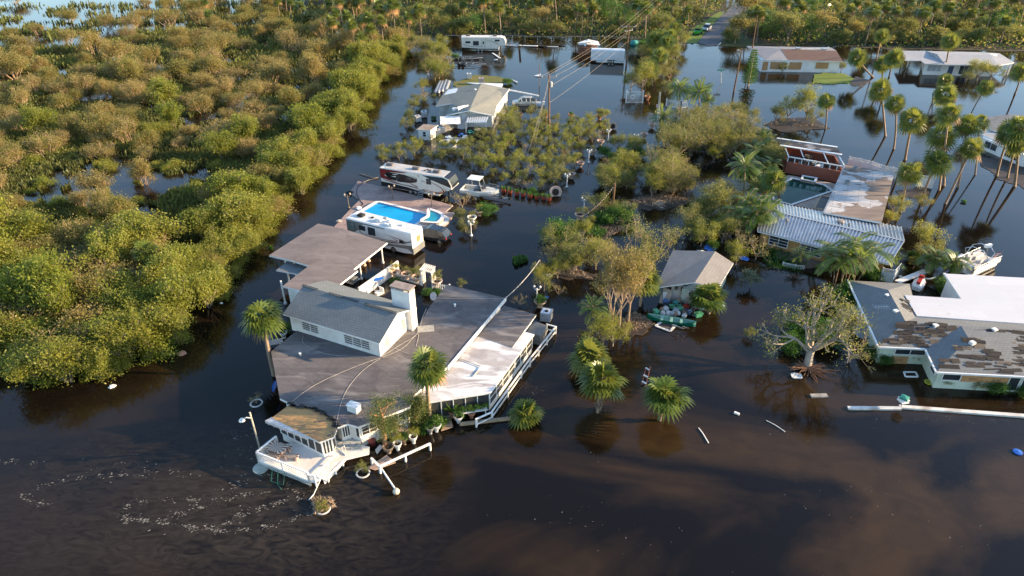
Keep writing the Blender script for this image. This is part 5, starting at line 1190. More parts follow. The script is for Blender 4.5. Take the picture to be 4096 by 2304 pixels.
# ---- far houses
h9 = thing('brown_roofed_house', 'boarded ranch house with brown roof panel, far right behind the small lawn', 'house', P(3200, 260, 0))
GREYROOF = rollroof_mat('grey_shingle_far', (.27, .27, .28), (.21, .21, .22), (.15, .15, .16), .0, .4, .4)
BROWNROOF = rollroof_mat('brown_shingle_far', (.16, .10, .075), (.12, .08, .06), (.10, .06, .05), .0, .4, .4)
zf = 2.7
roofmesh([[(2988, 184, zf + .3), (3320, 190, zf + .8), (3124, 196, zf + .8), (3151, 240, zf), (3060, 240, zf), (3018, 212, zf)]], .15, GREYROOF, TRIM, h9, 'grey_roof'); roofmesh([[(3124, 196, zf + .85), (3346, 203, zf + .85), (3372, 246, zf), (3151, 240, zf)]], .15, BROWNROOF, TRIM, h9, 'brown_roof')
roofmesh([[(3124, 196, zf + .85), (3346, 203, zf + .85), (3325, 190, zf + .3), (3120, 186, zf + .3)]], .12, GREYROOF, TRIM, h9, 'rear_roof')
w9 = PP([(3048, 238), (3362, 243), (3345, 200), (3010, 200)], zf); walls(w9, -.3, zf - .12, OFFW, h9); c9 = centroid(w9)
for k, (t0, t1, z0, z1) in enumerate(((.02, .09, .3, 2.2), (.12, .28, .6, 2.2), (.36, .52, .6, 2.2), (.70, .86, .9, 2.2))):
 a, b = Vector((w9[0].x, w9[0].y, 0)), Vector((w9[1].x, w9[1].y, 0)); p, q = a.lerp(b, t0), a.lerp(b, t1); mb = MB(); off_ = Vector((0, -.06, 0)); mb.beam(p + off_ + Vector((0, 0, (z0 + z1) / 2)), q + off_ + Vector((0, 0, (z0 + z1) / 2)), .05, z1 - z0); build('plywood_board', mb, PLYWOOD, h9)
win(h9, w9[0], w9[1], .30, .335, .6, 2.1, 1, 1, c9)
for (x, y) in ((3192, 194), (3296, 196)):
 mb = MB(); mb.box(P(x, y, zf + 1.0), (.9, .9, .35)); build('roof_vent', mb, CHROME, h9)
h10 = thing('white_roofed_house', 'long low house with pale grey hip roof and broken porch, far right', 'house', P(3800, 270, 0))
FARW = rollroof_mat('pale_shingle_far', (.37, .375, .385), (.30, .30, .31), (.24, .24, .25), .0, .4, .4)
roofmesh([[(3601, 202, zf), (3704, 204, zf + .2), (3748, 216, zf + .9), (3780, 258, zf), (3700, 254, zf), (3684, 242, zf), (3623, 242, zf)], [(3704, 204, zf + .2), (3907, 208, zf + .2), (3959, 215, zf + .9), (3748, 216, zf + .9)], [(3748, 216, zf + .9), (3959, 215, zf + .9), (3994, 262, zf), (3780, 258, zf)], [(3907, 208, zf + .2), (3998, 213, zf), (4058, 250, zf), (3994, 262, zf), (3959, 215, zf + .9)]], .15, FARW, TRIM, h10)
w10 = PP([(3705, 250), (3985, 257), (3985, 222), (3700, 215)], zf); walls(w10, -.3, zf - .12, OFFW, h10); c10 = centroid(w10)
win(h10, w10[0], w10[1], .04, .24, .8, 2.2, 3, 1, c10, RVWHITE, mat('pale_pane', (.4, .42, .44), None, .3, 2)); win(h10, w10[0], w10[1], .34, .42, .1, 2.1, 1, 1, c10, TRIM, mat('door_blue', (.06, .09, .16), None, .5, 2), 'door'); win(h10, w10[0], w10[1], .50, .70, .3, 2.2, 3, 1, c10); win(h10, w10[0], w10[1], .84, .92, 1.0, 2.2, 1, 1, c10)
for (x, y) in ((3605, 262), (3628, 270), (4018, 302), (4030, 300)):
 mb = MB(); mb.box(P(x, y, 0) + Vector((0, 0, 1.2)), (.25, .25, 2.6)); build('post', mb, OFFW, h10)
h11 = thing('right_edge_house', 'dark grey roofed white house half hidden by palms at the right edge', 'house', P(4060, 580, 0))
roofmesh([[(3915, 472, 2.6), (4042, 457, 2.9), (4260, 470, 2.9), (4260, 560, 2.4), (3972, 522, 2.4)]], .15, mat('dark_shingle', (.16, .17, .18), (.11, .12, .13), .85, 1), TRIM, h11); roofmesh([[(3926, 537, 2.0), (3990, 522, 2.2), (4260, 580, 2.2), (4260, 640, 1.9), (4090, 608, 1.9)]], .15, FARW, TRIM, h11, 'lower_roof')
w11 = PP([(3932, 545), (4100, 618), (4260, 650), (4260, 500), (3960, 480)], 2.0); walls(w11, -.3, 1.85, OFFW, h11); c11 = centroid(w11)
for a, b in ((.1, .4), (.6, .9)): win(h11, w11[0], w11[1], a, b, .5, 1.6, 2, 1, c11)
# ================================================================ PLANTS
def segmesh(segs):
 """list of (a, b, ra, rb) -> 3-sided tapering twigs"""
 A = np.array([s[0] for s in segs], float); B = np.array([s[1] for s in segs], float); ra = np.array([s[2] for s in segs]); rb = np.array([s[3] for s in segs])
 D = B - A; L = np.linalg.norm(D, axis=1, keepdims=True) + 1e-9; D = D / L
 U = np.where(np.abs(D[:, 2:3]) < .9, np.array([[0, 0, 1.]]), np.array([[1., 0, 0]])); S = np.cross(D, U); S /= np.linalg.norm(S, axis=1, keepdims=True); T = np.cross(D, S)
 n = len(segs); V = np.zeros((n, 8, 3))
 for k in range(4):
  o = S * math.cos(k * PI / 2) + T * math.sin(k * PI / 2); V[:, k] = A + o * ra[:, None]; V[:, 4 + k] = B + o * rb[:, None]
 base = (np.arange(n) * 8)[:, None]
 Fq = np.concatenate([base + np.array([[k, (k + 1) % 4, 4 + (k + 1) % 4, 4 + k]]) for k in range(4)], 0)
 return V.reshape(-1, 3), Fq
def leafmesh(C, size, rng, up=.4, aspect=.55, jitter=0.0, k=1, long_dir=None):
 """diamond leaves at points C"""
 C = np.repeat(np.asarray(C, float), k, 0)
 if jitter: C = C + rng.normal(0, jitter, C.shape) * np.array([1, 1, .7])
 n = len(C); a = rng.normal(0, 1, (n, 3)) if long_dir is None else np.repeat(long_dir, k, 0) + rng.normal(0, .35, (n, 3)); a[:, 2] += .2; a /= np.linalg.norm(a, axis=1, keepdims=True)
 nr = rng.normal(0, 1, (n, 3)); nr[:, 2] += up * 2; b = np.cross(nr, a); b /= (np.linalg.norm(b, axis=1, keepdims=True) + 1e-9)
 s = size * rng.uniform(.6, 1.35, (n, 1)); V = np.stack([C - a * s * .5, C + b * s * aspect * .5, C + a * s * .5, C - b * s * aspect * .5], 1)
 return V.reshape(-1, 3), np.arange(n * 4).reshape(n, 4)
def grow(rng, p, d, L, r, depth, segs, tips, split=3, spreadf=.7, lift=.15, shrink=.66, bend=.18, tipall=False):
 d = d / np.linalg.norm(d); n = 2 if depth > 0 else 1
 for i in range(n):
  q = p + d * L / n; segs.append((p, q, r * (1 - .3 * i / n), r * (1 - .3 * (i + 1) / n))); p = q
  d = d + rng.normal(0, bend, 3) + np.array([0, 0, lift * .5]); d /= np.linalg.norm(d)
  if depth <= 1 or tipall: tips.append(p.copy())
 if depth <= 0: return
 for k in range(split):
  e = d + rng.normal(0, spreadf, 3); e[2] += lift; grow(rng, p, e, L * shrink * rng.uniform(.75, 1.2), r * .6, depth - 1, segs, tips, split, spreadf, lift, shrink, bend, tipall)
PROTO = {}
def proto(name, trunkV, crownV, tmat, cmat, parts=('trunk', 'crown'), extra=None):
 meshes = []
 if trunkV is not None: meshes.append((parts[0], npmesh(name + '_' + parts[0], trunkV[0], trunkV[1], tmat)))
 if crownV is not None: meshes.append((parts[1], npmesh(name + '_' + parts[1], crownV[0], crownV[1], cmat)))
 if extra: meshes.append((extra[0], npmesh(name + '_' + extra[0], extra[1][0], extra[1][1], extra[2])))
 PROTO[name] = meshes; return name
def plant(pname, name, label, cat, loc, rz=0., s=1., group=None, rx=0., ry=0.):
 o = link(bpy.data.objects.new(name, None)); o.location = loc; o.rotation_euler = (rx, ry, rz); o.scale = s if isinstance(s, tuple) else (s, s, s); o.empty_display_size = .2
 tag(o, label, cat, group)
 for nm, me in PROTO[pname]:
  c = link(bpy.data.objects.new(nm, me)); c.parent = o
 return o
def mangrove(name, seed, Rr, H, stems, leafk, leafs, cmat, tmat, lean=1.0, flat=.75):
 rng = np.random.default_rng(seed); segs, tips = [], []
 for k in range(stems):
  a = 2 * PI * k / stems + rng.uniform(-.4, .4); t = rng.uniform(.12, .95) * lean; d = np.array([math.cos(a) * t * Rr / H * 1.5, math.sin(a) * t * Rr / H * 1.5, 1.0])
  p = np.array([math.cos(a) * .35 * rng.random(), math.sin(a) * .35 * rng.random(), -.3])
  grow(rng, p, d, H * .36 * rng.uniform(.8, 1.15), .055, 3, segs, tips, 3, .48, .25, .66, .16, name[9:] in ('edge0', 'edge2'))
 T = np.array(tips); # flatten the dome
 V, Fq = leafmesh(T, leafs, rng, .12, .6, .36, leafk)
 V[:, 2] = np.maximum(V[:, 2], .05)
 return proto(name, segmesh(segs), (V, Fq), tmat, cmat, ('stems', 'foliage'))
MV = []
for i in range(4): MV.append((mangrove('mangrove_olive%d' % i, 10 + i, 3.0, 3.6, 9, 13, .165, L_MANG, BARKT), 'olive leafed'))
for i in range(3): MV.append((mangrove('mangrove_tan%d' % i, 30 + i, 3.2, 3.4, 15, 5, .15, L_MANG, BARKT, 1.1), 'sparse tan-twigged'))
ME = []
for i in range(4): ME.append((mangrove('mangrove_edge%d' % i, 50 + i, 2.6, 4.8, 10, 13 + 9 * (i % 2), .205, L_EDGE, BARK, .9), 'dense yellow-green'))
MS = [(mangrove('mangrove_low%d' % i, 70 + i, 1.6, 1.5, 7, 7, .16, L_EDGE, BARKT, 1.1), 'low bright') for i in range(2)]
def fanpalm(name, seed, H, r=1.55, fans=34, lean=.0, tm=PALMT, stubs=False, dead=.12, cmat=L_PALM, low=1.75, bw=.085):
 rng = np.random.default_rng(seed); segs = []; n = 7; P0 = np.array([0, 0, -.4]); pts = []; cx = rng.uniform(-1, 1) * lean; cy = rng.uniform(-1, 1) * lean
 for i in range(n + 1):
  t = i / n; pts.append(np.array([cx * t * t, cy * t * t, -.4 + (H + .4) * t]))
 for i in range(n): segs.append((pts[i], pts[i + 1], .17 - .05 * i / n + (.06 if i == 0 else 0), .17 - .05 * (i + 1) / n))
 top = pts[-1]; psegs = []
 if stubs:
  for k in range(60):
   t = rng.random(); p = np.array([cx * t * t, cy * t * t, H * t]); a = rng.uniform(0, 2 * PI); e = np.array([math.cos(a), math.sin(a), .9]); segs.append((p, p + e * .38, .07, .03))
 V, Fq, DV, DF = [], [], [], []
 for k in range(fans):
  u = (k + .5) / fans; el = math.asin(max(-1, min(1, 1.0 - low * u))) + rng.uniform(-.25, .25); a = k * 2.39996 + rng.uniform(-.3, .3)
  d = np.array([math.cos(a) * math.cos(el), math.sin(a) * math.cos(el), math.sin(el)]); pl = r * .36 * rng.uniform(.5, 1.5); q = top + d * pl; q[2] -= .12 * pl
  psegs.append((top + d * .1, q, .03, .02)); isdead = u > 1 - dead
  side = np.cross(d, [0, 0, 1.]); side /= np.linalg.norm(side) + 1e-9; nrm = np.cross(side, d); nb = 13; bl = r * .78 * rng.uniform(.8, 1.1)
  for j in range(nb):
   ph = (j / (nb - 1) - .5) * 3.6; e = d * math.cos(ph) + side * math.sin(ph); l = bl * (1 - .18 * abs(ph) / 1.8); mid = q + e * l * .55; tip = q + e * l + np.array([0, 0, -.30 * l]) - nrm * .05
   w = (side * math.cos(ph) - d * math.sin(ph)) * bw * r / 1.5; lift = nrm * .03 * (1 if j % 2 else -1); arr, fa = (DV, DF) if isdead else (V, Fq); b = len(arr)
   arr += [q, mid + w + lift, tip, mid - w + lift]; fa.append([b, b + 1, b + 2, b + 3])
 ex = ('dead_fronds', (np.array(DV), np.array(DF)), DEADF) if DV else None
 pv, pf = segmesh(psegs); V = np.concatenate([np.array(V), pv]); Fq = np.concatenate([np.array(Fq), pf + len(V) - len(pv)])
 return proto(name, segmesh(segs), (V, Fq), tm, cmat, ('trunk', 'crown'), ex)
PALM_T = [fanpalm('palm_tall%d' % i, 100 + i, 6.2 + .5 * i, 1.75, 25, .9) for i in range(3)]
PALM_S = [fanpalm('palm_short%d' % i, 110 + i, 1.6, 2.15, 27, .1, PALMT, True, .0, L_PALM, 1.28, .11) for i in range(2)]
PALM_N = fanpalm('palm_near', 120, 6.0, 1.6, 38, .5, PALMT, False, .1)
PALM_M = [fanpalm('palm_mid%d' % i, 124 + i, 4.2, 1.7, 26, .6) for i in range(2)]
PALM_F = [fanpalm('palm_wood%d' % i, 130 + i, 7.0 + i, 2.2, 24, .6, PALMT, False, .15) for i in range(3)]
def featherpalm(name, seed, stems, H, fl=2.6, fr=18, spreadr=0., cmat=L_FEATH, droop=1.0, rr=.13):
 rng = np.random.default_rng(seed); segs, V, Fq = [], [], []
 for s in range(stems):
  a0 = rng.uniform(0, 2 * PI); b0 = np.array([math.cos(a0), math.sin(a0), 0]) * spreadr * rng.random() ** .5; h = H * rng.uniform(.75, 1.1); top = b0 * (1.6 if stems > 1 else 1) + np.array([0, 0, h])
  if stems > 1: top = top + np.array([rng.normal(0, .3), rng.normal(0, .3), 0])
  m = (b0 + top) / 2; segs += [(b0 - [0, 0, .4], m, rr, rr * .85), (m, top, rr * .85, rr * .7)]
  for k in range(fr):
   az = k * 2.39996 + rng.uniform(-.3, .3); el = 1.25 - 1.35 * (k + .5) / fr + rng.uniform(-.15, .15); d = np.array([math.cos(az) * math.cos(el), math.sin(az) * math.cos(el), math.sin(el)]); p = top.copy(); L = fl * rng.uniform(.8, 1.1); N = 9
   for i in range(N):
    q = p + d * L / N; segs.append((p, q, .03, .02)); side = np.cross(d, [0, 0, 1.]); side /= np.linalg.norm(side) + 1e-9; up = np.cross(side, d)
    if i >= 1:
     for j in range(3):
      c = p + (q - p) * (j / 3); ll = .62 * fl / 2.6 * math.sin(PI * (i + .6) / (N + 1)) ** .6 * rng.uniform(.85, 1.1)
      for sg in (-1, 1):
       tip = c + (side * sg * .9 + d * .55 + up * .15) * ll + np.array([0, 0, -.25 * ll]); w = d * .045; b = len(V); V += [c - w, c + (tip - c) * .5 + w * 1.4, tip, c + (tip - c) * .5 - w]; Fq.append([b, b + 1, b + 2, b + 3])
    d = d + np.array([0, 0, -.17 * droop]); d /= np.linalg.norm(d); p = q
 return proto(name, segmesh(segs), (np.array(V), np.array(Fq)), PALMT, cmat)
QUEEN = featherpalm('queen_palm', 150, 1, 4.2, 3.2, 20); QUEEN2 = featherpalm('queen_palm2', 151, 1, 2.4, 2.6, 18, droop=.8); LOWF = featherpalm('low_feather', 152, 1, .3, 2.4, 16)
ARECA = featherpalm('areca', 153, 11, 3.4, 2.5, 8, 1.6, droop=1.1, rr=.06); ARECA2 = featherpalm('areca2', 154, 6, 2.2, 2.0, 8, 1.0, rr=.05)
def broad(name, seed, H, R_, limbs, depth, leafk, leafs, cmat, tmat, trunk=.2, th=.3, jit=.3, spreadf=.6, lift=.12, rad=.14, base=0.0, asp=.55):
 rng = np.random.default_rng(seed); segs, tips = [], []; p0 = np.array([0, 0, -.4]); p1 = np.array([rng.normal(0, .1), rng.normal(0, .1), H * th])
 segs.append((p0, p1, rad * 1.25, rad))
 for k in range(limbs):
  a = 2 * PI * k / limbs + rng.uniform(-.4, .4); t = rng.uniform(.35, 1.1); d = np.array([math.cos(a) * t * R_ / H * 2, math.sin(a) * t * R_ / H * 2, rng.uniform(.7, 1.1)]); grow(rng, p1 - [0, 0, rng.random() * H * th * .3], d, H * .32 * rng.uniform(.8, 1.2), rad * .62, depth, segs, tips, 3, spreadf, lift, .64, .16)
 T = np.array(tips); lv = leafmesh(T, leafs, rng, .15, asp, jit, leafk) if leafk else None
 return proto(name, segmesh(segs), lv, tmat, cmat)
ORCH = [broad('orchard%d' % i, 200 + i, 2.3, 1.0, 5, 2, 16, .13, L_OLIVE, BARK, th=.2, jit=.17, rad=.05) for i in range(4)]
ORCHY = [broad('orchardy%d' % i, 210 + i, 2.4, 1.0, 5, 2, 15, .14, L_EDGE, BARK, th=.2, jit=.17, rad=.05) for i in range(2)]
BARE = [broad('bare%d' % i, 220 + i, 3.4, 1.8, 6, 3, 1, .14, L_OLIVE, BARKT, th=.1, jit=.1, rad=.06) for i in range(2)]
GREENB = [broad('greenbush%d' % i, 230 + i, 2.6, 1.8, 8, 2, 30, .19, L_GREEN, BARK, th=.1, jit=.36, rad=.07) for i in range(3)]
OLTREE = [broad('oltree%d' % i, 240 + i, 4.8, 3.0, 6, 3, 15, .17, L_OLIVE, BARK, th=.18, jit=.36, rad=.13) for i in range(3)]
YTREE = [broad('ytree%d' % i, 250 + i, 5.6, 2.6, 6, 3, 16, .16, L_EDGE, BARK, th=.15, jit=.34, rad=.12) for i in range(2)]
SAGE = broad('sagetree', 260, 2.2, 1.0, 6, 2, 14, .2, L_SAGE, BARK, th=.3, jit=.2, rad=.05)
BROWNT = [broad('twiggy%d' % i, 270 + i, 5.4, 2.8, 9, 3, 9, .14, L_OLIVE, BARKT, th=.1, jit=.34, rad=.1, spreadf=.5, lift=.25) for i in range(2)]
WOODT = [broad('woodtree%d' % i, 280 + i, 8.5, 3.6, 6, 3, 14, .33, [L_OLIVE, L_GREEN, L_MANG][i], BARK, th=.25, jit=.6, rad=.17) for i in range(3)]
WOODB = [broad('woodbush%d' % i, 290 + i, 4.5, 3.0, 8, 3, [6, 14][i], .28, L_OLIVE, BARKT, th=.08, jit=.4, rad=.09) for i in range(2)]
WISP = [broad('wispy%d' % i, 305 + i, 7.6, 2.0, 7, 3, 17, .15, [L_MANG, L_OLIVE][i], BARKT, th=.4, jit=.3, rad=.13, spreadf=.4, lift=.35) for i in range(2)]
BIGT = broad('bigtree', 301, 6.0, 3.6, 7, 4, 4, .15, L_OLIVE, mat('bark_pale', (.38, .33, .27), (.25, .21, .17), .9, 2), th=.26, jit=.26, rad=.26, spreadf=.5, lift=.1)
SMALLSHRUB = broad('potshrub', 302, 1.0, .5, 6, 2, 8, .14, L_GREEN, BARK, th=.2, jit=.12, rad=.03)
SPIKY = None
def juniper(name, seed, H, m=None):
 rng = np.random.default_rng(seed); segs, pts = [], []; p = np.array([0, 0, -.4]); d = np.array([-.03, 0, 1.]); n = 8; r = .26
 for i in range(n):
  q = p + d * H * .75 / n; segs.append((p, q, r * (1 - i / n * .6), r * (1 - (i + 1) / n * .6))); p = q; d = d + rng.normal(0, .07, 3); d /= np.linalg.norm(d)
  if i >= 3:
   for k in range(3):
    e = rng.normal(0, 1, 3); e[2] = abs(e[2]) * .6; e /= np.linalg.norm(e); L = H * .2 * rng.uniform(.7, 1.3); b = p; rr = .08
    for j in range(3):
     c = b + e * L / 3; segs.append((b, c, rr, rr * .7)); rr *= .7; e = e + rng.normal(0, .35, 3); e[2] += .2; e /= np.linalg.norm(e); b = c
     if j: pts += [c + rng.normal(0, .28, 3) for _ in range(7)]
 V, Fq = leafmesh(pts, .14, rng, .1, .3, .24, 42); return proto(name, segmesh(segs), (V, Fq), BARKR, m or L_CONI)
JUN = juniper('juniper', 310, 6.4); JUN2 = juniper('juniper2', 312, 4.2)
def norfolk(name, seed, H):
 rng = np.random.default_rng(seed); segs = [(np.array([0, 0, -.4]), np.array([.2, 0, H * .5]), .2, .13), (np.array([.2, 0, H * .5]), np.array([.5, 0, H]), .13, .03)]; C, LD = [], []
 for i in range(15):
  z = H * (.1 + .88 * i / 14); L = 1.5 * (1 - i / 15) ** .7 + .25
  for k in range(7):
   a = 2 * PI * k / 7 + i * .4; d = np.array([math.cos(a), math.sin(a), .12]); x0 = np.array([.5 * (z / H), 0, z]); segs.append((x0, x0 + d * L, .03, .01))
   for t in np.linspace(.15, 1, 8):
    for s in (-1, 1): C.append(x0 + d * L * t + np.array([-d[1], d[0], 0]) * s * .1 + np.array([0, 0, .03])); LD.append(d + np.array([-d[1], d[0], .3]) * s * .9)
 V, Fq = leafmesh(C, .42, rng, .3, .3, .03, 2, np.array(LD)); return proto(name, segmesh(segs), (V, Fq), BARK, L_GREEN)
NORF = norfolk('norfolk', 320, 7.5)
def spiky(name, seed, r=.6, n=26, m=None):
 rng = np.random.default_rng(seed); V, Fq = [], []
 for k in range(n):
  a = rng.uniform(0, 2 * PI); e = rng.uniform(.5, 1.45); d = np.array([math.cos(a) * math.cos(e), math.sin(a) * math.cos(e), math.sin(e)]); s = np.cross(d, [0, 0, 1.]); s /= np.linalg.norm(s); p = np.array([math.cos(a), math.sin(a), 0]) * .1; L = r * rng.uniform(.7, 1.2); b = len(V); V += [p - s * .03, p + d * L * .6 - s * .04, p + d * L + [0, 0, -.1 * L], p + d * L * .6 + s * .04]; Fq.append([b, b + 1, b + 2, b + 3])
 return proto(name, None, (np.array(V), np.array(Fq)), None, m or L_GREEN, ('stem', 'leaves'))
SPIKE = [spiky('spiky%d' % i, 330 + i, .75, 34) for i in range(2)]
# ================================================================ PLANTING
ORD = ['first', 'second', 'third', 'fourth', 'fifth', 'sixth', 'seventh', 'eighth', 'ninth', 'tenth', 'eleventh', 'twelfth', 'thirteenth', 'fourteenth', 'fifteenth', 'sixteenth', 'seventeenth', 'eighteenth', 'nineteenth', 'twentieth'] + ['twenty-' + w for w in ('first', 'second', 'third', 'fourth', 'fifth', 'sixth', 'seventh', 'eighth', 'ninth')] + ['thirtieth'] + ['thirty-' + w for w in ('first', 'second', 'third', 'fourth', 'fifth', 'sixth', 'seventh', 'eighth', 'ninth')] + ['fortieth'] + ['forty-' + w for w in ('first', 'second', 'third', 'fourth', 'fifth', 'sixth', 'seventh', 'eighth', 'ninth')]
BANDS = [(0, 'above the top edge'), (60, 'along the top edge'), (130, 'level with the road cars'), (190, 'level with the far white camper'), (260, 'level with the box trailer'), (330, 'level with the grey-roofed house ridge'), (410, 'level with the silver car'), (490, 'level with the ribbed awning'), (570, 'level with the garden shed'), (650, 'level with the round white tubs'), (730, 'level with the maroon camper'), (810, 'level with the brick terrace'), (890, 'level with the blue pool'), (980, 'level with the motorhome'), (1080, 'level with the carport'), (1200, 'level with the brick chimney'), (1330, 'level with the gabled upper storey'), (1500, 'level with the porch roof'), (1700, 'level with the bare boards roof'), (3000, 'level with the white deck')]
BANDS[15] = (1200, 'level with the white chimney')
XZ = [(1640, 'left of the far camper'), (1850, 'near the far camper'), (2150, 'behind the far camper'), (2500, 'behind the box trailer'), (2880, 'left of the road'), (3120, 'right of the road'), (3400, 'behind brown-roofed house'), (3700, 'between the far houses'), (9999, 'behind the pale far house')]
def setplants(items, noun, cat, group, name, zoned=False):
 """items: (px, py, proto, adjective, scale, rz[, rx, ry]) -> one tree each, labelled by row and order from the left"""
 rows = {}
 for it in items:
  b = next(i for i, (y, _) in enumerate(BANDS) if it[1] < y); rows.setdefault(b, []).append(it)
 for b, L in rows.items():
  L.sort(key=lambda t: t[0])
  zs = {}
  for it in L: zs.setdefault(next(z for z, (x, _) in enumerate(XZ) if it[0] < x) if zoned else 0, []).append(it)
  for z, LL in zs.items():
   for i, it in enumerate(LL):
    o = 'the only one' if len(LL) == 1 else ORD[i] + (' from left' if zoned else ' from the left')
    lab = '%s %s %s, %s, %s' % (it[3], noun, XZ[z][1].replace('behind the', 'behind'), o, BANDS[b][1].replace('level with the', 'level with')) if zoned else '%s %s, %s, %s' % (it[3], noun, o, BANDS[b][1])
    v3 = it[4] if noun[:8] != 'mangrove' else (it[4] * rng.uniform(.75, 1.25), it[4] * rng.uniform(.75, 1.25), it[4] * rng.uniform(.7, 1.3))
    plant(it[2], name, lab, cat, P(it[0], it[1], 0), it[5], v3, group, *(it[6:] if len(it) > 6 else ()))
rng = random.Random(77)
def inpoly(x, y, poly):
 c = False; n = len(poly)
 for i in range(n):
  x1, y1 = poly[i]; x2, y2 = poly[i - 1]
  if (y1 > y) != (y2 > y) and x < (x2 - x1) * (y - y1) / (y2 - y1) + x1: c = not c
 return c
BANK = [(0, 1455), (95, 1500), (270, 1530), (445, 1500), (620, 1430), (725, 1375), (850, 1245), (960, 1060), (1040, 960), (1120, 850), (1260, 715), (1330, 640), (1400, 520), (1470, 430), (1535, 330), (1600, 245), (1640, 215)]
items = []; pts3 = []
def far_enough(p, d):
 return all((p - q).length > d for q in pts3)
# tall growth along the channel, two rows deep
Wb = [P(x, y, 0) for x, y in BANK]
acc = 0
for row, (off_, sp) in enumerate(((1.4, 2.7), (4.2, 3.3), (7.2, 4.2))):
 for i in range(len(Wb) - 1):
  a, b = Wb[i], Wb[i + 1]; L = (b - a).length; d = (b - a) / L; nrm = Vector((-d.y, d.x, 0)); s = acc
  while s < L:
   p = a + d * s + nrm * (off_ + rng.uniform(-1.1, 1.3) + 1.2 * math.sin((i * 9 + s) * .55)); x, y = pxof(p.x, p.y)
   if far_enough(p, 1.9) and x > -60:
    pts3.append(p); k = rng.randrange(4); v = ME[k] if (row < 2 and rng.random() < .85) or rng.random() < .4 else MV[k]
    sc_ = rng.uniform(.62, 1.2) * (1.0 if i > 6 else 1.05) * (.95 if row == 0 else 1.1); items.append((x, y, v[0], v[1], sc_, rng.uniform(0, 6.28)))
   s += sp * rng.uniform(.85, 1.2)
  acc = s - L
nedge = len(items)
# big tangled mass in the lower left
MASS = [(-60, 960), (180, 985), (420, 1000), (640, 1010), (700, 1130), (800, 1200), (700, 1330), (420, 1450), (100, 1450), (-60, 1420)]
tries = 0; c = 0
while c < 42 and tries < 4000:
 tries += 1; x, y = rng.uniform(-60, 860), rng.uniform(960, 1500)
 if not inpoly(x, y, MASS): continue
 p = P(x, y, 0)
 if not far_enough(p, 2.7): continue
 pts3.append(p); k = rng.random(); v = MV[rng.randrange(4)] if k < .35 else (MV[4 + rng.randrange(3)] if k < .75 else ME[1 + 2 * rng.randrange(2)]); items.append((x, y, v[0], v[1], rng.uniform(1.0, 1.6), rng.uniform(0, 6.28))); c += 1
# open marsh: scattered wide bushes, denser further back
def inner(x, y):
 """left of the channel bank, in picture coordinates"""
 for i in range(len(BANK) - 1):
  (x1, y1), (x2, y2) = BANK[i], BANK[i + 1]
  if min(y1, y2) <= y <= max(y1, y2) and y1 != y2: return x < x1 + (x2 - x1) * (y - y1) / (y2 - y1) - 30
 return y < 215 and x < 1640
def pondp(x, y):
 if 640 < y < 985 and 150 < x < 1000 - (y - 640) * .2: return .06
 if y < 110 and x < 560: return .15
 if y < 190 and x < 420: return .4
 return 1.0
c = 0; tries = 0
while c < 172 and tries < 9000:
 tries += 1; y = 965 * rng.random() ** 1.25 + 8; x = rng.uniform(-80, 1620)
 if not inner(x, y) or rng.random() > pondp(x, y): continue
 if y < 150 and x > 1150: continue
 p = P(x, y, 0); dmin = 4.1 if y > 300 else 5.6
 if not far_enough(p, dmin): continue
 pts3.append(p); k = rng.random()
 if y < 420: v = MV[rng.randrange(7)]
 else: v = MV[rng.randrange(4)] if k < .5 else MV[4 + rng.randrange(3)] if k < .85 else ME[rng.randrange(4)]
 items.append((x, y, v[0], v[1], rng.uniform(.8, 1.35) * (1.25 if y < 350 else 1), rng.uniform(0, 6.28))); c += 1
setplants(items[:300], 'mangrove', 'mangrove', 'mangroves of the flooded marsh', 'mangrove_bush')
items = []
for i in range(46):
 while True:
  x, y = rng.uniform(80, 1000), rng.uniform(600, 990)
  if inner(x + 60, y): break
 v = MS[rng.randrange(2)]; items.append((x, y, v[0], v[1], rng.uniform(.5, 1.0), rng.uniform(0, 6.28)))
for i in range(50):
 k = rng.randrange(len(BANK) - 1); t = rng.random(); p = P(BANK[k][0] * (1 - t) + BANK[k + 1][0] * t, BANK[k][1] * (1 - t) + BANK[k + 1][1] * t, 0); x, y = pxof(p.x - rng.uniform(0, .8), p.y + .2)
 v = MS[rng.randrange(2)]; items.append((max(x, 5), y, v[0], v[1], rng.uniform(.8, 1.3), rng.uniform(0, 6.28)))
setplants(items, 'mangrove sapling', 'shrub', 'low mangrove saplings in the marsh pond', 'mangrove_sapling')
# marsh grass and sprigs: nobody could count them
NG = 150000; rg = np.random.default_rng(5)
Y = 965 * rg.random(NG * 2) ** .8 + 5; X = rg.uniform(-100, 1640, NG * 2)
bank_y = np.array([b[1] for b in BANK][::-1], float); bank_x = np.array([b[0] for b in BANK][::-1], float)
by, bx = bank_y.copy(), bank_x.copy(); od = np.argsort(by); lim = np.interp(Y, by[od][:15], bx[od][:15]); lim = np.where(Y < 215, 1640, lim)
ok = (X < lim - 15) & ~((Y < 150) & (X > 1500))
X, Y = X[ok], Y[ok]
xx = (X - CX) / F; yy = -(Y - CY) / F; dz = -math.sin(TH) + yy * math.cos(TH); tt = -CAMZ / dz; WX = xx * tt; WY = (math.cos(TH) + yy * math.sin(TH)) * tt
def vnoise(x, y, s, seed):
 r_ = np.random.default_rng(seed); G = r_.random((256, 256)); u = x / s + 1000; v = y / s + 1000; i = np.floor(u).astype(int); j = np.floor(v).astype(int); fu, fv = u - i, v - j; fu = fu * fu * (3 - 2 * fu); fv = fv * fv * (3 - 2 * fv)
 g = lambda a, b: G[a % 256, b % 256]; return (g(i, j) * (1 - fu) + g(i + 1, j) * fu) * (1 - fv) + (g(i, j + 1) * (1 - fu) + g(i + 1, j + 1) * fu) * fv
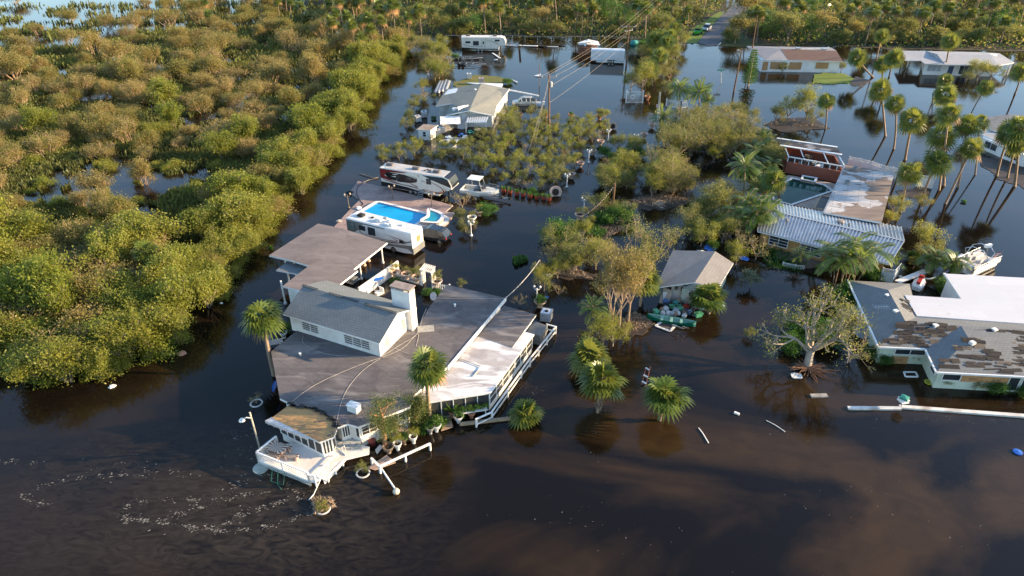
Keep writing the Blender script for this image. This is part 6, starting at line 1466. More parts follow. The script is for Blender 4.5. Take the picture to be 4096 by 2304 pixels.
nz = vnoise(WX, WY, 7, 1) * .55 + vnoise(WX, WY, 2.2, 2) * .3 + vnoise(WX, WY, .8, 3) * .15
thr = np.where((Y < 190) & (X < 620), .60, np.where((Y > 640) & (X > 180) & (X < 640) & (Y < 900), .56, .40))
ok = nz > thr; WX, WY, Y = WX[ok][:NG], WY[ok][:NG], Y[ok][:NG]; n = len(WX)
hh = (.22 + .8 * rg.random(n) ** 2) * np.where(Y < 300, 1.5, 1.0); ang = rg.uniform(0, PI, n); wd = rg.uniform(.05, .13, n) * np.where(Y < 300, 1.9, 1.0); lx = rg.normal(0, .22, n); ly = rg.normal(0, .22, n)
cxx, cyy = np.cos(ang) * wd, np.sin(ang) * wd; Z0 = np.full(n, -.05)
Vg = np.stack([np.stack([WX - cxx, WY - cyy, Z0], 1), np.stack([WX + cxx, WY + cyy, Z0], 1), np.stack([WX + cxx * .8 + lx * hh, WY + cyy * .8 + ly * hh, hh], 1), np.stack([WX - cxx * .8 + lx * hh, WY - cyy * .8 + ly * hh, hh * .9], 1)], 1).reshape(-1, 3)
mi = (vnoise(WX, WY, 3.0, 9) + rg.normal(0, .12, n) > .66).astype(int)
go = meshobj('marsh_grass', npmesh('marsh_grass', Vg, np.arange(n * 4).reshape(n, 4), [L_GRASS, L_OLIVE], mi)); tag(go, 'olive marsh grass and sprigs standing in shallow water between the mangroves', 'grass', kind='stuff')
# ---- wood across the top
road_w = [P(2860, -60, 0), P(2790, 180, 0)]
def onroad(x, y):
 cx_ = 2990 - (y + 0) * 1.2 if y < 190 else 2760; return abs(x - cx_) < 60 + y * .25 and y < 200
WOOD = [(1080, -60), (4200, -60), (4200, 175), (4000, 200), (3700, 190), (3400, 183), (3100, 178), (3010, 180), (2900, 178), (2760, 176), (2560, 150), (2300, 145), (2050, 150), (1850, 145), (1700, 150), (1640, 190), (1500, 160), (1250, 110), (1080, 60)]
pts3 = []; palms = []; trees = []; bushes = []; tries = 0
while (len(palms) < 150 or len(trees) < 80 or len(bushes) < 190) and tries < 20000:
 tries += 1; y = -55 + 245 * rng.random() ** .75; x = rng.uniform(1080, 4200)
 if not inpoly(x, y, WOOD) or onroad(x, y): continue
 p = P(x, y, 0)
 k = rng.random()
 if k < .42 and len(palms) < 150:
  if not far_enough(p, 3.4): continue
  if x < 1350 and y > 60 and rng.random() < .6: continue
  pts3.append(p); palms.append((x, y, PALM_F[rng.randrange(3)], 'sabal', rng.uniform(.75, 1.15), rng.uniform(0, 6.28), rng.uniform(-.08, .08), rng.uniform(-.08, .08)))
 elif k < .65 and len(trees) < 80:
  if not far_enough(p, 4.5): continue
  q = rng.randrange(3); pts3.append(p); trees.append((x, y, WOODT[q], ['olive leafed', 'dark green', 'yellowish'][q], rng.uniform(.6, 1.05), rng.uniform(0, 6.28)))
 elif len(bushes) < 190:
  if not far_enough(p, 2.3): continue
  q = rng.randrange(2); pts3.append(p); bushes.append((x, y, WOODB[q], ['bare twiggy', 'olive'][q], rng.uniform(.6, 1.25), rng.uniform(0, 6.28)))
setplants(palms, 'palm', 'palm tree', 'sabal palms of the far wood', 'sabal_palm', True)
setplants(trees, 'tree', 'tree', 'broadleaf trees of the far wood', 'woodland_tree', True)
setplants(bushes, 'bush', 'bush', 'undergrowth bushes of the far wood', 'woodland_bush', True)
# palm clump in the marsh, and scattered ones
mp = [(1335, 190), (1350, 150), (1372, 120), (1395, 165), (1405, 205), (1425, 225), (1448, 240), (1460, 180), (1480, 200), (1500, 215), (1518, 130), (1535, 205), (1385, 95), (1420, 90), (1455, 80), (1120, 75), (1150, 60), (1165, 85), (1210, 95), (1330, 85)]
items = [(x, y, PALM_F[i % 3] if i < 15 else PALM_T[i % 3], 'green', rng.uniform(.75, .95), rng.uniform(0, 6), rng.uniform(-.07, .07), rng.uniform(-.07, .07)) for i, (x, y) in enumerate(mp)]
setplants(items, 'palm in the marsh clump', 'palm tree', 'palm clump at the marsh edge', 'sabal_palm')
items = [(1390, 330, PALM_S[0], 'bushy', .9, 1), (1430, 335, PALM_S[1], 'bushy', .8, 2), (1330, 440, PALM_S[0], 'bushy', .9, 3), (1200, 520, PALM_M[0], 'leafy', .8, 1), (640, 1190, PALM_M[1], 'green', .8, 0), (420, 1370, PALM_S[0], 'low', 1.1, 4), (405, 1440, PALM_S[1], 'low', .8, 5), (630, 1120, PALM_M[0], 'green', .9, 2), (850, 110, PALM_M[0], 'small', .9, 2), (830, 60, PALM_M[1], 'small', .9, 2)]
setplants(items, 'fan palm among mangroves', 'palm tree', 'fan palms between the mangroves', 'fan_palm')
# ================================================================ GROUND PATCHES
def blob(pts, seed, amp=.5, n=5):
 """ragged outline"""
 r_ = random.Random(seed); out = []; L = len(pts)
 for i in range(L):
  a, b = pts[i], pts[(i + 1) % L]
  for k in range(n):
   p = a.lerp(b, k / n); out.append(p + Vector((r_.uniform(-amp, amp), r_.uniform(-amp, amp), 0)))
 return out
GROUND = mat('leaf_litter', (.05, .045, .022), (.035, .028, .017), .95, .6)
MUD = mat('mud', (.055, .038, .026), (.03, .022, .017), .6, 1.2, bump=.5)
LAWN = mat('lawn', (.09, .15, .02), (.14, .17, .03), .9, .5)
def ground(name, pts, z, m, label, amp=.5, seed=1):
 mb = MB(); mb.prism(blob(PP(pts, z), seed, amp), -.6, z); o = build(name, mb, m, None, label); o['kind'] = 'structure'; return o
ground('wood_floor', [(1560, 205), (1640, 150), (1850, 148), (2300, 150), (2560, 156), (2740, 178), (2790, 172), (2925, 22), (2975, -60), (2900, -118), (1300, -118), (1200, 40)], .05, GROUND, 'dark leaf litter floor of the wood left of the road', 1.2, 3)
ground('wood_floor', [(2880, 181), (2990, 186), (3330, 184), (3600, 196), (4000, 205), (4300, 200), (4700, -110), (3050, -118), (3010, -60), (2968, 30), (2900, 130)], .05, GROUND, 'dark leaf litter floor of the wood right of the road', 1.2, 4)
ASPH = mat('asphalt', (.12, .12, .125), (.085, .085, .09), .85, .3)
rd = ground('road', [(2791, 171), (2843, 107), (2899, 52), (2930, 20), (2990, -60), (3050, -118), (3100, -118), (3035, -60), (2978, 30), (2945, 85), (2900, 140), (2872, 181), (2830, 183)], .12, ASPH, 'grey asphalt road running down into the flood', .12, 5)
ground('grass_verge', [(2720, 172), (2789, 172), (2841, 107), (2897, 52), (2880, 45), (2800, 95), (2760, 120)], .09, LAWN, 'green verge beside the parked cars', .3, 6)
ground('grass_verge', [(2874, 182), (2902, 140), (2930, 110), (2980, 140), (3040, 182), (2990, 190)], .09, mat('verge_dark', (.05, .08, .02), (.06, .05, .02), .95, .5), 'grass verge right of the road end', .4, 7)
ground('lawn', [(3262, 298), (3290, 291), (3385, 294), (3412, 312), (3400, 332), (3330, 336), (3255, 330)], .1, LAWN, 'small bright green lawn in front of the brown-roofed house', .4, 8)
ground('lawn', [(1815, 330), (1850, 318), (1900, 300), (1975, 303), (2030, 315), (2010, 338), (1900, 345), (1820, 350)], .1, mat('weedy_lawn', (.10, .12, .02), (.16, .13, .04), .9, .7), 'weedy grass island behind the grey-roofed house', .4, 9)
ground('mud_bank', [(2378, 1025), (2400, 1022), (2440, 945), (2530, 905), (2500, 895), (2400, 900), (2350, 960)], .06, MUD, 'narrow muddy bank of debris beside the green bushes', .35, 10)
ground('mud_bank', [(2520, 805), (2560, 840), (2640, 838), (2730, 826), (2760, 800), (2650, 775), (2560, 780)], .06, MUD, 'muddy debris bank below the twiggy thicket', .35, 11)
ground('mud_bank', [(2200, 1100), (2260, 1120), (2370, 1118), (2385, 1095), (2300, 1070)], .06, MUD, 'muddy bank under the olive tree', .35, 12)
ground('mud_bank', [(2480, 1290), (2500, 1340), (2560, 1345), (2620, 1300), (2580, 1262), (2520, 1250)], .08, MUD, 'brown mat of twigs beside the canoe bow', .3, 13)
ground('mud_bank', [(3060, 500), (3130, 530), (3240, 520), (3310, 512), (3260, 470), (3120, 470)], .08, MUD, 'muddy island under the yellow tree', .4, 14)
ground('mud_bank', [(3400, 340), (3440, 345), (3480, 320), (3420, 305)], .06, MUD, 'debris spit by the small lawn', .4, 15)
ground('mud_bank', [(3100, 990), (3110, 1030), (3230, 1070), (3300, 1060), (3250, 1010), (3160, 985)], .1, mat('gravel_bed', (.20, .15, .12), (.13, .10, .08), .95, 4), 'gravel bed before the ochre house wall', .3, 16)
ground('mud_bank', [(4010, 640), (3900, 620), (3950, 680), (4000, 720), (4130, 760), (4180, 680), (4100, 640)], .06, MUD, 'debris strewn bank under the right-edge palms', .5, 17)
ground('mud_bank', [(3590, 765), (3600, 790), (3680, 790), (3720, 775), (3700, 740)], .05, MUD, 'debris patch by the single fence panel', .4, 18)
# woodland undergrowth and twig litter
def scatter(name, polys, n, hh, wd, mats, seed, label, twig=False, zlo=0.0):
 rg = np.random.default_rng(seed); Vs = []; tot = 0
 for poly in polys:
  W_ = [P(x, y, 0) for x, y in poly]; xs = [p.x for p in W_]; ys = [p.y for p in W_]; pl = [(p.x, p.y) for p in W_]; got = 0; k = n // len(polys)
  XX = rg.uniform(min(xs), max(xs), k * 3); YY = rg.uniform(min(ys), max(ys), k * 3); c = np.zeros(k * 3, bool)
  for i in range(len(pl)):
   x1, y1 = pl[i]; x2, y2 = pl[i - 1]; cr = ((y1 > YY) != (y2 > YY)) & (XX < (x2 - x1) * (YY - y1) / (y2 - y1 + 1e-9) + x1); c ^= cr
  Vs.append(np.stack([XX[c][:k], YY[c][:k]], 1))
 Q = np.concatenate(Vs); n = len(Q); z = zlo + rg.random(n) ** 1.6 * hh; C = np.stack([Q[:, 0], Q[:, 1], z], 1)
 V, Fq = leafmesh(C, wd, rg, .3, .12 if twig else .5); V[:, 2] = np.maximum(V[:, 2], .03)
 o = meshobj(name, npmesh(name, V, Fq, mats, rg.integers(0, len(mats), n) if len(mats) > 1 else None)); tag(o, label, name.replace('_', ' '), kind='stuff'); return o
scatter('undergrowth', [[(1300, 60), (1640, 150), (2700, 160), (2880, 40), (2950, -80), (1300, -100)], [(2960, 120), (3100, 183), (4150, 200), (4300, -100), (3060, -100)]], 90000, 2.6, .75, [L_OLIVE, L_GREEN, L_MANG], 3, 'tangled undergrowth of leaves filling the wood across the top')
scatter('twig_litter', [[(1262, 2060), (1340, 2025), (1325, 1995), (1250, 2000)], [(2378, 1025), (2440, 945), (2530, 905), (2380, 900)], [(2520, 805), (2640, 838), (2760, 800), (2650, 775)], [(2200, 1100), (2370, 1118), (2300, 1070)], [(2480, 1290), (2500, 1340), (2620, 1300), (2540, 1250)], [(3060, 500), (3300, 512), (3120, 470)]], 7000, .25, .5, [BARKT, BARK], 4, 'twigs and reeds littering the muddy banks', True)
scatter('ground_cover', [[(3010, 1000), (3080, 1075), (3200, 1090), (3230, 1060), (3120, 1000)], [(2330, 940), (2400, 960), (2430, 930), (2380, 905)], [(2050, 1040), (2060, 1065), (2115, 1045), (2090, 1030)], [(3740, 1150), (3760, 1180), (3860, 1190), (3840, 1150)], [(1080, 1000), (1090, 1000), (1090, 1001), (1080, 1001)]], 6000, .5, .3, [L_GREEN], 5, 'low green ground cover beside the houses')
# ================================================================ GARDEN TREES, PALMS AND SHRUBS
def palmat(base, crown, H, pr, label, group, name='sabal_palm', rz=0., H0=None, cs=1.0):
 """palm whose foot and crown stand where the photo shows them"""
 b = P(*base, 0); c = P(*crown, H); v = c - b
 H0 = H0 or {'palm_tall0': 6.2, 'palm_tall1': 6.7, 'palm_tall2': 7.2, 'palm_near': 6.0, 'palm_mid0': 4.2, 'palm_mid1': 4.2, 'palm_short0': 1.6, 'palm_short1': 1.6, 'queen_palm': 4.2, 'queen_palm2': 2.4}[pr]
 q = Vector((0, 0, 1)).rotation_difference(v.normalized()); e = q.to_euler()
 f = v.length / (H0 * cs); o = plant(pr, name, label, 'palm tree', b, 0, cs, group)
 for c_ in o.children:
  if c_.name.startswith('trunk'): c_.scale = (1, 1, f)
  else: c_.location = (0, 0, (f - 1) * H0)
 o.rotation_mode = 'QUATERNION'; from mathutils import Quaternion
 o.rotation_quaternion = q @ Quaternion((0, 0, 1), rz); return o
T = PALM_T; GN = 'palms standing in the flood on the right'
RP = [((3783, 278), (3790, 175), 9, 0, 'tall palm in front of the pale far house, crown above its roof'), ((3505, 242), (3521, 159), 8, 1, 'palm between the two far houses, behind the leaning ones'), ((3493, 310), (3414, 234), 4.5, 2, 'short palm leaning left over the end of the small lawn'),
  ((3529, 314), (3533, 243), 6, 0, 'palm just left of the broken porch, nearer the water'), ((3557, 306), (3569, 215), 8, 1, 'palm touching the broken porch roof of the pale far house'), ((3301, 517), (3320, 400), 6.5, 2, 'lone palm right of the yellow leaning tree, dark green crown'),
  ((3541, 545), (3533, 370), 9.5, 0, 'leftmost tall palm of the flood group behind the white fence'), ((3575, 596), (3605, 417), 9, 1, 'second tall palm of the flood group, beside the leftmost'), ((3620, 640), (3640, 497), 7.5, 2, 'shorter palm third from left behind the white fence'),
  ((3601, 850), (3619, 691), 6, 0, 'palm right beside the peeled flat roof corner'), ((3686, 803), (3724, 651), 6.2, 1, 'curved palm in front of the single white fence panel'), ((3732, 374), (3780, 312), 4.5, 2, 'small palm leaning right in front of the pale far house'),
  ((3763, 490), (3799, 370), 7.5, 0, 'palm crown directly below the pale house palm, upper of the stack'), ((3756, 761), (3803, 440), 13, 1, 'very tall leaning palm, crown in the middle of the stack'), ((3775, 743), (3792, 545), 8.5, 2, 'broad palm crown lowest in the stack beside the flood group'),
  ((3781, 815), (3883, 600), 8, 0, 'longest leaning pale trunk palm right of the fence panel'), ((3831, 751), (3887, 510), 9.5, 1, 'palm right of the longest leaning trunk, crown higher up'), ((3879, 465), (3930, 352), 6.5, 2, 'palm alone in water left of the right edge, upper right'),
  ((3986, 705), (4026, 520), 8.5, 0, 'leftmost palm of the right-edge cluster before the dark roof'), ((4030, 711), (4050, 570), 7, 1, 'second palm of the right-edge cluster before the dark roof'), ((4058, 747), (4092, 500), 10, 2, 'rightmost palm of the right-edge cluster, cut by the frame'),
  ((4060, 375), (4100, 290), 7, 0, 'palm trunk at the far right edge above the dark roof'), ((3116, 802), (3124, 715), 4.3, 1, 'palm at the left end of the green pool'), ((3900, 700), (3925, 500), 8, 2, 'dark crowned palm between the flood group and right-edge cluster')]
RP += [((2620, 300), (2625, 225), 5.5, 0, 'palm of the far hedge row, lowest'), ((2655, 250), (2660, 175), 6.5, 1, 'palm of the far hedge row, middle'), ((2600, 225), (2610, 150), 6.5, 2, 'palm of the far hedge row, left of middle'), ((2680, 215), (2690, 135), 7.5, 0, 'palm of the far hedge row, upper'), ((2630, 200), (2640, 130), 7, 1, 'palm of the far hedge row near the pole'), ((2710, 190), (2712, 110), 8, 2, 'palm of the far hedge row, nearest the green car'), ((2580, 330), (2590, 285), 3.5, 1, 'short palm above the fallen yellow tree')]
for i, (b, c, H, k, lab) in enumerate(RP): palmat(b, c, H, ['palm_tall0', 'palm_tall1', 'palm_tall2'][k], lab, GN, rz=i * 1.3, cs=[1.12, .95, 1.25, 1.05, 1.18, .88][i % 6])
palmat((1721, 1680), (1690, 1452), 6.3, 'palm_near', 'tall palm in front of the pale porch roof, crown over the dark roof', 'palms around the white house', cs=1.15)
palmat((1097, 1502), (1030, 1285), 5.6, 'palm_near', 'tall curved palm at the left corner of the white house', 'palms around the white house', rz=2, cs=1.25)
palmat((2390, 1650), (2402, 1525), 3.0, 'palm_short0', 'bushy palm with ringed trunk in open water, middle one', 'bushy palms in open water', 'bushy_palm', cs=1.0)
palmat((2366, 1475), (2362, 1425), 1.6, 'palm_short1', 'bushy palm just behind another, below the twiggy trees', 'bushy palms in open water', 'bushy_palm', rz=1, cs=.95)
palmat((2640, 1682), (2654, 1585), 2.4, 'palm_short1', 'bushy palm beside the red ladder-like swing frame', 'bushy palms in open water', 'bushy_palm', rz=2, cs=.95)
palmat((2112, 1690), (2108, 1655), 1.0, 'palm_short0', 'low bushy palm half sunk at the end of the ringed trunk', 'bushy palms in open water', 'bushy_palm', rz=3, cs=.72)
palmat((2835, 1255), (2835, 1195), 1.8, 'palm_short0', 'bushy palm covering the right corner of the garage doors', 'bushy palms in open water', 'bushy_palm', rz=1.5, cs=1.0)
palmat((2565, 1200), (2580, 1125), 2.6, 'palm_short1', 'bushy palm left of the small gabled house roof', 'bushy palms in open water', 'bushy_palm', rz=.5, cs=.95)
palmat((2975, 778), (2980, 670), 4.3, 'queen_palm', 'feathery palm standing left of the green pool', 'feather palms', 'feather_palm', cs=1.0)
palmat((2716, 415), (2720, 355), 3.6, 'queen_palm', 'feathery palm left of two above the white gate fence', 'feather palms', 'feather_palm', cs=.95)
palmat((2797, 412), (2797, 368), 2.9, 'queen_palm', 'feathery palm right of two above the white gate fence', 'feather palms', 'feather_palm', rz=1, cs=1.0)
palmat((2833, 431), (2833, 400), 1.9, 'queen_palm2', 'small feathery palm right of the taller two', 'feather palms', 'feather_palm', cs=.6)
palmat((2700, 500), (2660, 470), 1.5, 'queen_palm2', 'bowed feathery palm at the edge of the brown thicket', 'feather palms', 'feather_palm', cs=1.15)
palmat((3203, 1068), (3203, 1020), 1.6, 'queen_palm2', 'small banana-like palm before the ochre wall', 'feather palms', 'feather_palm', cs=.5)
palmat((2382, 1300), (2375, 1235), 2.2, 'queen_palm2', 'green feathery palm in front of the tall twiggy trees', 'feather palms', 'feather_palm', rz=2, cs=.7)
for x, y, p_, s, lab in ((3370, 1125, ARECA, 1.15, 'big clump of areca palm in front of the ribbed metal roof'), (3000, 930, ARECA, 1.05, 'areca palm clump at the left end of the metal roof'), (3732, 1100, ARECA2, 1.0, 'areca clump left of the pontoon boat'), (3560, 1080, ARECA2, .8, 'small areca clump under the right end of the metal roof'), (3020, 640, ARECA2, 1.1, 'palm clump left of the red house'), (3060, 600, ARECA2, 1.0, 'palm clump behind the red house corner'), (3045, 700, ARECA2, .9, 'low palm clump left of the green pool deck')):
 plant(p_, 'areca_palm_clump', lab, 'palm clump', P(x, y, 0), x * .1, s, 'clumps of feathery palms')
GB, OT, YT, BT, BR, OR = GREENB, OLTREE, YTREE, BROWNT, BARE, ORCH
shr = [ # px, py, proto, scale, label, noun
 (2240, 960, GB[0], 1.25, 'round bright green bush left of the mud bank', 'bush'), (2302, 1090, OT[0], .85, 'olive tree on the muddy bank, lower centre', 'tree'), (2225, 1060, BR[0], 1.1, 'bare broken tree in front of the round green bush', 'tree'), (2160, 1135, YT[0], .5, 'slim yellow shrub beside the striped cable end', 'shrub'), (2175, 1165, OR[0], 1.0, 'small shrub just below the slim yellow one', 'shrub'),
 (2386, 850, OT[1], .62, 'round-headed tree by the upright post', 'tree'), (2418, 885, GB[1], .9, 'green bush right of the white lamp by the bowl planter', 'bush'), (2485, 885, GB[2], 1.0, 'spreading green bush right of the upright post', 'bush'), (2440, 740, GB[0], 1.05, 'green bush left of the twiggy thicket', 'bush'), (2489, 700, YT[1], .85, 'tall yellow-green tree between the two water lanes', 'tree'), (2545, 628, GB[1], .8, 'dark green bush in the water lane', 'bush'), (2350, 870, OR[1], .9, 'shrub growing beside the striped cable bowl', 'shrub'), (2362, 905, YT[0], .3, 'little yellow shrub at the mud bank tip', 'shrub'),
 (2640, 760, BT[0], 1.05, 'wide twiggy bush above the muddy debris bank', 'bush'), (2700, 765, BT[1], .95, 'twiggy bush right half of the mound above the debris bank', 'bush'), (2600, 720, OT[2], .75, 'olive bush left shoulder of the twiggy mound', 'bush'),
 (2700, 640, BT[0], 1.15, 'brown thicket bush, front left', 'bush'), (2760, 625, BT[1], 1.15, 'brown thicket bush, front middle', 'bush'), (2830, 620, BT[0], 1.05, 'brown thicket bush, front right', 'bush'), (2730, 570, OT[0], .9, 'olive bush inside the brown thicket, left', 'bush'), (2800, 560, BT[1], 1.1, 'brown thicket bush, centre', 'bush'), (2880, 560, OT[1], .9, 'olive bush inside the brown thicket, right', 'bush'), (2870, 490, OT[2], .85, 'olive bush at the top of the brown thicket', 'bush'), (2940, 480, OT[0], .8, 'bush at the top right of the brown thicket', 'bush'), (2970, 560, BT[0], .9, 'brown bush at the right end of the thicket', 'bush'), (2920, 620, BT[1], .9, 'brown bush above the small water inlet', 'bush'), (2660, 560, OT[1], .7, 'bush at the left foot of the thicket', 'bush'), (2990, 500, OT[1], .7, 'low bush right end of the thicket by the water', 'bush'),
 (2680, 600, OT[1], .9, 'olive bush at the left end of the thicket, upper', 'bush'), (2740, 520, BT[1], .9, 'brown bush at the thicket top left', 'bush'), (2790, 500, OT[0], .8, 'olive bush at the thicket top by the feathery palms', 'bush'), (2860, 600, BT[0], 1.1, 'brown thicket bush, inner right', 'bush'), (2910, 530, BT[1], 1.0, 'brown thicket bush, upper right', 'bush'), (2950, 600, OT[2], 1.0, 'olive bush at the thicket right above the inlet', 'bush'), (2640, 700, BT[1], 1.0, 'brown bush between the thicket and twiggy mound', 'bush'),
 (2620, 320, OT[0], .9, 'olive bush of the far hedge row, lowest', 'bush'), (2640, 270, YT[0], .9, 'yellow bush of the far hedge row, second', 'bush'), (2600, 250, OT[1], 1.0, 'olive bush of the far hedge row, third', 'bush'), (2650, 230, YT[1], .9, 'yellow bush of the far hedge row, fourth', 'bush'), (2690, 215, OT[2], 1.0, 'olive bush of the far hedge row, fifth', 'bush'), (2580, 205, GB[0], 1.3, 'green bush of the far hedge row near the tent', 'bush'), (2640, 190, OT[0], 1.0, 'olive bush of the far hedge row, highest', 'bush'), (2735, 195, YT[0], .8, 'yellow bush by the road end, left', 'bush'),
 (2843, 870, OT[0], 1.05, 'sparse tree left of the areca clump, left of metal roof', 'tree'), (2900, 840, OT[1], .95, 'leafy tree behind the sparse one, left of metal roof', 'tree'), (2780, 890, OT[2], .7, 'low olive bush at the left edge of the right-hand garden', 'bush'), (2803, 985, YT[1], .75, 'yellow bush behind the small gabled house', 'bush'), (2900, 960, BT[0], .75, 'twiggy bush right of the yellow bush', 'bush'), (2760, 960, OT[0], .6, 'small olive bush left of the yellow bush', 'bush'), (3022, 1040, BR[1], 1.1, 'bare bush left of the ochre wall', 'bush'), (2942, 1060, YT[0], .6, 'slim leafy tree at the right corner of the small gabled roof', 'tree'), (2965, 1000, BR[0], 1.1, 'bare bush between the small house and ochre house', 'bush'), (3002, 1150, SAGE, 1.0, 'small pale sage tree alone in the dark water', 'tree'),
 (2477, 1310, WISP[0], 1.0, 'tall bare-trunked twiggy tree, centre of the group', 'tree'), (2512, 1290, WISP[1], .95, 'tall twiggy tree, right of the group', 'tree'), (2440, 1345, WISP[0], .85, 'tall twiggy tree, left of the group', 'tree'), (2560, 1225, WISP[1], 1.05, 'slim yellow tree rising behind the twiggy group', 'tree'), (2406, 1390, YT[0], .72, 'yellow-leafed bush below the twiggy trees', 'bush'), (2450, 1385, YT[1], .6, 'yellow bush right of another, above the bushy palms', 'bush'),
 (3229, 1470, BIGT, 1.28, 'large uprooted spreading tree in the water left of hip roofs', 'tree'), (3398, 1450, BR[1], 1.25, 'bare white-limbed tree between big tree and hip roof', 'tree'), (3382, 1215, GB[0], 1.1, 'dense green bush at the left end of the hip roof', 'bush'), (3160, 1400, GB[1], .8, 'green bush under the left of the big tree', 'bush'), (3320, 1390, GB[2], .85, 'green bush under the right of the big tree', 'bush'), (3200, 1330, GB[0], .8, 'green bush behind the big tree, left', 'bush'), (3260, 1350, GB[1], 1.0, 'green bush behind the big tree trunk', 'bush'), (2992, 1348, OR[2], .6, 'tiny shrub in rocks left of the big tree', 'shrub'),
 (3978, 1570, GB[2], .6, 'round bush below the long plywood board', 'bush'), (3775, 1540, OR[3], .6, 'small shrub at the mint wall corner', 'shrub'), (3900, 1560, OR[0], .55, 'sparse shrub below the plywood boards', 'shrub'), (4092, 1580, GB[0], .5, 'bush at the right edge below the sliding door', 'bush'), (3640, 1445, OR[1], .6, 'shrub before the boarded window', 'shrub'), (3470, 1420, GB[1], .55, 'green fronds bush at the hip house corner', 'bush'), (3530, 1450, GB[2], .5, 'green bush between the two corners of the hip house', 'bush'), (3800, 1170, GB[1], .8, 'green bush in the courtyard of the white flat roof', 'bush'),
 (2565, 372, YT[0], 1.15, 'sprawling fallen yellow tree behind the white gate', 'tree'), (2520, 362, OT[1], .8, 'dark olive boughs left of the fallen yellow tree', 'bush'), (2660, 378, OT[0], .65, 'olive bush right of the fallen yellow tree', 'bush'), (2610, 345, YT[1], .9, 'yellow tree above the fallen one', 'tree'),
 (1692, 378, YT[0], .62, 'yellow-green tree by the aluminium tubes', 'tree'), (1740, 322, YT[1], .95, 'yellow leaning tree at the channel mouth', 'tree'), (1720, 290, OT[0], .8, 'olive bush left of the channel mouth tree', 'bush'), (1760, 255, YT[0], .9, 'yellow bush behind the channel mouth tree', 'bush'), (1735, 225, YT[1], .8, 'tall yellow bush left of the boat trailers', 'bush'), (1770, 205, YT[0], .8, 'yellow bush left of the far camper', 'bush'), (1700, 215, BT[0], .9, 'brown bush across the channel end', 'bush'), (1650, 225, BT[1], .9, 'brown bush at the end of the channel', 'bush'), (1800, 290, YT[1], .45, 'low yellow shrub by the trailers', 'bush'), (1820, 235, GB[0], .6, 'green heap of leaves by the boat trailers', 'bush'),
 (1655, 445, OT[1], .55, 'green shrub left of the grey-roofed house', 'shrub'), (1680, 425, OT[2], .5, 'shrub left of the grey-roofed house, upper', 'shrub'), (1640, 485, OT[0], .5, 'shrub beside the tilted white tote', 'shrub'), (1630, 520, OT[1], .5, 'shrub left of the garden shed', 'shrub'), (1700, 400, BR[0], .7, 'bare shrub below the aluminium tubes', 'shrub'), (1738, 400, OR[0], .6, 'small shrub by the left eave of the grey-roofed house', 'shrub'), (1660, 400, OR[1], .7, 'small shrub at the channel edge', 'shrub'), (1735, 478, GB[1], .3, 'floating green leaves beside the grey-roofed house', 'shrub'), (2035, 335, GB[1], .6, 'vine covered heap at the end of the rear white roof', 'bush'),
 (3223, 478, YT[0], 1.2, 'yellow leaning tree on the muddy island', 'tree'), (3150, 480, YT[1], .9, 'yellow bush left of the leaning tree', 'bush'), (3100, 490, OT[0], .7, 'reedy bush at the left of the muddy island', 'bush'), (3245, 490, OT[2], .6, 'low bush at the foot of the yellow leaning tree', 'bush'), (3128, 290, OT[1], .5, 'yellowish round bush before the boarded windows', 'bush'), (3158, 276, GB[0], .5, 'clipped dark bush, left of the boarded door', 'bush'), (3272, 282, GB[1], .5, 'clipped dark bush, middle of the brown-roofed house', 'bush'), (3336, 280, GB[2], .5, 'clipped dark bush, right end of the brown-roofed house', 'bush'), (3364, 284, OT[0], .45, 'yellow bush right corner of the brown-roofed house', 'bush'),
 (3907, 322, YT[1], .95, 'yellow bush in front of the pale far house', 'bush'), (3960, 320, OT[0], .8, 'olive bush right of the yellow one, pale far house', 'bush'), (3860, 330, OT[1], .6, 'low bush left of the yellow one, pale far house', 'bush'), (3680, 1005, YT[0], .75, 'spiky-topped yellow tree right of the metal roof', 'tree'), (3700, 1040, OT[2], .6, 'olive bush under the spiky-topped tree', 'bush'), (3650, 1040, GB[2], .55, 'green bush left below the spiky-topped tree', 'bush'), (3567, 860, YT[1], .6, 'yellow hedge along the peeled flat roof edge', 'bush'), (3550, 900, YT[0], .4, 'low yellow hedge end at the metal roof', 'bush'), (3650, 1075, OR[1], .8, 'thin shrub in the water beside the metal roof', 'shrub'), (3485, 1115, GB[0], .65, 'dark shrub below the right end of the areca clump', 'bush'), (3684, 838, OT[1], .45, 'heap of green branches in the water by the palms', 'bush'), (3855, 810, GB[1], .2, 'tuft of leaves at the foot of the longest palm', 'shrub'),
 (1956, 856, GB[1], .75, 'round bright bush beside the cream bowl planter', 'bush'), (1861, 928, OT[2], .42, 'small leaning tree by the white lamp', 'tree'), (1843, 880, OT[0], .38, 'shrub by the corner of the spa', 'shrub'), (1850, 830, BR[0], .9, 'fallen bare tree behind the boat', 'tree'), (1712, 1180, GB[2], .38, 'round shrub behind the chimney, left', 'shrub'), (1749, 1178, GB[0], .32, 'round shrub behind the chimney, right', 'shrub'), (1847, 1150, OR[0], .5, 'small shrub beyond the dark roof edge', 'shrub'), (1590, 1140, GB[1], .4, 'yellow shrub by the sunlit wall', 'shrub'), (2080, 1225, BR[1], .5, 'bare shrub above the patio roof corner', 'shrub'), (1142, 1325, GB[2], .45, 'green shrub in the corner left of the upper storey', 'shrub'), (2235, 1180, BR[0], .5, 'drifted branches right of the potted shrub', 'shrub'),
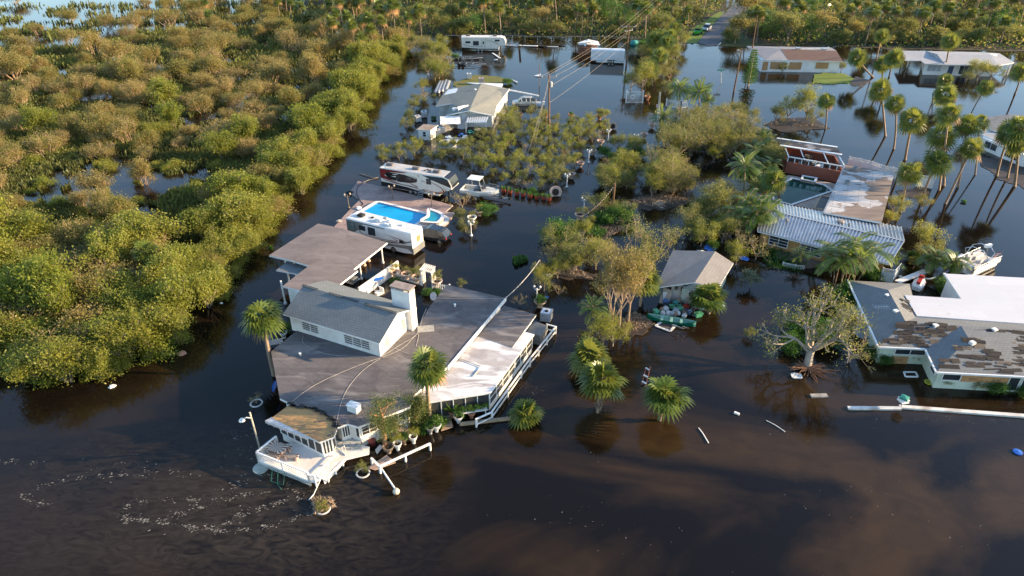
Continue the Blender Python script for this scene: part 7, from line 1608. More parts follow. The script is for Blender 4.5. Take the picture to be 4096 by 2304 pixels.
 (2992, 345, NORF, 1.0, 'narrow conical evergreen at the grey roof end, upper right', 'tree'), (1542, 1800, JUN, 1.0, 'red-barked juniper tree in front of the white house', 'tree'), (1668, 1705, JUN2, .95, 'smaller juniper right of the red-barked one', 'tree'), (1760, 1705, GB[0], .42, 'green shrub at the palm foot by the screen porch', 'shrub'), (1700, 1720, GB[1], .42, 'green shrub left of the palm foot', 'shrub'), (1600, 1725, OR[2], .5, 'shrub behind the round mosaic table', 'shrub')]
for i, (x, y, pr, s, lab, cat) in enumerate(shr):
 plant(pr, {'tree': 'garden_tree', 'bush': 'garden_bush', 'shrub': 'garden_shrub'}[cat], lab, cat, P(x, y, 0), i * 1.7 + (PI if pr == BIGT else 0), s, 'trees and bushes of the flooded gardens')
pts3 = []; items = []
for poly in ([(2190, 1010), (2370, 945), (2400, 1080), (2210, 1120)], [(2400, 620), (2560, 590), (2520, 760), (2400, 780)], [(2610, 690), (2720, 690), (2760, 785), (2590, 795)], [(2740, 840), (3060, 800), (3080, 900), (3000, 1000), (2770, 990)], [(2420, 820), (2540, 850), (2500, 905), (2370, 890)], [(2560, 200), (2740, 190), (2700, 330), (2570, 310)], [(2640, 560), (3020, 500), (3000, 620), (2700, 690)], [(1660, 195), (1790, 180), (1800, 300), (1720, 330)], [(3020, 560), (3110, 600), (3080, 720), (3010, 700)]):
 xs = [q[0] for q in poly]; ys = [q[1] for q in poly]; c = 0
 for _ in range(400):
  x, y = rng.uniform(min(xs), max(xs)), rng.uniform(min(ys), max(ys))
  if c >= 18: break
  if inpoly(x, y, poly) and far_enough(P(x, y, 0), 1.8):
   pts3.append(P(x, y, 0)); c += 1; v, ad = [(OT[0], 'olive'), (BT[1], 'twiggy brown'), (YT[0], 'yellow-green'), (GB[2], 'bright green'), (BR[0], 'bare'), (OT[2], 'olive')][rng.randrange(6)]; items.append((x, y, v, ad, rng.uniform(.45, .85), rng.uniform(0, 6.28)))
setplants(items, 'thicket shrub', 'shrub', 'shrubs filling the garden thickets', 'garden_shrub')
# root plate of the uprooted tree
rp = thing('root_plate', 'torn mat of roots under the large uprooted tree', 'roots', P(3240, 1480, 0)); rg = np.random.default_rng(4); segs = []
for k in range(90):
 a = rg.uniform(0, 2 * PI); p = np.array(P(3232, 1468, .2)); d = np.array([math.cos(a), math.sin(a) * .7 - .2, rg.uniform(-.05, .25)]); L = rg.uniform(.6, 2.2); q = p + d * L * .5; r2 = q + (d + rg.normal(0, .3, 3) * [1, 1, .4]) * L * .5; r2[2] = max(r2[2], .02); segs += [(p, q, .07, .045), (q, r2, .045, .015)]
V, Fq = segmesh(segs); V = V - np.array(P(3240, 1480, 0)); meshobj('roots', npmesh('roots', V, Fq, BARKR), rp)
# orchard in the flood
OPOLY = [(1505, 600), (1530, 660), (1600, 650), (1700, 640), (1850, 650), (1905, 680), (1960, 715), (2060, 745), (2150, 768), (2230, 745), (2290, 690), (2350, 600), (2440, 520), (2460, 480), (2400, 462), (2330, 490), (2200, 485), (2060, 450), (2000, 480), (1985, 540), (1860, 575), (1640, 590)]
pts3 = []; items = []; tries = 0
while len(items) < 118 and tries < 6000:
 tries += 1; x, y = rng.uniform(1490, 2470), rng.uniform(440, 790)
 if not inpoly(x, y, OPOLY): continue
 p = P(x, y, 0)
 if not far_enough(p, 1.75): continue
 pts3.append(p); k = rng.random(); v, ad = (ORCHY[rng.randrange(2)], 'yellow-green') if k < .38 else (ORCH[rng.randrange(4)], 'olive') if k < .88 else (BARE[rng.randrange(2)], 'bare')
 items.append((x, y, v, ad, rng.uniform(.75, 1.15) * (.55 if ad == 'bare' else 1), rng.uniform(0, 6.28)))
setplants(items, 'orchard shrub', 'shrub', 'young trees of the flooded orchard', 'orchard_shrub')
# ================================================================ POLES, BOATS, YARD THINGS, DEBRIS
def lamp(label, base, top, m, heads=3, group='white garden lamp posts'):
 b = P(*base, 0); lo, hi = 0.5, 8.0
 for _ in range(30):
  mid = (lo + hi) / 2
  if pxof(b.x, b.y, mid)[1] > top[1]: lo = mid
  else: hi = mid
 H = lo; t = thing('garden_lamp', label, 'lamp post', b, 0, group, world=False)
 mb = MB(); mb.lathe((0, 0, -.3), [(.2, 0), (.2, .4), (.09, .5), (.06, .9), (.05, H * .9 + .3), (.07, H * .92 + .3)], 10); build('post', mb, m, t)
 for k in range(heads):
  a = 2 * PI * k / heads + .4; x, y = .38 * math.cos(a), .38 * math.sin(a); mb = MB(); mb.tube([(0, 0, H * .82), (x * .8, y * .8, H * .80), (x, y, H * .88)], .03, 5); ar = build('arm', mb, m, t)
  mb = MB(); mb.lathe((x, y, H * .88), [(.05, 0), (.13, .1), (.14, .22), (.08, .3), (.02, .36)], 8); build('lantern', mb, mat('lamp_glass', (.62, .62, .6), None, .25, 2) if m is WHITE else mat('lamp_amber', (.4, .34, .26), None, .3, 2), ar)
for lab, b, tp in (('white triple lamp post by the bowl planter, right edge of orchard', (2354, 650), (2356, 600)), ('white triple lamp post left of the tipped cream bowl, in open water', (2267, 748), (2270, 698)), ('white lamp post at the top of the striped cable, by the round tree', (2335, 844), (2337, 794)),
     ('white lamp post highest in the orchard water lane', (2432, 562), (2433, 520)), ('white lamp post right of the water lane, beside a lone bowl', (2541, 580), (2544, 540)), ('white lamp post by the small tree below the blue pool', (1885, 943), (1883, 888)), ('white lamp post half hidden behind the yellow tree', (2450, 690), (2452, 652)), ('white lamp post at the shrub above the patio roof', (2147, 1200), (2149, 1150))):
 lamp(lab, b, tp, WHITE)
BRZ = mat('bronze_post', (.12, .10, .08), (.2, .16, .12), .5, 3)
for lab, b, tp in (('dark lamp post on the brick terrace before the camper wheels', (1571, 797), (1567, 742)), ('bronze lamp post on the terrace near the spa', (1728, 830), (1724, 774)), ('bronze lamp post at the left edge of the terrace', (1396, 832), (1388, 775))):
 lamp(lab, b, tp, BRZ, 2, 'dark terrace lamp posts')
# bowls and pots
def bowl(label, x, y, r=.62, m=None, pl=None, ps=.6, tilt=None, group='wide clay bowl planters', z=0, name='bowl_planter'):
 t = thing(name, label, 'planter', P(x, y, 0) + Vector((0, 0, z)), 0, group, world=False)
 if tilt: t.rotation_euler = tilt
 mb = MB(); mb.lathe((0, 0, 0), [(r * .42, -.25), (r * .42, .12), (r * .35, .18), (r * .75, .42), (r, .72), (r * 1.08, .74), (r * 1.08, .82), (r * .95, .82), (r * .9, .70)], 16); build('bowl', mb, m or CREAMPOT, t)
 mb = MB(); mb.lathe((0, 0, .69), [(r * .92, 0), (.02, .03)], 14); build('soil', mb, SOIL, t)
 if pl:
  o = plant(pl, 'potted_plant', 'plant growing in the ' + label.split(',')[0], 'plant', P(x, y, 0) + Vector((0, 0, z + .65)), x * .7, ps, 'plants growing in pots')
for a in (('cream bowl right of the white lamp, lower of two by the lane', 2370, 618, .62, None, ORCH[0], .45), ('cream bowl at the top of the lane beside the shrub', 2402, 580, .6, None, BARE[0], .35), ('cream bowl left of the lane, with bare twig', 2321, 668, .6, None, BARE[1], .3), ('cream bowl behind the lamp in open water', 2285, 713, .6, None, BARE[0], .3),
   ('cream bowl at the lower end of the striped cable', 2318, 877, .65, None, ORCH[1], .6), ('clay bowl behind the utility pole', 2183, 470, .6, TERRA, ORCH[2], .4), ('clay bowl behind the orchard, left of the one with a tree', 2283, 474, .6, TERRA, SMALLSHRUB, .7), ('clay bowl holding a small tree behind the orchard', 2397, 478, .6, TERRA, ORCH[3], .6),
   ('pale bowl on the small island by the tall mast', 2607, 512, .62, None, BARE[1], .3), ('pale bowl beside the right lamp of the lane', 2575, 552, .62, None, BARE[1], .3), ('clay bowl just right of the white gate', 2589, 400, .6, TERRA, BARE[1], .35), ('cream bowl beside the white fence island', 2640, 470, .6, None, BARE[0], .3), ('clay bowl in the orchard top left', 2080, 470, .5, TERRA, BARE[0], .3),
   ('cream bowl beside the round bright bush', 1918, 862, .62, None, ORCHY[0], .5), ('white bowl behind the small leaning tree', 1888, 888, .6, COPE, ORCH[1], .5), ('cream bowl at the foot of the sunlit wall', 1584, 1110, .55, None, ORCHY[1], .6), ('cream bowl left of the picket fence arch, second from wall', 1627, 1117, .6, None, ORCH[0], .5), ('cream bowl just left of the white arch', 1668, 1130, .62, None, ORCHY[0], .6), ('cream bowl just right of the white arch', 1748, 1146, .62, None, ORCHY[1], .6),
   ('cream bowl under the green shrub above the tote', 2160, 1228, .62, None, GREENB[0], .38)):
 bowl(*a)
bowl('cream bowl tipped on its side at the red pot row end', 2219, 775, .85, None, tilt=(1.15, 0, .1), z=.25); bowl('clay bowl tipped on its side at the top of the lane', 2451, 512, .75, None, tilt=(1.1, .5, -.4), z=.25)
for i, (x, y, lab) in enumerate(((2068, 780, 'largest left'), (2092, 784, 'second'), (2119, 790, 'third'), (2148, 796, 'fourth'), (2175, 798, 'fifth'), (2196, 802, 'rightmost'), (2014, 768, 'first behind the boat trailer'), (2040, 773, 'second behind the boat trailer'))):
 t = thing('red_pot', 'red plastic pot with spiky plant, ' + lab + ' of the row', 'planter', P(x, y, 0), 0, 'row of red pots along the orchard', world=False); mb = MB(); mb.lathe((0, 0, -.2), [(.26, 0), (.36, .55), (.38, .62), (.3, .62), (.3, .5)], 12); build('pot', mb, mat('red_pot', (.33, .07, .04), None, .5, 2), t)
 plant(SPIKE[i % 2], 'spiky_plant', 'spiky green plant in the red pot, ' + lab + ' of the row', 'plant', P(x, y, 0) + Vector((0, 0, .35)), i, 1.0, 'spiky plants in the red pots')
plant(GREENB[0], 'garden_bush', 'dark round bush above the red pot row', 'bush', P(2130, 775, 0), 1, .45, 'trees and bushes of the flooded gardens')
# front patio: table, pots
def mosaic(name, c1, c2, n=16):
 m, nn, b = nodes(name); tc = nn.nodes.new('ShaderNodeTexCoord'); g = nn.nodes.new('ShaderNodeTexGradient'); g.gradient_type = 'RADIAL'; nn.links.new(tc.outputs['Object'], g.inputs[0])
 mu = nn.nodes.new('ShaderNodeMath'); mu.operation = 'MULTIPLY'; mu.inputs[1].default_value = n; fr = nn.nodes.new('ShaderNodeMath'); fr.operation = 'FRACT'; gt = nn.nodes.new('ShaderNodeMath'); gt.operation = 'GREATER_THAN'; gt.inputs[1].default_value = .5
 nn.links.new(g.outputs['Fac'], mu.inputs[0]); nn.links.new(mu.outputs[0], fr.inputs[0]); nn.links.new(fr.outputs[0], gt.inputs[0]); nn.links.new(mixcol(nn, gt.outputs[0], c1, c2), b.inputs['Base Color']); b.inputs['Roughness'].default_value = .4; return m
MOS = mosaic('mosaic_top', (.55, .46, .36), (.16, .08, .06));
def table(label, x, y, z, r=.75, sides=8, rect=None, rz=0):
 t = thing('mosaic_table', label, 'table', P(x, y, z), rz, 'mosaic tables', world=False); mb = MB()
 if rect: mb.box((0, 0, .74), (rect[0], rect[1], .07))
 else: mb.lathe((0, 0, .7), [(r * .96, 0), (r, .02), (r, .07)], sides)
 build('table_top', mb, MOS, t); mb = MB()
 if rect:
  for s in (-.5, .5): mb.box((s * rect[0] * .7, 0, .35), (.25, rect[1] * .5, .7))
 else: mb.lathe((0, 0, 0), [(.3, 0), (.1, .1), (.1, .6), (.25, .7)], 8)
 build('pedestal', mb, CREAMPOT, t)
table('octagonal sunburst mosaic table on the flooded front patio', 1606, 1757, 0); table('rectangular mosaic table on the white deck', 1112, 1815, ZD, rect=(1.7, .95), rz=rot_u)
table('cream mosaic table at the left corner of the white house', 1103, 1392, 0, rect=(1.6, .9), rz=.3)
for x, y, lab, rz in ((1143, 1800, 'bench right behind the deck table', rot_u), (1098, 1832, 'bench in front of the deck table', rot_u), (1168, 1838, 'bench beside the deck rail, right of table', rot_u + .3)):
 t = thing('garden_bench', 'small mosaic topped ' + lab, 'bench', P(x, y, ZD), rz, 'mosaic benches on the deck', world=False); mb = MB(); mb.box((0, 0, .42), (1.2, .4, .07)); build('seat', mb, MOS, t)
 for s in (-.42, .42): mb = MB(); mb.box((s, 0, .2), (.15, .3, .4)); build('leg', mb, CREAMPOT, t)
t = thing('garden_chair', 'cream patterned chair beside the corner mosaic table', 'chair', P(1080, 1385, 0), .3, world=False); mb = MB(); mb.box((0, 0, .45), (.5, .5, .06)); build('seat', mb, MOS, t); mb = MB(); mb.box((0, .25, .8), (.5, .06, .7)); build('backrest', mb, MOS, t)
WP = mat('white_pot', (.68, .68, .66), None, .5, 2); BRP = mat('brown_pot', (.28, .20, .13), (.2, .14, .09), .8, 3)
for a in (('brown pot with fern, left of the octagonal table', 1572, 1755, .3, BRP, SMALLSHRUB, .8), ('tan stool pot right of the octagonal table', 1639, 1755, .3, BRP, None), ('tan pot with small plant below the octagonal table', 1619, 1777, .3, BRP, SMALLSHRUB, .7), ('pale pot with yellow shrub, lower right of the octagonal table', 1655, 1772, .34, WP, ORCHY[0], .45), ('white pot with yellow bush by the juniper', 1592, 1800, .36, WP, ORCHY[1], .5), ('dark glazed bowl at the juniper foot', 1556, 1812, .45, BRZ, None),
   ('white tub left of the ringed palm trunk', 1835, 1690, .42, WP, SMALLSHRUB, .8), ('white pot on the plywood corner', 1747, 1725, .4, WP, SMALLSHRUB, 1.0), ('red pot with sword plant below the plant shelf', 1810, 1670, .36, TERRA, SPIKE[0], 1.4), ('red pot low in the water under the plant shelf', 1886, 1672, .4, TERRA, SMALLSHRUB, .5), ('blue-grey pot beside the plywood sheet', 1722, 1735, .35, ALU, SMALLSHRUB, .8), ('white pot at the back left corner of the house', 1137, 1352, .4, WP, SMALLSHRUB, 1.0)):
 bowl(*a, group='pots around the white house', name='garden_pot')
o = thing('red_stool', 'dark red round stool left of the juniper trunk', 'stool', P(1490, 1778, 0), world=False); mb = MB(); mb.lathe((0, 0, 0), [(.25, 0), (.3, .4), (.36, .45), (.3, .5)], 10); build('seat', mb, mat('dark_red', (.14, .03, .03), None, .5, 2), o)
# plant shelf along the porch
ps = thing('plant_shelf', 'white plant shelf on legs along the screened porch front', 'shelf', P(1890, 1650, 0)); a, b = P(1826, 1652, .9), P(1948, 1632, .9); mb = MB(); mb.beam(a, b, .5, .06); build('shelf_top', mb, WHITE, ps)
for k in (0.05, .5, .95): mb = MB(); p = a.lerp(b, k); mb.box((p.x, p.y, .35), (.08, .08, 1.1)); build('leg', mb, WHITE, ps)
for k in range(8):
 p = a.lerp(b, (k + .5) / 8); plant(SMALLSHRUB if k % 2 else SPIKE[k % 4 // 2], 'shelf_plant', ORD[k] + ' small plant from the left on the white plant shelf', 'plant', p + Vector((0, 0, .02)), k, .55, 'plants on the plant shelf')
# posts and rails in the water
def railing(name, label, pts, z, posts, w=.14, low=None):
 t = thing(name, label, 'railing', P(*pts[0], 0)); W_ = [P(x, y, z) for x, y in pts]; mb = MB()
 for i in range(len(W_) - 1): mb.beam(W_[i], W_[i + 1], w, .09)
 if low:
  for i in range(len(W_) - 1): mb.beam(W_[i] - Vector((0, 0, low)), W_[i + 1] - Vector((0, 0, low)), w * .7, .08)
 build('rail', mb, WHITE, t)
 for x, y in posts: mb = MB(); p = P(x, y, z); mb.box((p.x, p.y, z / 2 - .2), (.14, .14, z + .5), rot_u); build('post', mb, WHITE, t)
 return t
railing('dock_railing', 'long white timber railing running along the right side of the house', [(2187, 1297), (2223, 1307), (2120, 1435), (1966, 1649), (1902, 1678)], .9, [(2187, 1297), (2223, 1307), (2188, 1351), (2154, 1395), (2120, 1437), (2085, 1483), (2030, 1560), (1968, 1646), (1905, 1677)], low=.6)
railing('dock_railing', 'white angled railing standing in the water before the house front', [(1486, 1834), (1518, 1866), (1719, 1775)], .75, [(1486, 1834), (1518, 1866), (1620, 1820), (1719, 1775)], .2)
fl = thing('fallen_lamp', 'white lamp post lying over the railing with round globe at its end', 'lamp post', P(1550, 1915, 0)); mb = MB(); mb.tube([P(1520, 1866, .85), P(1580, 1955, .25)], .07, 8); build('post', mb, WHITE, fl); mb = MB(); c = P(1585, 1967, .2); mb.lathe(c + Vector((0, 0, -.2)), [(.08, 0), (.24, .1), (.28, .26), (.2, .42), (.03, .5)], 12); build('globe', mb, mat('globe_cream', (.6, .52, .4), None, .3, 2), fl, smooth=True)
for lab, q in (('white lattice sheet standing by the juniper trunk', ((1502, 1800), (1508, 1815), (1530, 1790), (1520, 1780))), ('tan submerged lattice panel behind the angled railing', ((1470, 1872), (1500, 1880), (1582, 1850), (1545, 1822)))):
 t = thing('loose_lattice', lab, 'lattice', P(*q[0], 0)); W_ = [P(x, y, .12) for x, y in q]; mb = MB()
 for k in range(12):
  u = k / 11; mb.beam(W_[0].lerp(W_[1], u), W_[3].lerp(W_[2], u), .05, .03); mb.beam(W_[0].lerp(W_[3], u) + Vector((0, 0, .03)), W_[1].lerp(W_[2], u) + Vector((0, 0, .03)), .05, .03)
 build('panel', mb, WHITE if 'white' in lab else CREAMPOT, t)
fp = thing('ringed_palm_trunk', 'long ringed palm trunk floating beside the white railing', 'log', P(1940, 1685, 0)); mb = MB(); a, b = P(1838, 1697, .12), P(2052, 1672, .12); N = 60
mb.tube([a.lerp(b, k / N) for k in range(N + 1)], [.2 if k % 2 else .165 for k in range(N + 1)], 10); build('trunk', mb, mat('ringed_bark', (.36, .27, .18), (.24, .18, .12), .9, 3), fp)
pl_ = thing('plywood_sheet', 'tan plywood sheet lying at the porch door below the palm', 'board', P(1786, 1705, 0)); mb = MB(); mb.prism(PP([(1765, 1722), (1812, 1707), (1802, 1665), (1780, 1668)], .2), .12, .2); build('sheet', mb, mat('ply_pink', (.42, .27, .19), None, .8, 1), pl_)
def ringpot(label, x, y, r, pl=None, s=.6, m=None):
 t = thing('sunken_planter', label, 'planter', P(x, y, 0), 0, 'round planters sunk to the rim', world=False); mb = MB(); n = 28; mb.tube([(r * math.cos(2 * PI * k / n), r * math.sin(2 * PI * k / n), .04) for k in range(n + 1)], .07, 6); build('rim', mb, m or mat('rim_white', (.55, .54, .52), None, .5, 2), t)
 mb = MB(); mb.lathe((0, 0, -.3), [(r * .8, 0), (r * .98, .3)], 20); build('bowl', mb, BRP, t)
 if pl: plant(pl, 'potted_plant', 'plant standing in the ' + label.split(',')[0], 'plant', P(x, y, 0), 1, s, 'plants growing in pots')
ringpot('white rimmed planter sunk left of the angled railing', 1452, 1893, .5, ORCH[0], .5); ringpot('white rimmed planter wrapped in debris in the foreground current', 1292, 2036, .52, ORCHY[0], .42); ringpot('white rimmed planter sunk left of the house', 1026, 1614, .5, BARE[0], .4)
fd = thing('floating_table_top', 'round grey-green table top floating beside the lattice deck', 'table', P(1044, 1875, 0), world=False); mb = MB(); mb.lathe((0, 0, 0), [(.6, 0), (.62, .1), (.6, .14), (.02, .15)], 24); build('top', mb, mat('table_grey', (.36, .38, .33), (.28, .3, .26), .6, 1.5), fd)
cf = thing('green_metal_frame', 'thin green metal rack hanging in the water at the deck front', 'frame', P(1110, 1905, 0)); mb = MB(); mb.tube([P(1090, 1875, .5), P(1084, 1925, .1), P(1134, 1940, .1), P(1138, 1890, .5)], .025, 5).tube([P(1112, 1880, .5), P(1110, 1935, .1), P(1126, 1958, .05)], .025, 5); build('rack', mb, GREENP, cf)
dl = thing('dock_light', 'tall leaning pole with bell lamp on a curved arm, left of the deck', 'lamp post', P(1041, 1800, 0)); mb = MB(); mb.tube([P(1041, 1800, -.3), P(999, 1650, 4.6)], .07, 8); build('pole', mb, mat('pole_pale', (.5, .46, .38), (.36, .33, .27), .7, 3), dl)
mb = MB(); mb.tube([P(1003, 1672, 4.1), P(985, 1670, 4.25), P(970, 1678, 4.05)], .04, 6); ar = build('arm', mb, WHITE, dl); mb = MB(); mb.lathe(P(968, 1682, 3.75), [(.26, 0), (.2, .12), (.06, .25)], 12); build('bell_shade', mb, CHROME, ar)
rd2 = thing('leaning_rod', 'thin white rod leaning from the ramp into the current', 'rod', P(1254, 1979, 0)); mb = MB(); mb.tube([P(1300, 1880, .9), P(1254, 1979, .02)], .035, 6); mb.tube([P(1254, 1979, .03), P(1236, 2000, .03)], .05, 6); build('rod', mb, WHITE, rd2)
sg = thing('blue_street_plate', 'small blue sign plate with white marks on the left wall corner', 'sign', P(1105, 1550, 0)); mb = MB(); mb.box(P(1104, 1545, 1.2) + Vector((-.15, 0, 0)), (.12, .9, .5)); build('plate', mb, BLUEP, sg)
mb = MB()
for k in range(4): mb.box(P(1104, 1545, 1.2) + Vector((-.22, -.3 + k * .2, 0)), (.02, .1, .25))
build('white_marks', mb, WHITE, sg.children[0])
# storage box and boards at the patio roof corner
sb = thing('grey_storage_box', 'dark grey sloped-lid storage box at the patio roof corner', 'box', P(2155, 1330, 0)); q = PP([(2110, 1330), (2162, 1343), (2188, 1290), (2140, 1272)], 1.5); mb = MB(); mb.prism([Vector((q[0].x, q[0].y, 1.5)), Vector((q[1].x, q[1].y, 1.5)), Vector((q[2].x, q[2].y, 1.1)), Vector((q[3].x, q[3].y, 1.1))], -1.2); build('body', mb, mat('box_slate', (.11, .12, .13), (.14, .15, .16), .6, 2), sb)
mb = MB()
for k in range(7): u = k / 6; mb.beam(Vector((q[0].x, q[0].y, 1.53)).lerp(Vector((q[1].x, q[1].y, 1.53)), u), Vector((q[3].x, q[3].y, 1.13)).lerp(Vector((q[2].x, q[2].y, 1.13)), u), .06, .04)
build('lid_ribs', mb, MATS['box_slate'], sb)
# ---- utility poles and wires
def upole(label, base, top, arms, group='timber utility poles', tr=False):
 b = P(*base, 0); t = thing('utility_pole', label, 'utility pole', b, 0, group); H = 10.2
 tp = P(*top, H); mb = MB(); mb.tube([b - Vector((0, 0, .5)), tp], [.2, .13], 10); build('pole', mb, WOODPOLE, t)
 ends = []
 for k, (f, L, rz) in enumerate(arms):
  c = b.lerp(tp, f); d = Vector((math.cos(rz), math.sin(rz), 0)) * L / 2; mb = MB(); mb.beam(c - d, c + d, .12, .12); a_ = build('crossarm', mb, PLANKW, t)
  for s in (-1, -.35, 1):
   mb = MB(); e = c + d * s * .95; mb.lathe(e + Vector((0, 0, .05)), [(.05, 0), (.09, .08), (.05, .12), (.08, .2), (.03, .26)], 7); build('insulator', mb, mat('insulator', (.55, .52, .5), None, .3, 2), a_); ends.append(e + Vector((0, 0, .26)))
 if tr: mb = MB(); c = b.lerp(tp, .84); mb.lathe(c + Vector((.35, 0, -.5)), [(.22, 0), (.25, .1), (.25, .8), (.15, .95)], 10); build('transformer', mb, mat('transformer_grey', (.5, .5, .48), None, .4, 2), t)
 return t, b, tp, ends
_, b1, t1, e1 = upole('utility pole with crossarm standing in the flooded orchard', (2197, 530), (2196, 298), ((.955, 2.6, .12),), tr=True)
_, b2, t2, e2 = upole('utility pole beside the white box trailer', (2505, 262), (2517, 95), ((.93, 3.4, .1), (.84, 2.2, .5)))
_, b3, t3, e3 = upole('utility pole at the top edge, far end of the wires', (2735, 60), (2742, -110), ((.94, 3.2, .1),))
lp = thing('leaning_utility_pole', 'leaning pole with lamp arm beside the flooded road', 'utility pole', P(2934, 372, 0)); c3 = P(2966, 205, 9.0); mb = MB(); mb.tube([P(2934, 372, -.3), c3], [.18, .12], 8); build('pole', mb, WOODPOLE, lp); mb = MB(); mb.tube([c3, P(2955, 200, 9.2)], .05, 5); mb.box(P(2953, 201, 9.2), (.5, .3, .15)); build('lamp_arm', mb, CHROME, lp)
p4 = thing('utility_pole', 'thin leaning pole rising out of the thicket, beyond the leaning lamp pole', 'utility pole', P(3002, 240, 0)); mb = MB(); mb.tube([P(3002, 240, 0), P(3030, 60, 11)], [.17, .1], 6); build('pole', mb, WOODPOLE, p4)
po = thing('short_post', 'upright brown timber post beside the round-headed tree', 'post', P(2449, 848, 0)); mb = MB(); mb.tube([P(2449, 848, -.3), P(2459, 733, 4.6)], [.15, .13], 8); build('post', mb, WOODPOLE, po)
wr2 = thing('overhead_wires', 'power lines running from the orchard pole up past the far pole', 'wires', b1)
for k in range(3):
 mb = MB(); sagwire(mb, e1[k], e2[k], .5, .018, 16); sagwire(mb, e2[k], e3[k], .4, .018, 12); build('wire', mb, mat('wire_tan', (.30, .25, .19), None, .6, 2), wr2)
mb = MB(); sagwire(mb, b1.lerp(t1, .80), b2.lerp(t2, .78), .5, .02, 16); build('wire', mb, MATS['wire_tan'], wr2)
mb = MB(); sagwire(mb, b1.lerp(t1, .52), b2.lerp(t2, .6), .5, .02, 16); build('wire', mb, MATS['wire_tan'], wr2)
gw = thing('guy_wires', 'guy wires slanting from the orchard pole into the shrubs', 'wires', b1)
for x, y, f in ((2105, 640, .9), (2120, 600, .85), (2130, 620, .95)): mb = MB(); mb.tube([b1.lerp(t1, f), P(x, y, 0)], .015, 4); build('wire', mb, MATS['wire_tan'], gw)
rp_ = thing('striped_cable', 'black and white twisted cable hanging from the post to the bowl', 'cable', P(2318, 872, 0)); mb = MB(); m2 = MB(); a, b = P(2456, 745, 4.1), P(2322, 868, .9); N = 44
for k in range(N):
 u, v = k / N, (k + 1) / N; s = lambda t: a.lerp(b, t) - Vector((0, 0, .6 * 4 * t * (1 - t))); (mb if k % 2 else m2).tube([s(u), s(v)], .05, 5)
build('pale_strands', mb, CREAMPOT, rp_); build('dark_strands', m2, BLACK, rp_)
rp2 = thing('service_cable', 'twisted cable from the dark roof corner up to the broken stick', 'cable', P(2160, 1050, 0)); mb = MB(); sagwire(mb, P(2022, 1192, ZF + .1), P(2159, 1040, 2.6), .35, .04, 14); build('cable', mb, MATS['cable_pale'], rp2); mb = MB(); mb.tube([P(2170, 1110, 0), P(2159, 1038, 2.7)], .06, 5); build('stick', mb, BARK, rp2)
# gate, fence, mast, street sign
def ironfence(label, a, b, h=1.7, gate=False, n=None):
 t = thing('picket_gate' if gate else 'iron_fence', label, 'gate' if gate else 'fence', P(*a, 0), 0, None if gate else 'white iron fence by the thicket'); A, B = P(*a, 0), P(*b, 0); n = n or int((B - A).length / .16); mb = MB()
 for k in range(n + 1): p = A.lerp(B, k / n); mb.beam(p, p + Vector((0, 0, h + .15 * math.sin(PI * k / n))), .04)
 for z in (.15, h * .75, h): mb.beam(A + Vector((0, 0, z)), B + Vector((0, 0, z)), .05)
 build('bars', mb, WHITE, t)
 for p in (A, B): mb = MB(); mb.box(p + Vector((0, 0, h / 2 + .1)), (.16, .16, h + .4)); build('post', mb, WHITE, t)
 if gate:
  c = A.lerp(B, .38) + Vector((0, -.06, h * .55)); mb = MB(); nn_ = 20; mb.tube([c + Vector((.48 * math.cos(2 * PI * k / nn_), 0, .34 * math.sin(2 * PI * k / nn_))) for k in range(nn_ + 1)], .05, 5); mb.tube([c + Vector((-.25, 0, .15)), c + Vector((-.15, 0, -.15)), c + Vector((0, 0, .1)), c + Vector((.12, 0, -.15)), c + Vector((.25, 0, .15))], .035, 5); build('oval_emblem', mb, WHITE, t)
ironfence('white barred gate with oval emblem before the fallen yellow tree', (2503, 412), (2570, 412), 2.2, True); ironfence('white iron fence, left piece in front of the two feathery palms', (2664, 425), (2722, 435), 1.3); ironfence('white iron fence, right piece in front of the two feathery palms', (2722, 435), (2748, 430), 1.4)
mt = thing('lattice_mast', 'thin white lattice mast with a small flag by the lane end', 'mast', P(2630, 512, 0)); a, b = P(2630, 512, 0), P(2640, 368, 7.2); mb = MB()
for s in (-.18, .18): mb.tube([a + Vector((s, 0, 0)), b + Vector((s * .5, 0, 0))], .035, 5)
for k in range(16): mb.tube([a.lerp(b, k / 16) + Vector((.17 * (1 if k % 2 else -1), 0, 0)), a.lerp(b, (k + 1) / 16) + Vector((-.15 * (1 if k % 2 else -1), 0, 0))], .02, 4)
build('lattice', mb, WHITE, mt); mb = MB(); mb.box(a.lerp(b, .62) + Vector((-.3, 0, 0)), (.4, .03, .6)); build('flag', mb, mat('flag_red', (.4, .05, .06), (.5, .5, .55), .8, 4), mt)
ss = thing('street_sign', 'green street name sign on a thin post in the flooded crossing', 'sign', P(2885, 335, 0)); mb = MB(); mb.tube([P(2885, 335, -.2), P(2884, 282, 2.6)], .05, 6); build('post', mb, ALU, ss); mb = MB(); mb.box(P(2883, 280, 2.7), (1.5, .05, .34)).box(P(2885, 283, 2.5), (.05, 1.0, .3)); pp = build('name_blade', mb, mat('sign_green', (.0, .28, .17), None, .4, 2), ss)
mb = MB(); rr = random.Random(1)
for k in range(7): mb.box(P(2883, 280, 2.7) + Vector((-.55 + .18 * k, -.04, 0)), (.09, .02, .16))
build('white_letters', mb, WHITE, pp)
s2 = thing('road_sign', 'white road sign cluster on a post beside the far road', 'sign', P(2904, 40, 0)); mb = MB(); mb.tube([P(2904, 42, 0), P(2906, 14, 3)], .06, 6); build('post', mb, ALU, s2)
for z, w_, h_ in ((2.9, 1.1, .6), (2.0, .6, .8), (1.3, .6, .5)): mb = MB(); mb.box(P(2904, 42, 0) + Vector((.2, -.1, z)), (w_, .05, h_)); build('panel', mb, RVWHITE, s2)
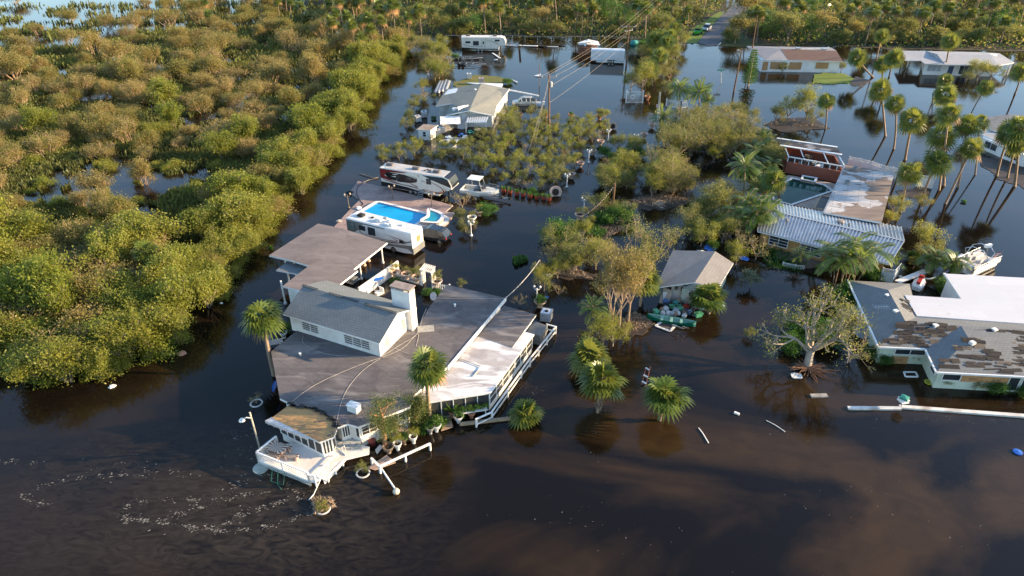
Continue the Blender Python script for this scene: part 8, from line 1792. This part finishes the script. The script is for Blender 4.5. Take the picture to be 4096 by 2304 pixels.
# ---- boats
bo = thing('white_motorboat', 'white motorboat with canvas top parked on a trailer right of the camper', 'boat', P(1925, 770, 0)); a, b = P(1852, 768, 1.0), P(1994, 765, 1.25); a = P(1850, 752, 1.1); b = P(1996, 770, 1.2); d = (b - a); Lb = d.length; d.normalize(); d.z = 0; sd = Vector((-d.y, d.x, 0)); N = 12; rings = []; gun = []
for k in range(N + 1):
 t = k / N; wv = 1.15 * (1 - max(0, (t - .45) / .55) ** 2.2) + .02; c = a + d * Lb * t; c.z = 0; hz = 1.25 + .28 * t ** 2; kz = .45 + .55 * max(0, (t - .6) / .4) ** 2
 rings.append([c + sd * wv + Vector((0, 0, hz)), c + sd * wv * .95 + Vector((0, 0, hz - .35)), c + sd * wv * .7 + Vector((0, 0, kz + .15)), c + Vector((0, 0, kz)), c - sd * wv * .7 + Vector((0, 0, kz + .15)), c - sd * wv * .95 + Vector((0, 0, hz - .35)), c - sd * wv + Vector((0, 0, hz))]); gun.append((c, wv, hz))
shell(rings, RVWHITE, 'hull', bo); mb = MB(); mb.poly(rings[0]);
for i in range(N):
 (c0, w0, h0), (c1, w1, h1) = gun[i], gun[i + 1]; cab = .55 < i / N
 for s in (-1, 1):
  mb.poly([c0 + sd * w0 * s + Vector((0, 0, h0)), c1 + sd * w1 * s + Vector((0, 0, h1)), c1 + sd * w1 * s * .8 + Vector((0, 0, h1 + .02)), c0 + sd * w0 * s * .8 + Vector((0, 0, h0 + .02))])
  if not cab: mb.poly([c0 + sd * w0 * s * .8 + Vector((0, 0, h0 + .02)), c1 + sd * w1 * s * .8 + Vector((0, 0, h1 + .02)), c1 + sd * w1 * s * .78 + Vector((0, 0, .8)), c0 + sd * w0 * s * .78 + Vector((0, 0, .8))])
 z = .22 if cab else -.45; mb.poly([c0 - sd * w0 * .8 + Vector((0, 0, h0 + (.02 if cab else -.45))), c1 - sd * w1 * .8 + Vector((0, 0, h1 + (.02 if cab else -.45))), c1 + Vector((0, 0, h1 + z)), c0 + Vector((0, 0, h0 + z))]); mb.poly([c0 + sd * w0 * .8 + Vector((0, 0, h0 + (.02 if cab else -.45))), c0 + Vector((0, 0, h0 + z)), c1 + Vector((0, 0, h1 + z)), c1 + sd * w1 * .8 + Vector((0, 0, h1 + (.02 if cab else -.45)))])
build('deck', mb, RVCREAM, bo)
cc = a + d * Lb * .36; cc.z = 0; zt_ = 2.95; mb = MB(); mb.box(cc + Vector((0, 0, zt_)), (1.9, 1.7, .08), math.atan2(d.y, d.x)); build('canopy', mb, RVWHITE, bo)
mb = MB()
for s in (-.7, .7):
 for u, v in ((-.8, -.8), (.8, 1.3)): mb.tube([cc + sd * s + d * u + Vector((0, 0, zt_)), cc + sd * s * 1.1 + d * v + Vector((0, 0, 1.3))], .035, 5)
build('canopy_frame', mb, CHROME, bo); mb = MB(); mb.box(cc + d * 1.2 + Vector((0, 0, 1.75)), (.08, 1.5, .5), math.atan2(d.y, d.x)); build('windscreen', mb, GLASS, bo)
mb = MB(); mb.box(cc + d * .3 + Vector((0, 0, 1.2)), (.7, 1.2, .7), math.atan2(d.y, d.x)); build('seats', mb, mat('seat_dark', (.06, .06, .07), (.3, .3, .3), .6, 1.5), bo)
mb = MB(); c1 = a + d * Lb; mb.tube([c1 - d * 1.8 + sd * .9 + Vector((0, 0, .85)), c1 - d * .8 + sd * .6 + Vector((0, 0, 1.0)), c1 + d * .1 + Vector((0, 0, 1.0)), c1 - d * .8 - sd * .6 + Vector((0, 0, 1.0)), c1 - d * 1.8 - sd * .9 + Vector((0, 0, .85))], .025, 5); build('bow_rail', mb, CHROME, bo)
for k, s in enumerate((-.6, 0, .6)): mb = MB(); mb.box(c1 - d * (2.2 - .2 * abs(s)) + sd * s * .7 + Vector((0, 0, .62)), (.5, .3, .05), math.atan2(d.y, d.x)); build('hatch', mb, GLASS, bo)
tr = thing('boat_trailer', 'metal trailer with tandem wheels under the white motorboat', 'trailer', P(1900, 790, 0), math.atan2(d.y, d.x), world=False); mb = MB()
tr.location = (a.x + d.x * Lb * .5, a.y + d.y * Lb * .5, 0)
for s in (-.6, .6): mb.beam((-3.0, s, .45), (2.4, s * .7, .45), .1, .14)
mb.beam((2.3, -.45, .45), (4.6, 0, .45), .1, .12).beam((2.3, .45, .45), (4.6, 0, .45), .1, .12); build('frame', mb, ALU, tr)
for x in (-1.2, -.3):
 for s in (-1, 1): wheel(tr, x, s * 1.05, .32, .34, .22)
mb = MB()
for s in (-1, 1): mb.box((-.75, s * 1.08, .72), (1.9, .26, .06))
build('mudguard', mb, RVCREAM, tr); wheel(tr, 3.2, -.35, .7, .3, .2); mb = MB(); mb.box((4.4, 0, .5), (.4, .2, .3)); build('jack', mb, BLACK, tr)
# pontoon boat
ptb = thing('pontoon_boat', 'white pontoon boat with rails, seats and a small flag behind the white roof', 'boat', P(3895, 1070, 0)); A_, B_, C_, D_ = P(3806, 1063, .7), P(3884, 1098, .7), P(3990, 1052, .7), P(3912, 1012, .7)
ax = ((C_ - B_) + (D_ - A_)).normalized(); sx = Vector((-ax.y, ax.x, 0)); ce = (A_ + B_ + C_ + D_) / 4; Lp, Wp = 6.4, 2.5; rzp = math.atan2(ax.y, ax.x)
def q3(u, v, z): return Vector((ce.x, ce.y, 0)) + ax * u + sx * v + Vector((0, 0, z))
for s in (-1, 1): mb = MB(); mb.tube([q3(-3.1, s * .9, .3), q3(-2.9, s * .9, .3), q3(2.6, s * .9, .3), q3(3.4, s * .9, .5)], [.25, .34, .34, .1], 10); build('pontoon_tube', mb, ALU, ptb, smooth=True)
mb = MB(); mb.box(q3(0, 0, .68), (Lp, Wp, .1), rzp); build('deck', mb, mat('deck_beige', (.45, .43, .40), (.36, .34, .32), .7, 1), ptb)
for s in (-1, 1):
 mb = MB();
 for z in (.95, 1.2, 1.5): mb.tube([q3(-2.4, s * Wp / 2, z), q3(3.0, s * Wp / 2, z)], .03, 5)
 for k in range(6): mb.tube([q3(-2.4 + k * 1.08, s * Wp / 2, .7), q3(-2.4 + k * 1.08, s * Wp / 2, 1.5)], .03, 5)
 mb.beam(q3(-2.6, s * Wp / 2, .95), q3(3.1, s * Wp / 2, .95), .04, .4); build('side_rail', mb, RVCREAM, ptb)
for u, v, a_, b_2, z in ((-1.6, .75, 1.5, .7, .5), (-1.6, -.7, 1.4, .8, .5), (1.8, .75, 1.8, .6, .45), (1.6, -.75, 1.4, .6, .45), (0, -.3, .6, .5, .6), (.5, .9, .8, .4, .5)):
 mb = MB(); mb.box(q3(u, v, .72 + z / 2), (a_, b_2, z), rzp).box(q3(u, v + (.25 if v > 0 else -.25), .75 + z), (a_, .18, .45), rzp); build('seat', mb, mat('seat_vinyl', (.55, .53, .5), (.42, .4, .38), .5, 2), ptb)
mb = MB()
for u in (-.6, 1.0): mb.tube([q3(-.2, -Wp / 2, 1.5), q3(u - .2, -Wp / 2, 2.5), q3(u, -.6, 2.9), q3(u, .6, 2.9), q3(u - .2, Wp / 2, 2.5), q3(-.2, Wp / 2, 1.5)], .04, 6)
build('bimini_frame', mb, CHROME, ptb)
mb = MB(); mb.loft([[q3(-3.5 + dx, s * .3, z) for dx, s, z in ((0, -1, zz), (.5, -1, zz), (.5, 1, zz), (0, 1, zz))] for zz in (.3, .9, 1.5, 1.7)]); build('outboard_motor', mb, mat('motor_grey', (.2, .21, .22), None, .4, 2), ptb)
fg = thing('boat_flag', 'small red and white flag at the stern of the pontoon boat', 'flag', P(3990, 1040, .7)); mb = MB(); mb.tube([P(3985, 1035, 1.0), P(4012, 1005, 2.2)], .02, 4); build('staff', mb, CHROME, fg); mb = MB()
p, q_ = P(4008, 1008, 2.1), P(3985, 1030, 1.2)
for k in range(6): u, v = k / 6, (k + 1) / 6; off3 = Vector((-.5, 0, -.1)); mb.m(k % 2).poly([p.lerp(q_, u), p.lerp(q_, v), p.lerp(q_, v) + off3, p.lerp(q_, u) + off3])
build('cloth', mb, [mat('flag_crimson', (.45, .05, .05), None, .8, 3), WHITE], fg)
fl2 = thing('floodlight', 'white twin floodlight on a pole behind the pontoon boat', 'lamp', P(3945, 1010, 0)); mb = MB(); mb.tube([P(3945, 1020, 0), P(3952, 985, 2.4)], .05, 6); build('pole', mb, ALU, fl2); mb = MB(); mb.box(P(3950, 984, 2.5), (.6, .3, .35)).box(P(3960, 980, 2.5), (.4, .3, .3)); build('heads', mb, WHITE, fl2)
def gang(name, label, cat, a, b, z0, z1, w, m, group=None, rails=False):
 t = thing(name, label, cat, P(*a, 0), 0, group); mb = MB(); A, B = P(*a, z0), P(*b, z1); mb.beam(A, B, w, .12); build('plank', mb, m, t); return t
gang('dock_walkway', 'white walkway between the courtyard and the areca clump', 'walkway', (3590, 1128), (3704, 1083), .3, .4, .7, RVWHITE, 'white walkways by the pontoon boat'); gang('dock_walkway', 'white walkway leading up to the pontoon boat', 'walkway', (3785, 1050), (3856, 1020), .4, .5, .6, RVWHITE, 'white walkways by the pontoon boat')
t = thing('jet_ski', 'red and white jet ski wreck in the courtyard behind the hip roof', 'jet ski', P(3672, 1145, 0), .9, world=False); mb = MB(); mb.loft([[Vector((x, -w_, .1)), Vector((x, -w_, .5)), Vector((x, 0, zz)), Vector((x, w_, .5)), Vector((x, w_, .1))] for x, w_, zz in ((-1.4, .4, .6), (-.6, .6, .9), (.4, .6, 1.0), (1.2, .35, .7), (1.6, .05, .5))]); build('hull', mb, RVWHITE, t); mb = MB(); mb.box((-.5, 0, .95), (1.2, .4, .25)).box((.4, 0, 1.1), (.4, .5, .3)); build('seat', mb, REDP, t)
vinyl('low white vinyl fence by the gravel bed of the ochre house', [(3130, 1065), (3180, 1075), (3215, 1078)], .5)
# ---- far debris and sheds
rs = thing('ruined_shed', 'collapsed shed with bent white metal roof at the far wood edge', 'shed', P(2354, 196, 0)); mb = MB(); mb.poly(PP([(2308, 172), (2352, 157), (2400, 180), (2380, 168)], 3)).poly([P(2308, 172, 2.2), P(2352, 157, 3.2), P(2345, 182, 2.6), P(2328, 190, 1.2)]).poly([P(2352, 157, 3.2), P(2392, 165, 2.8), P(2400, 181, 2.3), P(2345, 176, 2.7)]); build('bent_roof', mb, RVWHITE, rs); mb = MB(); mb.box(P(2350, 200, 1.0), (4.5, 2.5, 1.9)); build('wall', mb, mat('rust_wall', (.22, .09, .05), (.1, .06, .04), .9, 1), rs)
tt_ = thing('teal_tent', 'small teal dome tent at the edge of the far wood', 'tent', P(2537, 178, 0), world=False); mb = MB(); mb.lathe((0, 0, 0), [(1.2, 0), (1.05, .6), (.6, 1.0), (.05, 1.2)], 10); build('dome', mb, mat('teal_cloth', (.05, .30, .25), None, .7, 2), tt_, smooth=True)
cl = thing('chain_link_fence', 'grey chain-link fence along the far wood edge', 'fence', P(2050, 172, 0)); pts_ = [(1780, 168), (1840, 167), (2050, 168), (2100, 170), (2150, 172), (2205, 174), (2262, 174), (2320, 172), (2420, 172), (2560, 176)]
for i in range(len(pts_) - 1):
 a, b = P(*pts_[i], 0), P(*pts_[i + 1], 0); mb = MB(); mb.tube([a, a + Vector((0, 0, 1.7))], .05, 5); build('post', mb, ALU, cl); mb = MB(); mb.tube([a + Vector((0, 0, 1.7)), b + Vector((0, 0, 1.65))], .04, 4)
 build('top_rail', mb, ALU, cl)
db = [((2020, 180), (2085, 182), .5, 'white plank'), ((2076, 178), (2082, 152), .5, 'upright white board'), ((2090, 182), (2150, 184), .8, 'white board'), ((2150, 182), (2190, 185), 1.2, 'black tarp strip'), ((2175, 186), (2232, 187), .4, 'white gutter'), ((2225, 180), (2262, 176), 1.2, 'dark panel'), ((1970, 212), (2000, 232), .5, 'white plank'), ((1976, 240), (1990, 238), .8, 'white sheet'), ((2140, 303), (2165, 300), .3, 'white plank'), ((2046, 318), (2068, 328), .3, 'white board')]
for i, (a, b, w_, nm) in enumerate(db):
 t = thing('debris_board', nm + [' left end of the far debris line', ' sticking up from the far debris line', ' in the middle of the far debris line', ' in the far debris line, centre', ' floating below the far debris line', ' at the right end of the far debris line', ' right of the far camper, slanting', ' floating right of the far camper', ' at the foot of the thin mast', ' by the vine heap'][i], 'debris', P(*a, 0), 0, 'far floating debris'); mb = MB(); up_ = 2.0 if 'upright' in nm else .3; mb.beam(P(*a, .15), P(b[0], b[1], .3) if up_ < 1 else P(a[0] + 6, a[1], 2.2), w_, .1); build('board', mb, BLACK if 'black' in nm or 'dark' in nm else RVWHITE, t)
for x, y, rz_, lab in ((1850, 240, .1, 'boat trailer frame near the far camper, rear one'), (1862, 262, -.1, 'boat trailer frame near the far camper, front one')):
 t = thing('bare_trailer', lab, 'trailer', P(x, y, 0), rz_, 'empty boat trailers', world=False); mb = MB()
 for s in (-.8, .8): mb.beam((-3.2, s, .5), (2.6, s, .5), .12, .14)
 for k in range(4): mb.beam((-3 + k * 1.6, -.8, .5), (-3 + k * 1.6, .8, .5), .1)
 mb.beam((2.6, -.8, .5), (5, 0, .5), .1).beam((2.6, .8, .5), (5, 0, .5), .1); build('frame', mb, ALU, t)
 for xx in (-1.4, -.5):
  for s in (-1, 1): wheel(t, xx, s * 1.0, .35, .36, .22, BLACK)
t = thing('thin_mast', 'thin post with crosspiece standing in the far flood', 'post', P(2158, 345, 0)); mb = MB(); mb.tube([P(2158, 345, 0), P(2158, 252, 4.6)], .07, 6); build('post', mb, WOODPOLE, t); mb = MB(); mb.poly([P(2136, 303, 1.0), P(2160, 305, 1.0), P(2164, 294, 1.3)]); build('crosspiece', mb, WHITE, t)
t = thing('broken_gutter', 'long white beam slanting over the silver car', 'beam', P(2040, 360, 0)); mb = MB(); mb.beam(P(2038, 360, 2.3), P(2155, 383, 1.6), .2, .2); build('beam', mb, WHITE, t)
t = thing('towed_boat_motor', 'small white motor and hitch behind the silver car', 'motor', P(2170, 415, 0)); mb = MB(); mb.box(P(2155, 412, .5), (1.0, .5, .4)).box(P(2175, 412, .5), (.5, .4, .6)); build('motor', mb, RVWHITE, t)
for i, (x, y, m_, s, lab) in enumerate(((1800, 560, RVWHITE, .7, 'white rubble heap piece, left front of porch wreck'), (1815, 572, RVWHITE, .9, 'white rubble slab in front of porch wreck'), (1835, 562, PLANKW, .8, 'grey rubble slab in front of porch wreck, middle'), (1848, 548, BLUEP, .4, 'blue bag in front of the leaning sheets'), (1856, 555, RVWHITE, .5, 'white bag in front of the leaning sheets'), (1885, 530, MATS['teal_box'], .5, 'teal box under the ribbed awning'), (1905, 526, RVWHITE, .5, 'white box under the ribbed awning, middle'), (1925, 528, PLYWOOD, .5, 'tan box under the ribbed awning, right'), (1790, 570, RVWHITE, .8, 'white slab by the shed totes'))):
 t = thing('rubble_piece', lab, 'debris', P(x, y, 0), i, 'rubble before the wrecked porch', world=False); mb = MB(); rr = random.Random(i)
 for k in range(5): mb.box((rr.uniform(-.5, .5), rr.uniform(-.4, .4), .1 + k * .09), (s * rr.uniform(.6, 1.8), s * rr.uniform(.3, .9), .1), rr.uniform(0, 3), None)
 build('pieces', mb, m_, t)
# ---- floating things in the open water
def floater(name, label, cat, a, b, w, h, m, z=.06, group=None):
 t = thing(name, label, cat, P(*a, 0), 0, group); mb = MB(); A, B = P(*a, z), P(*b, z); mb.beam(A, B, w, h); build('body', mb, m, t); return t
WPL = mat('dirty_white_beam', (.60, .59, .56), (.34, .30, .26), .7, .7, lo=.5, hi=.72)
floater('floating_beam', 'long dirty white beam floating at right, left half', 'beam', (3392, 1633), (3602, 1634), .36, .2, WPL, group='floating dock beams'); floater('floating_beam', 'long white beam floating at right, reaching the frame edge', 'beam', (3598, 1628), (4150, 1669), .4, .22, WPL, group='floating dock beams')
floater('floating_board', 'short grey board floating below the uprooted tree', 'board', (3243, 1584), (3309, 1582), .45, .15, PLANKW)
t = thing('birdhouse', 'white birdhouse with green roof on a leaning pole', 'birdhouse', P(3604, 1632, 0)); mb = MB(); mb.tube([P(3604, 1632, 0), P(3610, 1606, .8)], .03, 5); build('pole', mb, ALU, t); mb = MB(); c = P(3614, 1600, 1.0); mb.box(c, (.6, .6, .4), .2).box(c + Vector((0, 0, -.12)), (.72, .72, .05), .2).box(c + Vector((0, 0, .12)), (.7, .7, .05), .2); build('box', mb, WHITE, t); mb = MB(); mb.lathe(c + Vector((0, 0, .2)), [(.5, 0), (.44, .16), (.02, .24)], 4); build('roof', mb, mat('roof_green', (.03, .22, .17), None, .5, 2), t)
t = thing('swing_frame', 'red swing frame with white slats floating beside the bushy palm', 'frame', P(2585, 1502, 0)); mb = MB(); mb.beam(P(2602, 1466, .35), P(2582, 1548, .2), .09, .09); mb.beam(P(2584, 1472, .15), P(2567, 1538, .15), .08, .08); build('red_rails', mb, mat('rail_red', (.40, .12, .07), None, .6, 2), t); mb = MB()
for (a, b) in (((2583, 1471), (2597, 1480)), ((2575, 1500), (2590, 1508)), ((2569, 1525), (2584, 1534))): mb.beam(P(*a, .2), P(*b, .35), .16, .06)
build('slats', mb, WHITE, t)
floater('floating_bottle', 'white plastic fender bottle floating in open water', 'bottle', (2937, 1650), (2957, 1658), .2, .2, WHITE); t = thing('blue_buoy', 'flat bright blue disc floating at the lower right edge', 'buoy', P(4070, 1810, 0), world=False); mb = MB(); mb.lathe((0, 0, -.1), [(.1, 0), (.36, .12), (.36, .2), (.02, .26)], 16); build('disc', mb, BLUEP, t)
for lab, pts in (('thin white hose curved in open water, left', [(2794, 1712), (2810, 1732), (2822, 1752), (2834, 1772)]), ('thin pale rod floating in open water, right', [(3065, 1682), (3100, 1700), (3140, 1727)]), ('white curved hose under the walkway by the areca clump', [(3672, 1098), (3695, 1112), (3720, 1115), (3740, 1108)])):
 t = thing('floating_hose', lab, 'hose', P(*pts[0], 0)); mb = MB(); mb.tube(smoothpath([P(x, y, .05) for x, y in pts], 5), .045 if 'left' in lab else .03 if 'rod' in lab else .1, 5); build('hose', mb, WHITE, t)
def frame(label, q, m, w=.12, fill=None, cat='window frame'):
 t = thing('floating_' + ('sheet' if cat == 'panel' else 'window_frame'), label, cat, P(*q[0], 0), 0, 'floating frames and panels'); W_ = PP(q, .1); mb = MB()
 for i in range(4): mb.beam(W_[i], W_[(i + 1) % 4], w, .08)
 build('frame', mb, m, t)
 if fill: mb = MB(); mb.poly([p - Vector((0, 0, .03)) for p in W_]); build('pane', mb, fill, t)
frame('white window frame floating before the boarded windows', [(3615, 1488), (3622, 1506), (3672, 1507), (3662, 1488)], WHITE, .14); frame('white panel with dark mat floating under the canoe', [(2622, 1303), (2680, 1325), (2705, 1298), (2650, 1285)], RVWHITE, .22, mat('panel_brown', (.10, .08, .075), None, .8, 2), 'panel')
frame('tan window sash on the muddy debris bank', [(2615, 816), (2640, 823), (2662, 808), (2638, 800)], mat('sash_tan', (.5, .36, .2), None, .7, 2), .2, PLANKW); frame('yellow striped panel floating at the mint wall corner', [(3703, 1522), (3708, 1534), (3736, 1535), (3730, 1522)], mat('panel_yellow', (.45, .42, .05), None, .6, 2), .3, GREENP, 'panel'); frame('white shutter floating under the root plate', [(3167, 1495), (3172, 1510), (3206, 1511), (3200, 1496)], WHITE, .2, WHITE, 'panel')
for i, (x, y, s, m_, lab) in enumerate(((2368, 968, .35, RVWHITE, 'white bucket upside down on the mud bank'), (2184, 1190, .3, BLUEP, 'small blue bag in the water above the tote'), (2197, 1103, .4, RVWHITE, 'white litter on the bank under the olive tree'), (2500, 903, .2, MATS['teal_box'], 'small teal litter at the mud bank end'), (2646, 832, .25, MATS['tub_clear'], 'pale litter on the debris bank edge'), (2975, 1035, .6, BLUEP, 'blue inflatable ring at the right corner of the small house'), (2840, 993, .9, BLUEP, 'blue tarp heap behind the small gabled roof'), (2890, 1222, .3, RVWHITE, 'white board edge glinting right of the bushy palm'), (728, 1415, .5, TERRA, 'rusty red pot stranded at the mangrove edge'), (886, 1213, .2, RVWHITE, 'white litter in the mangrove edge'), (452, 1547, .35, RVWHITE, 'white litter under the mangroves at lower left'), (1438, 838, .5, RVWHITE, 'white skimmer basin on the terrace edge'), (1356, 890, .5, PLANKW, 'pile of folding chairs at the terrace corner'), (1400, 775, .6, BLACK, 'black pot at the upper left terrace edge'), (3604, 1108, .3, RVWHITE, 'white float beside the courtyard walkway'))):
 t = thing('litter', lab, 'litter', P(x, y, 0) + Vector((0, 0, .12 if 1340 < x < 1450 else 0)), i, 'scattered litter', world=False); mb = MB(); rr = random.Random(i + 40); mb.lathe((0, 0, 0), [(s * .8, 0), (s, s * .15), (s * .7, s * .4), (s * .1, s * .5)], 7); mb.v = [(a_ * rr.uniform(.6, 1.25), b_ * rr.uniform(.6, 1.2), c_ * rr.uniform(.6, 1.3)) for a_, b_, c_ in mb.v]; build('body', mb, m_, t)
t = thing('submerged_branch', 'drowned twiggy branch before the terrace, left of the camper', 'branch', P(1500, 720, 0)); mb = MB(); mb.tube([P(1437, 694, .1), P(1465, 702, .15), P(1500, 712, .1), P(1514, 709, .1)], .06, 5).tube([P(1455, 728, .15), P(1480, 718, .1), P(1512, 712, .15)], .04, 5); build('branch', mb, BARK, t)
t = thing('terrace_hose', 'dark hose curling over the pink terrace', 'hose', P(1440, 800, .13)); mb = MB(); mb.tube(smoothpath([P(x, y, .15) for x, y in ((1455, 728), (1434, 745), (1426, 765), (1430, 785), (1444, 805), (1452, 815), (1446, 822))], 6), .04, 5); build('hose', mb, BLACK, t)
# foam flecks drifting on the current
def foam():
 rg = np.random.default_rng(12); pts = []
 def streak(P_, n, w, sp=.5):
  P_ = np.array(P_, float); k = len(P_) - 1; t = rg.random(n) ** 1.0 * k; t += .25 * np.sin(t * 9 + rg.uniform(0, 6)); t = np.clip(t, 0, k - 1e-3); i = t.astype(int); f = (t - i)[:, None]; q = P_[i] * (1 - f) + P_[i + 1] * f
  pts.append(q + np.stack([rg.normal(0, w * 1.6, n), rg.standard_t(2.2, n) * w * sp], 1))
 for c in (([(1290, 2040), (1180, 2075), (1050, 2110), (900, 2125), (740, 2105), (600, 2085), (500, 2070)], 420, 7), ([(1200, 1990), (1080, 2020), (960, 2060), (880, 2110), (760, 2120)], 240, 8), ([(1240, 1960), (1080, 1965), (940, 1985), (800, 2000), (640, 2000), (520, 2010), (480, 2060), (510, 2090)], 240, 8), ([(1000, 1975), (860, 2010), (740, 2050), (640, 2080)], 140, 12), ([(560, 1905), (440, 1895), (330, 1915), (220, 1925), (90, 1975), (120, 2010), (200, 2015)], 170, 8), ([(180, 1860), (60, 1845), (0, 1850)], 50, 9), ([(560, 1880), (700, 1895), (800, 1900)], 50, 10), ([(1160, 1900), (1060, 1900), (960, 1930), (900, 1960)], 120, 14), ([(980, 1700), (940, 1800), (890, 1880)], 60, 22), ([(400, 1870), (620, 1850)], 50, 18), ([(2120, 1540), (2190, 1580)], 40, 18), ([(2200, 2000), (2600, 2200)], 50, 90), ([(3200, 1900), (3900, 2100)], 80, 110), ([(3500, 1660), (4000, 1690)], 50, 14), ([(2300, 1710), (3300, 1730)], 40, 60)):
  streak(*c)
 A = np.concatenate(pts); xx = (A[:, 0] - CX) / F; yy = -(A[:, 1] - CY) / F; tt = -CAMZ / (-math.sin(TH) + yy * math.cos(TH)); n = len(A); C = np.stack([xx * tt, (math.cos(TH) + yy * math.sin(TH)) * tt, np.full(n, .012)], 1)
 s = .012 + .05 * rg.random(n) ** 3 * np.where(A[:, 0] > 1400, .55, 1.0); a = rg.uniform(-.2, .9, n); u = np.stack([np.cos(a), np.sin(a), 0 * a], 1) * s[:, None] * rg.uniform(1, 2.4, (n, 1)); v = np.stack([-np.sin(a), np.cos(a), 0 * a], 1) * s[:, None] * .6
 V = np.stack([C - u, C + v, C + u, C - v], 1).reshape(-1, 3); return meshobj('foam_flecks', npmesh('foam_flecks', V, np.arange(4 * n).reshape(n, 4), mat('foam', (.36, .33, .28), None, .7, 2)))
tag(foam(), 'pale flecks of foam drifting on the brown current', 'foam', kind='stuff')
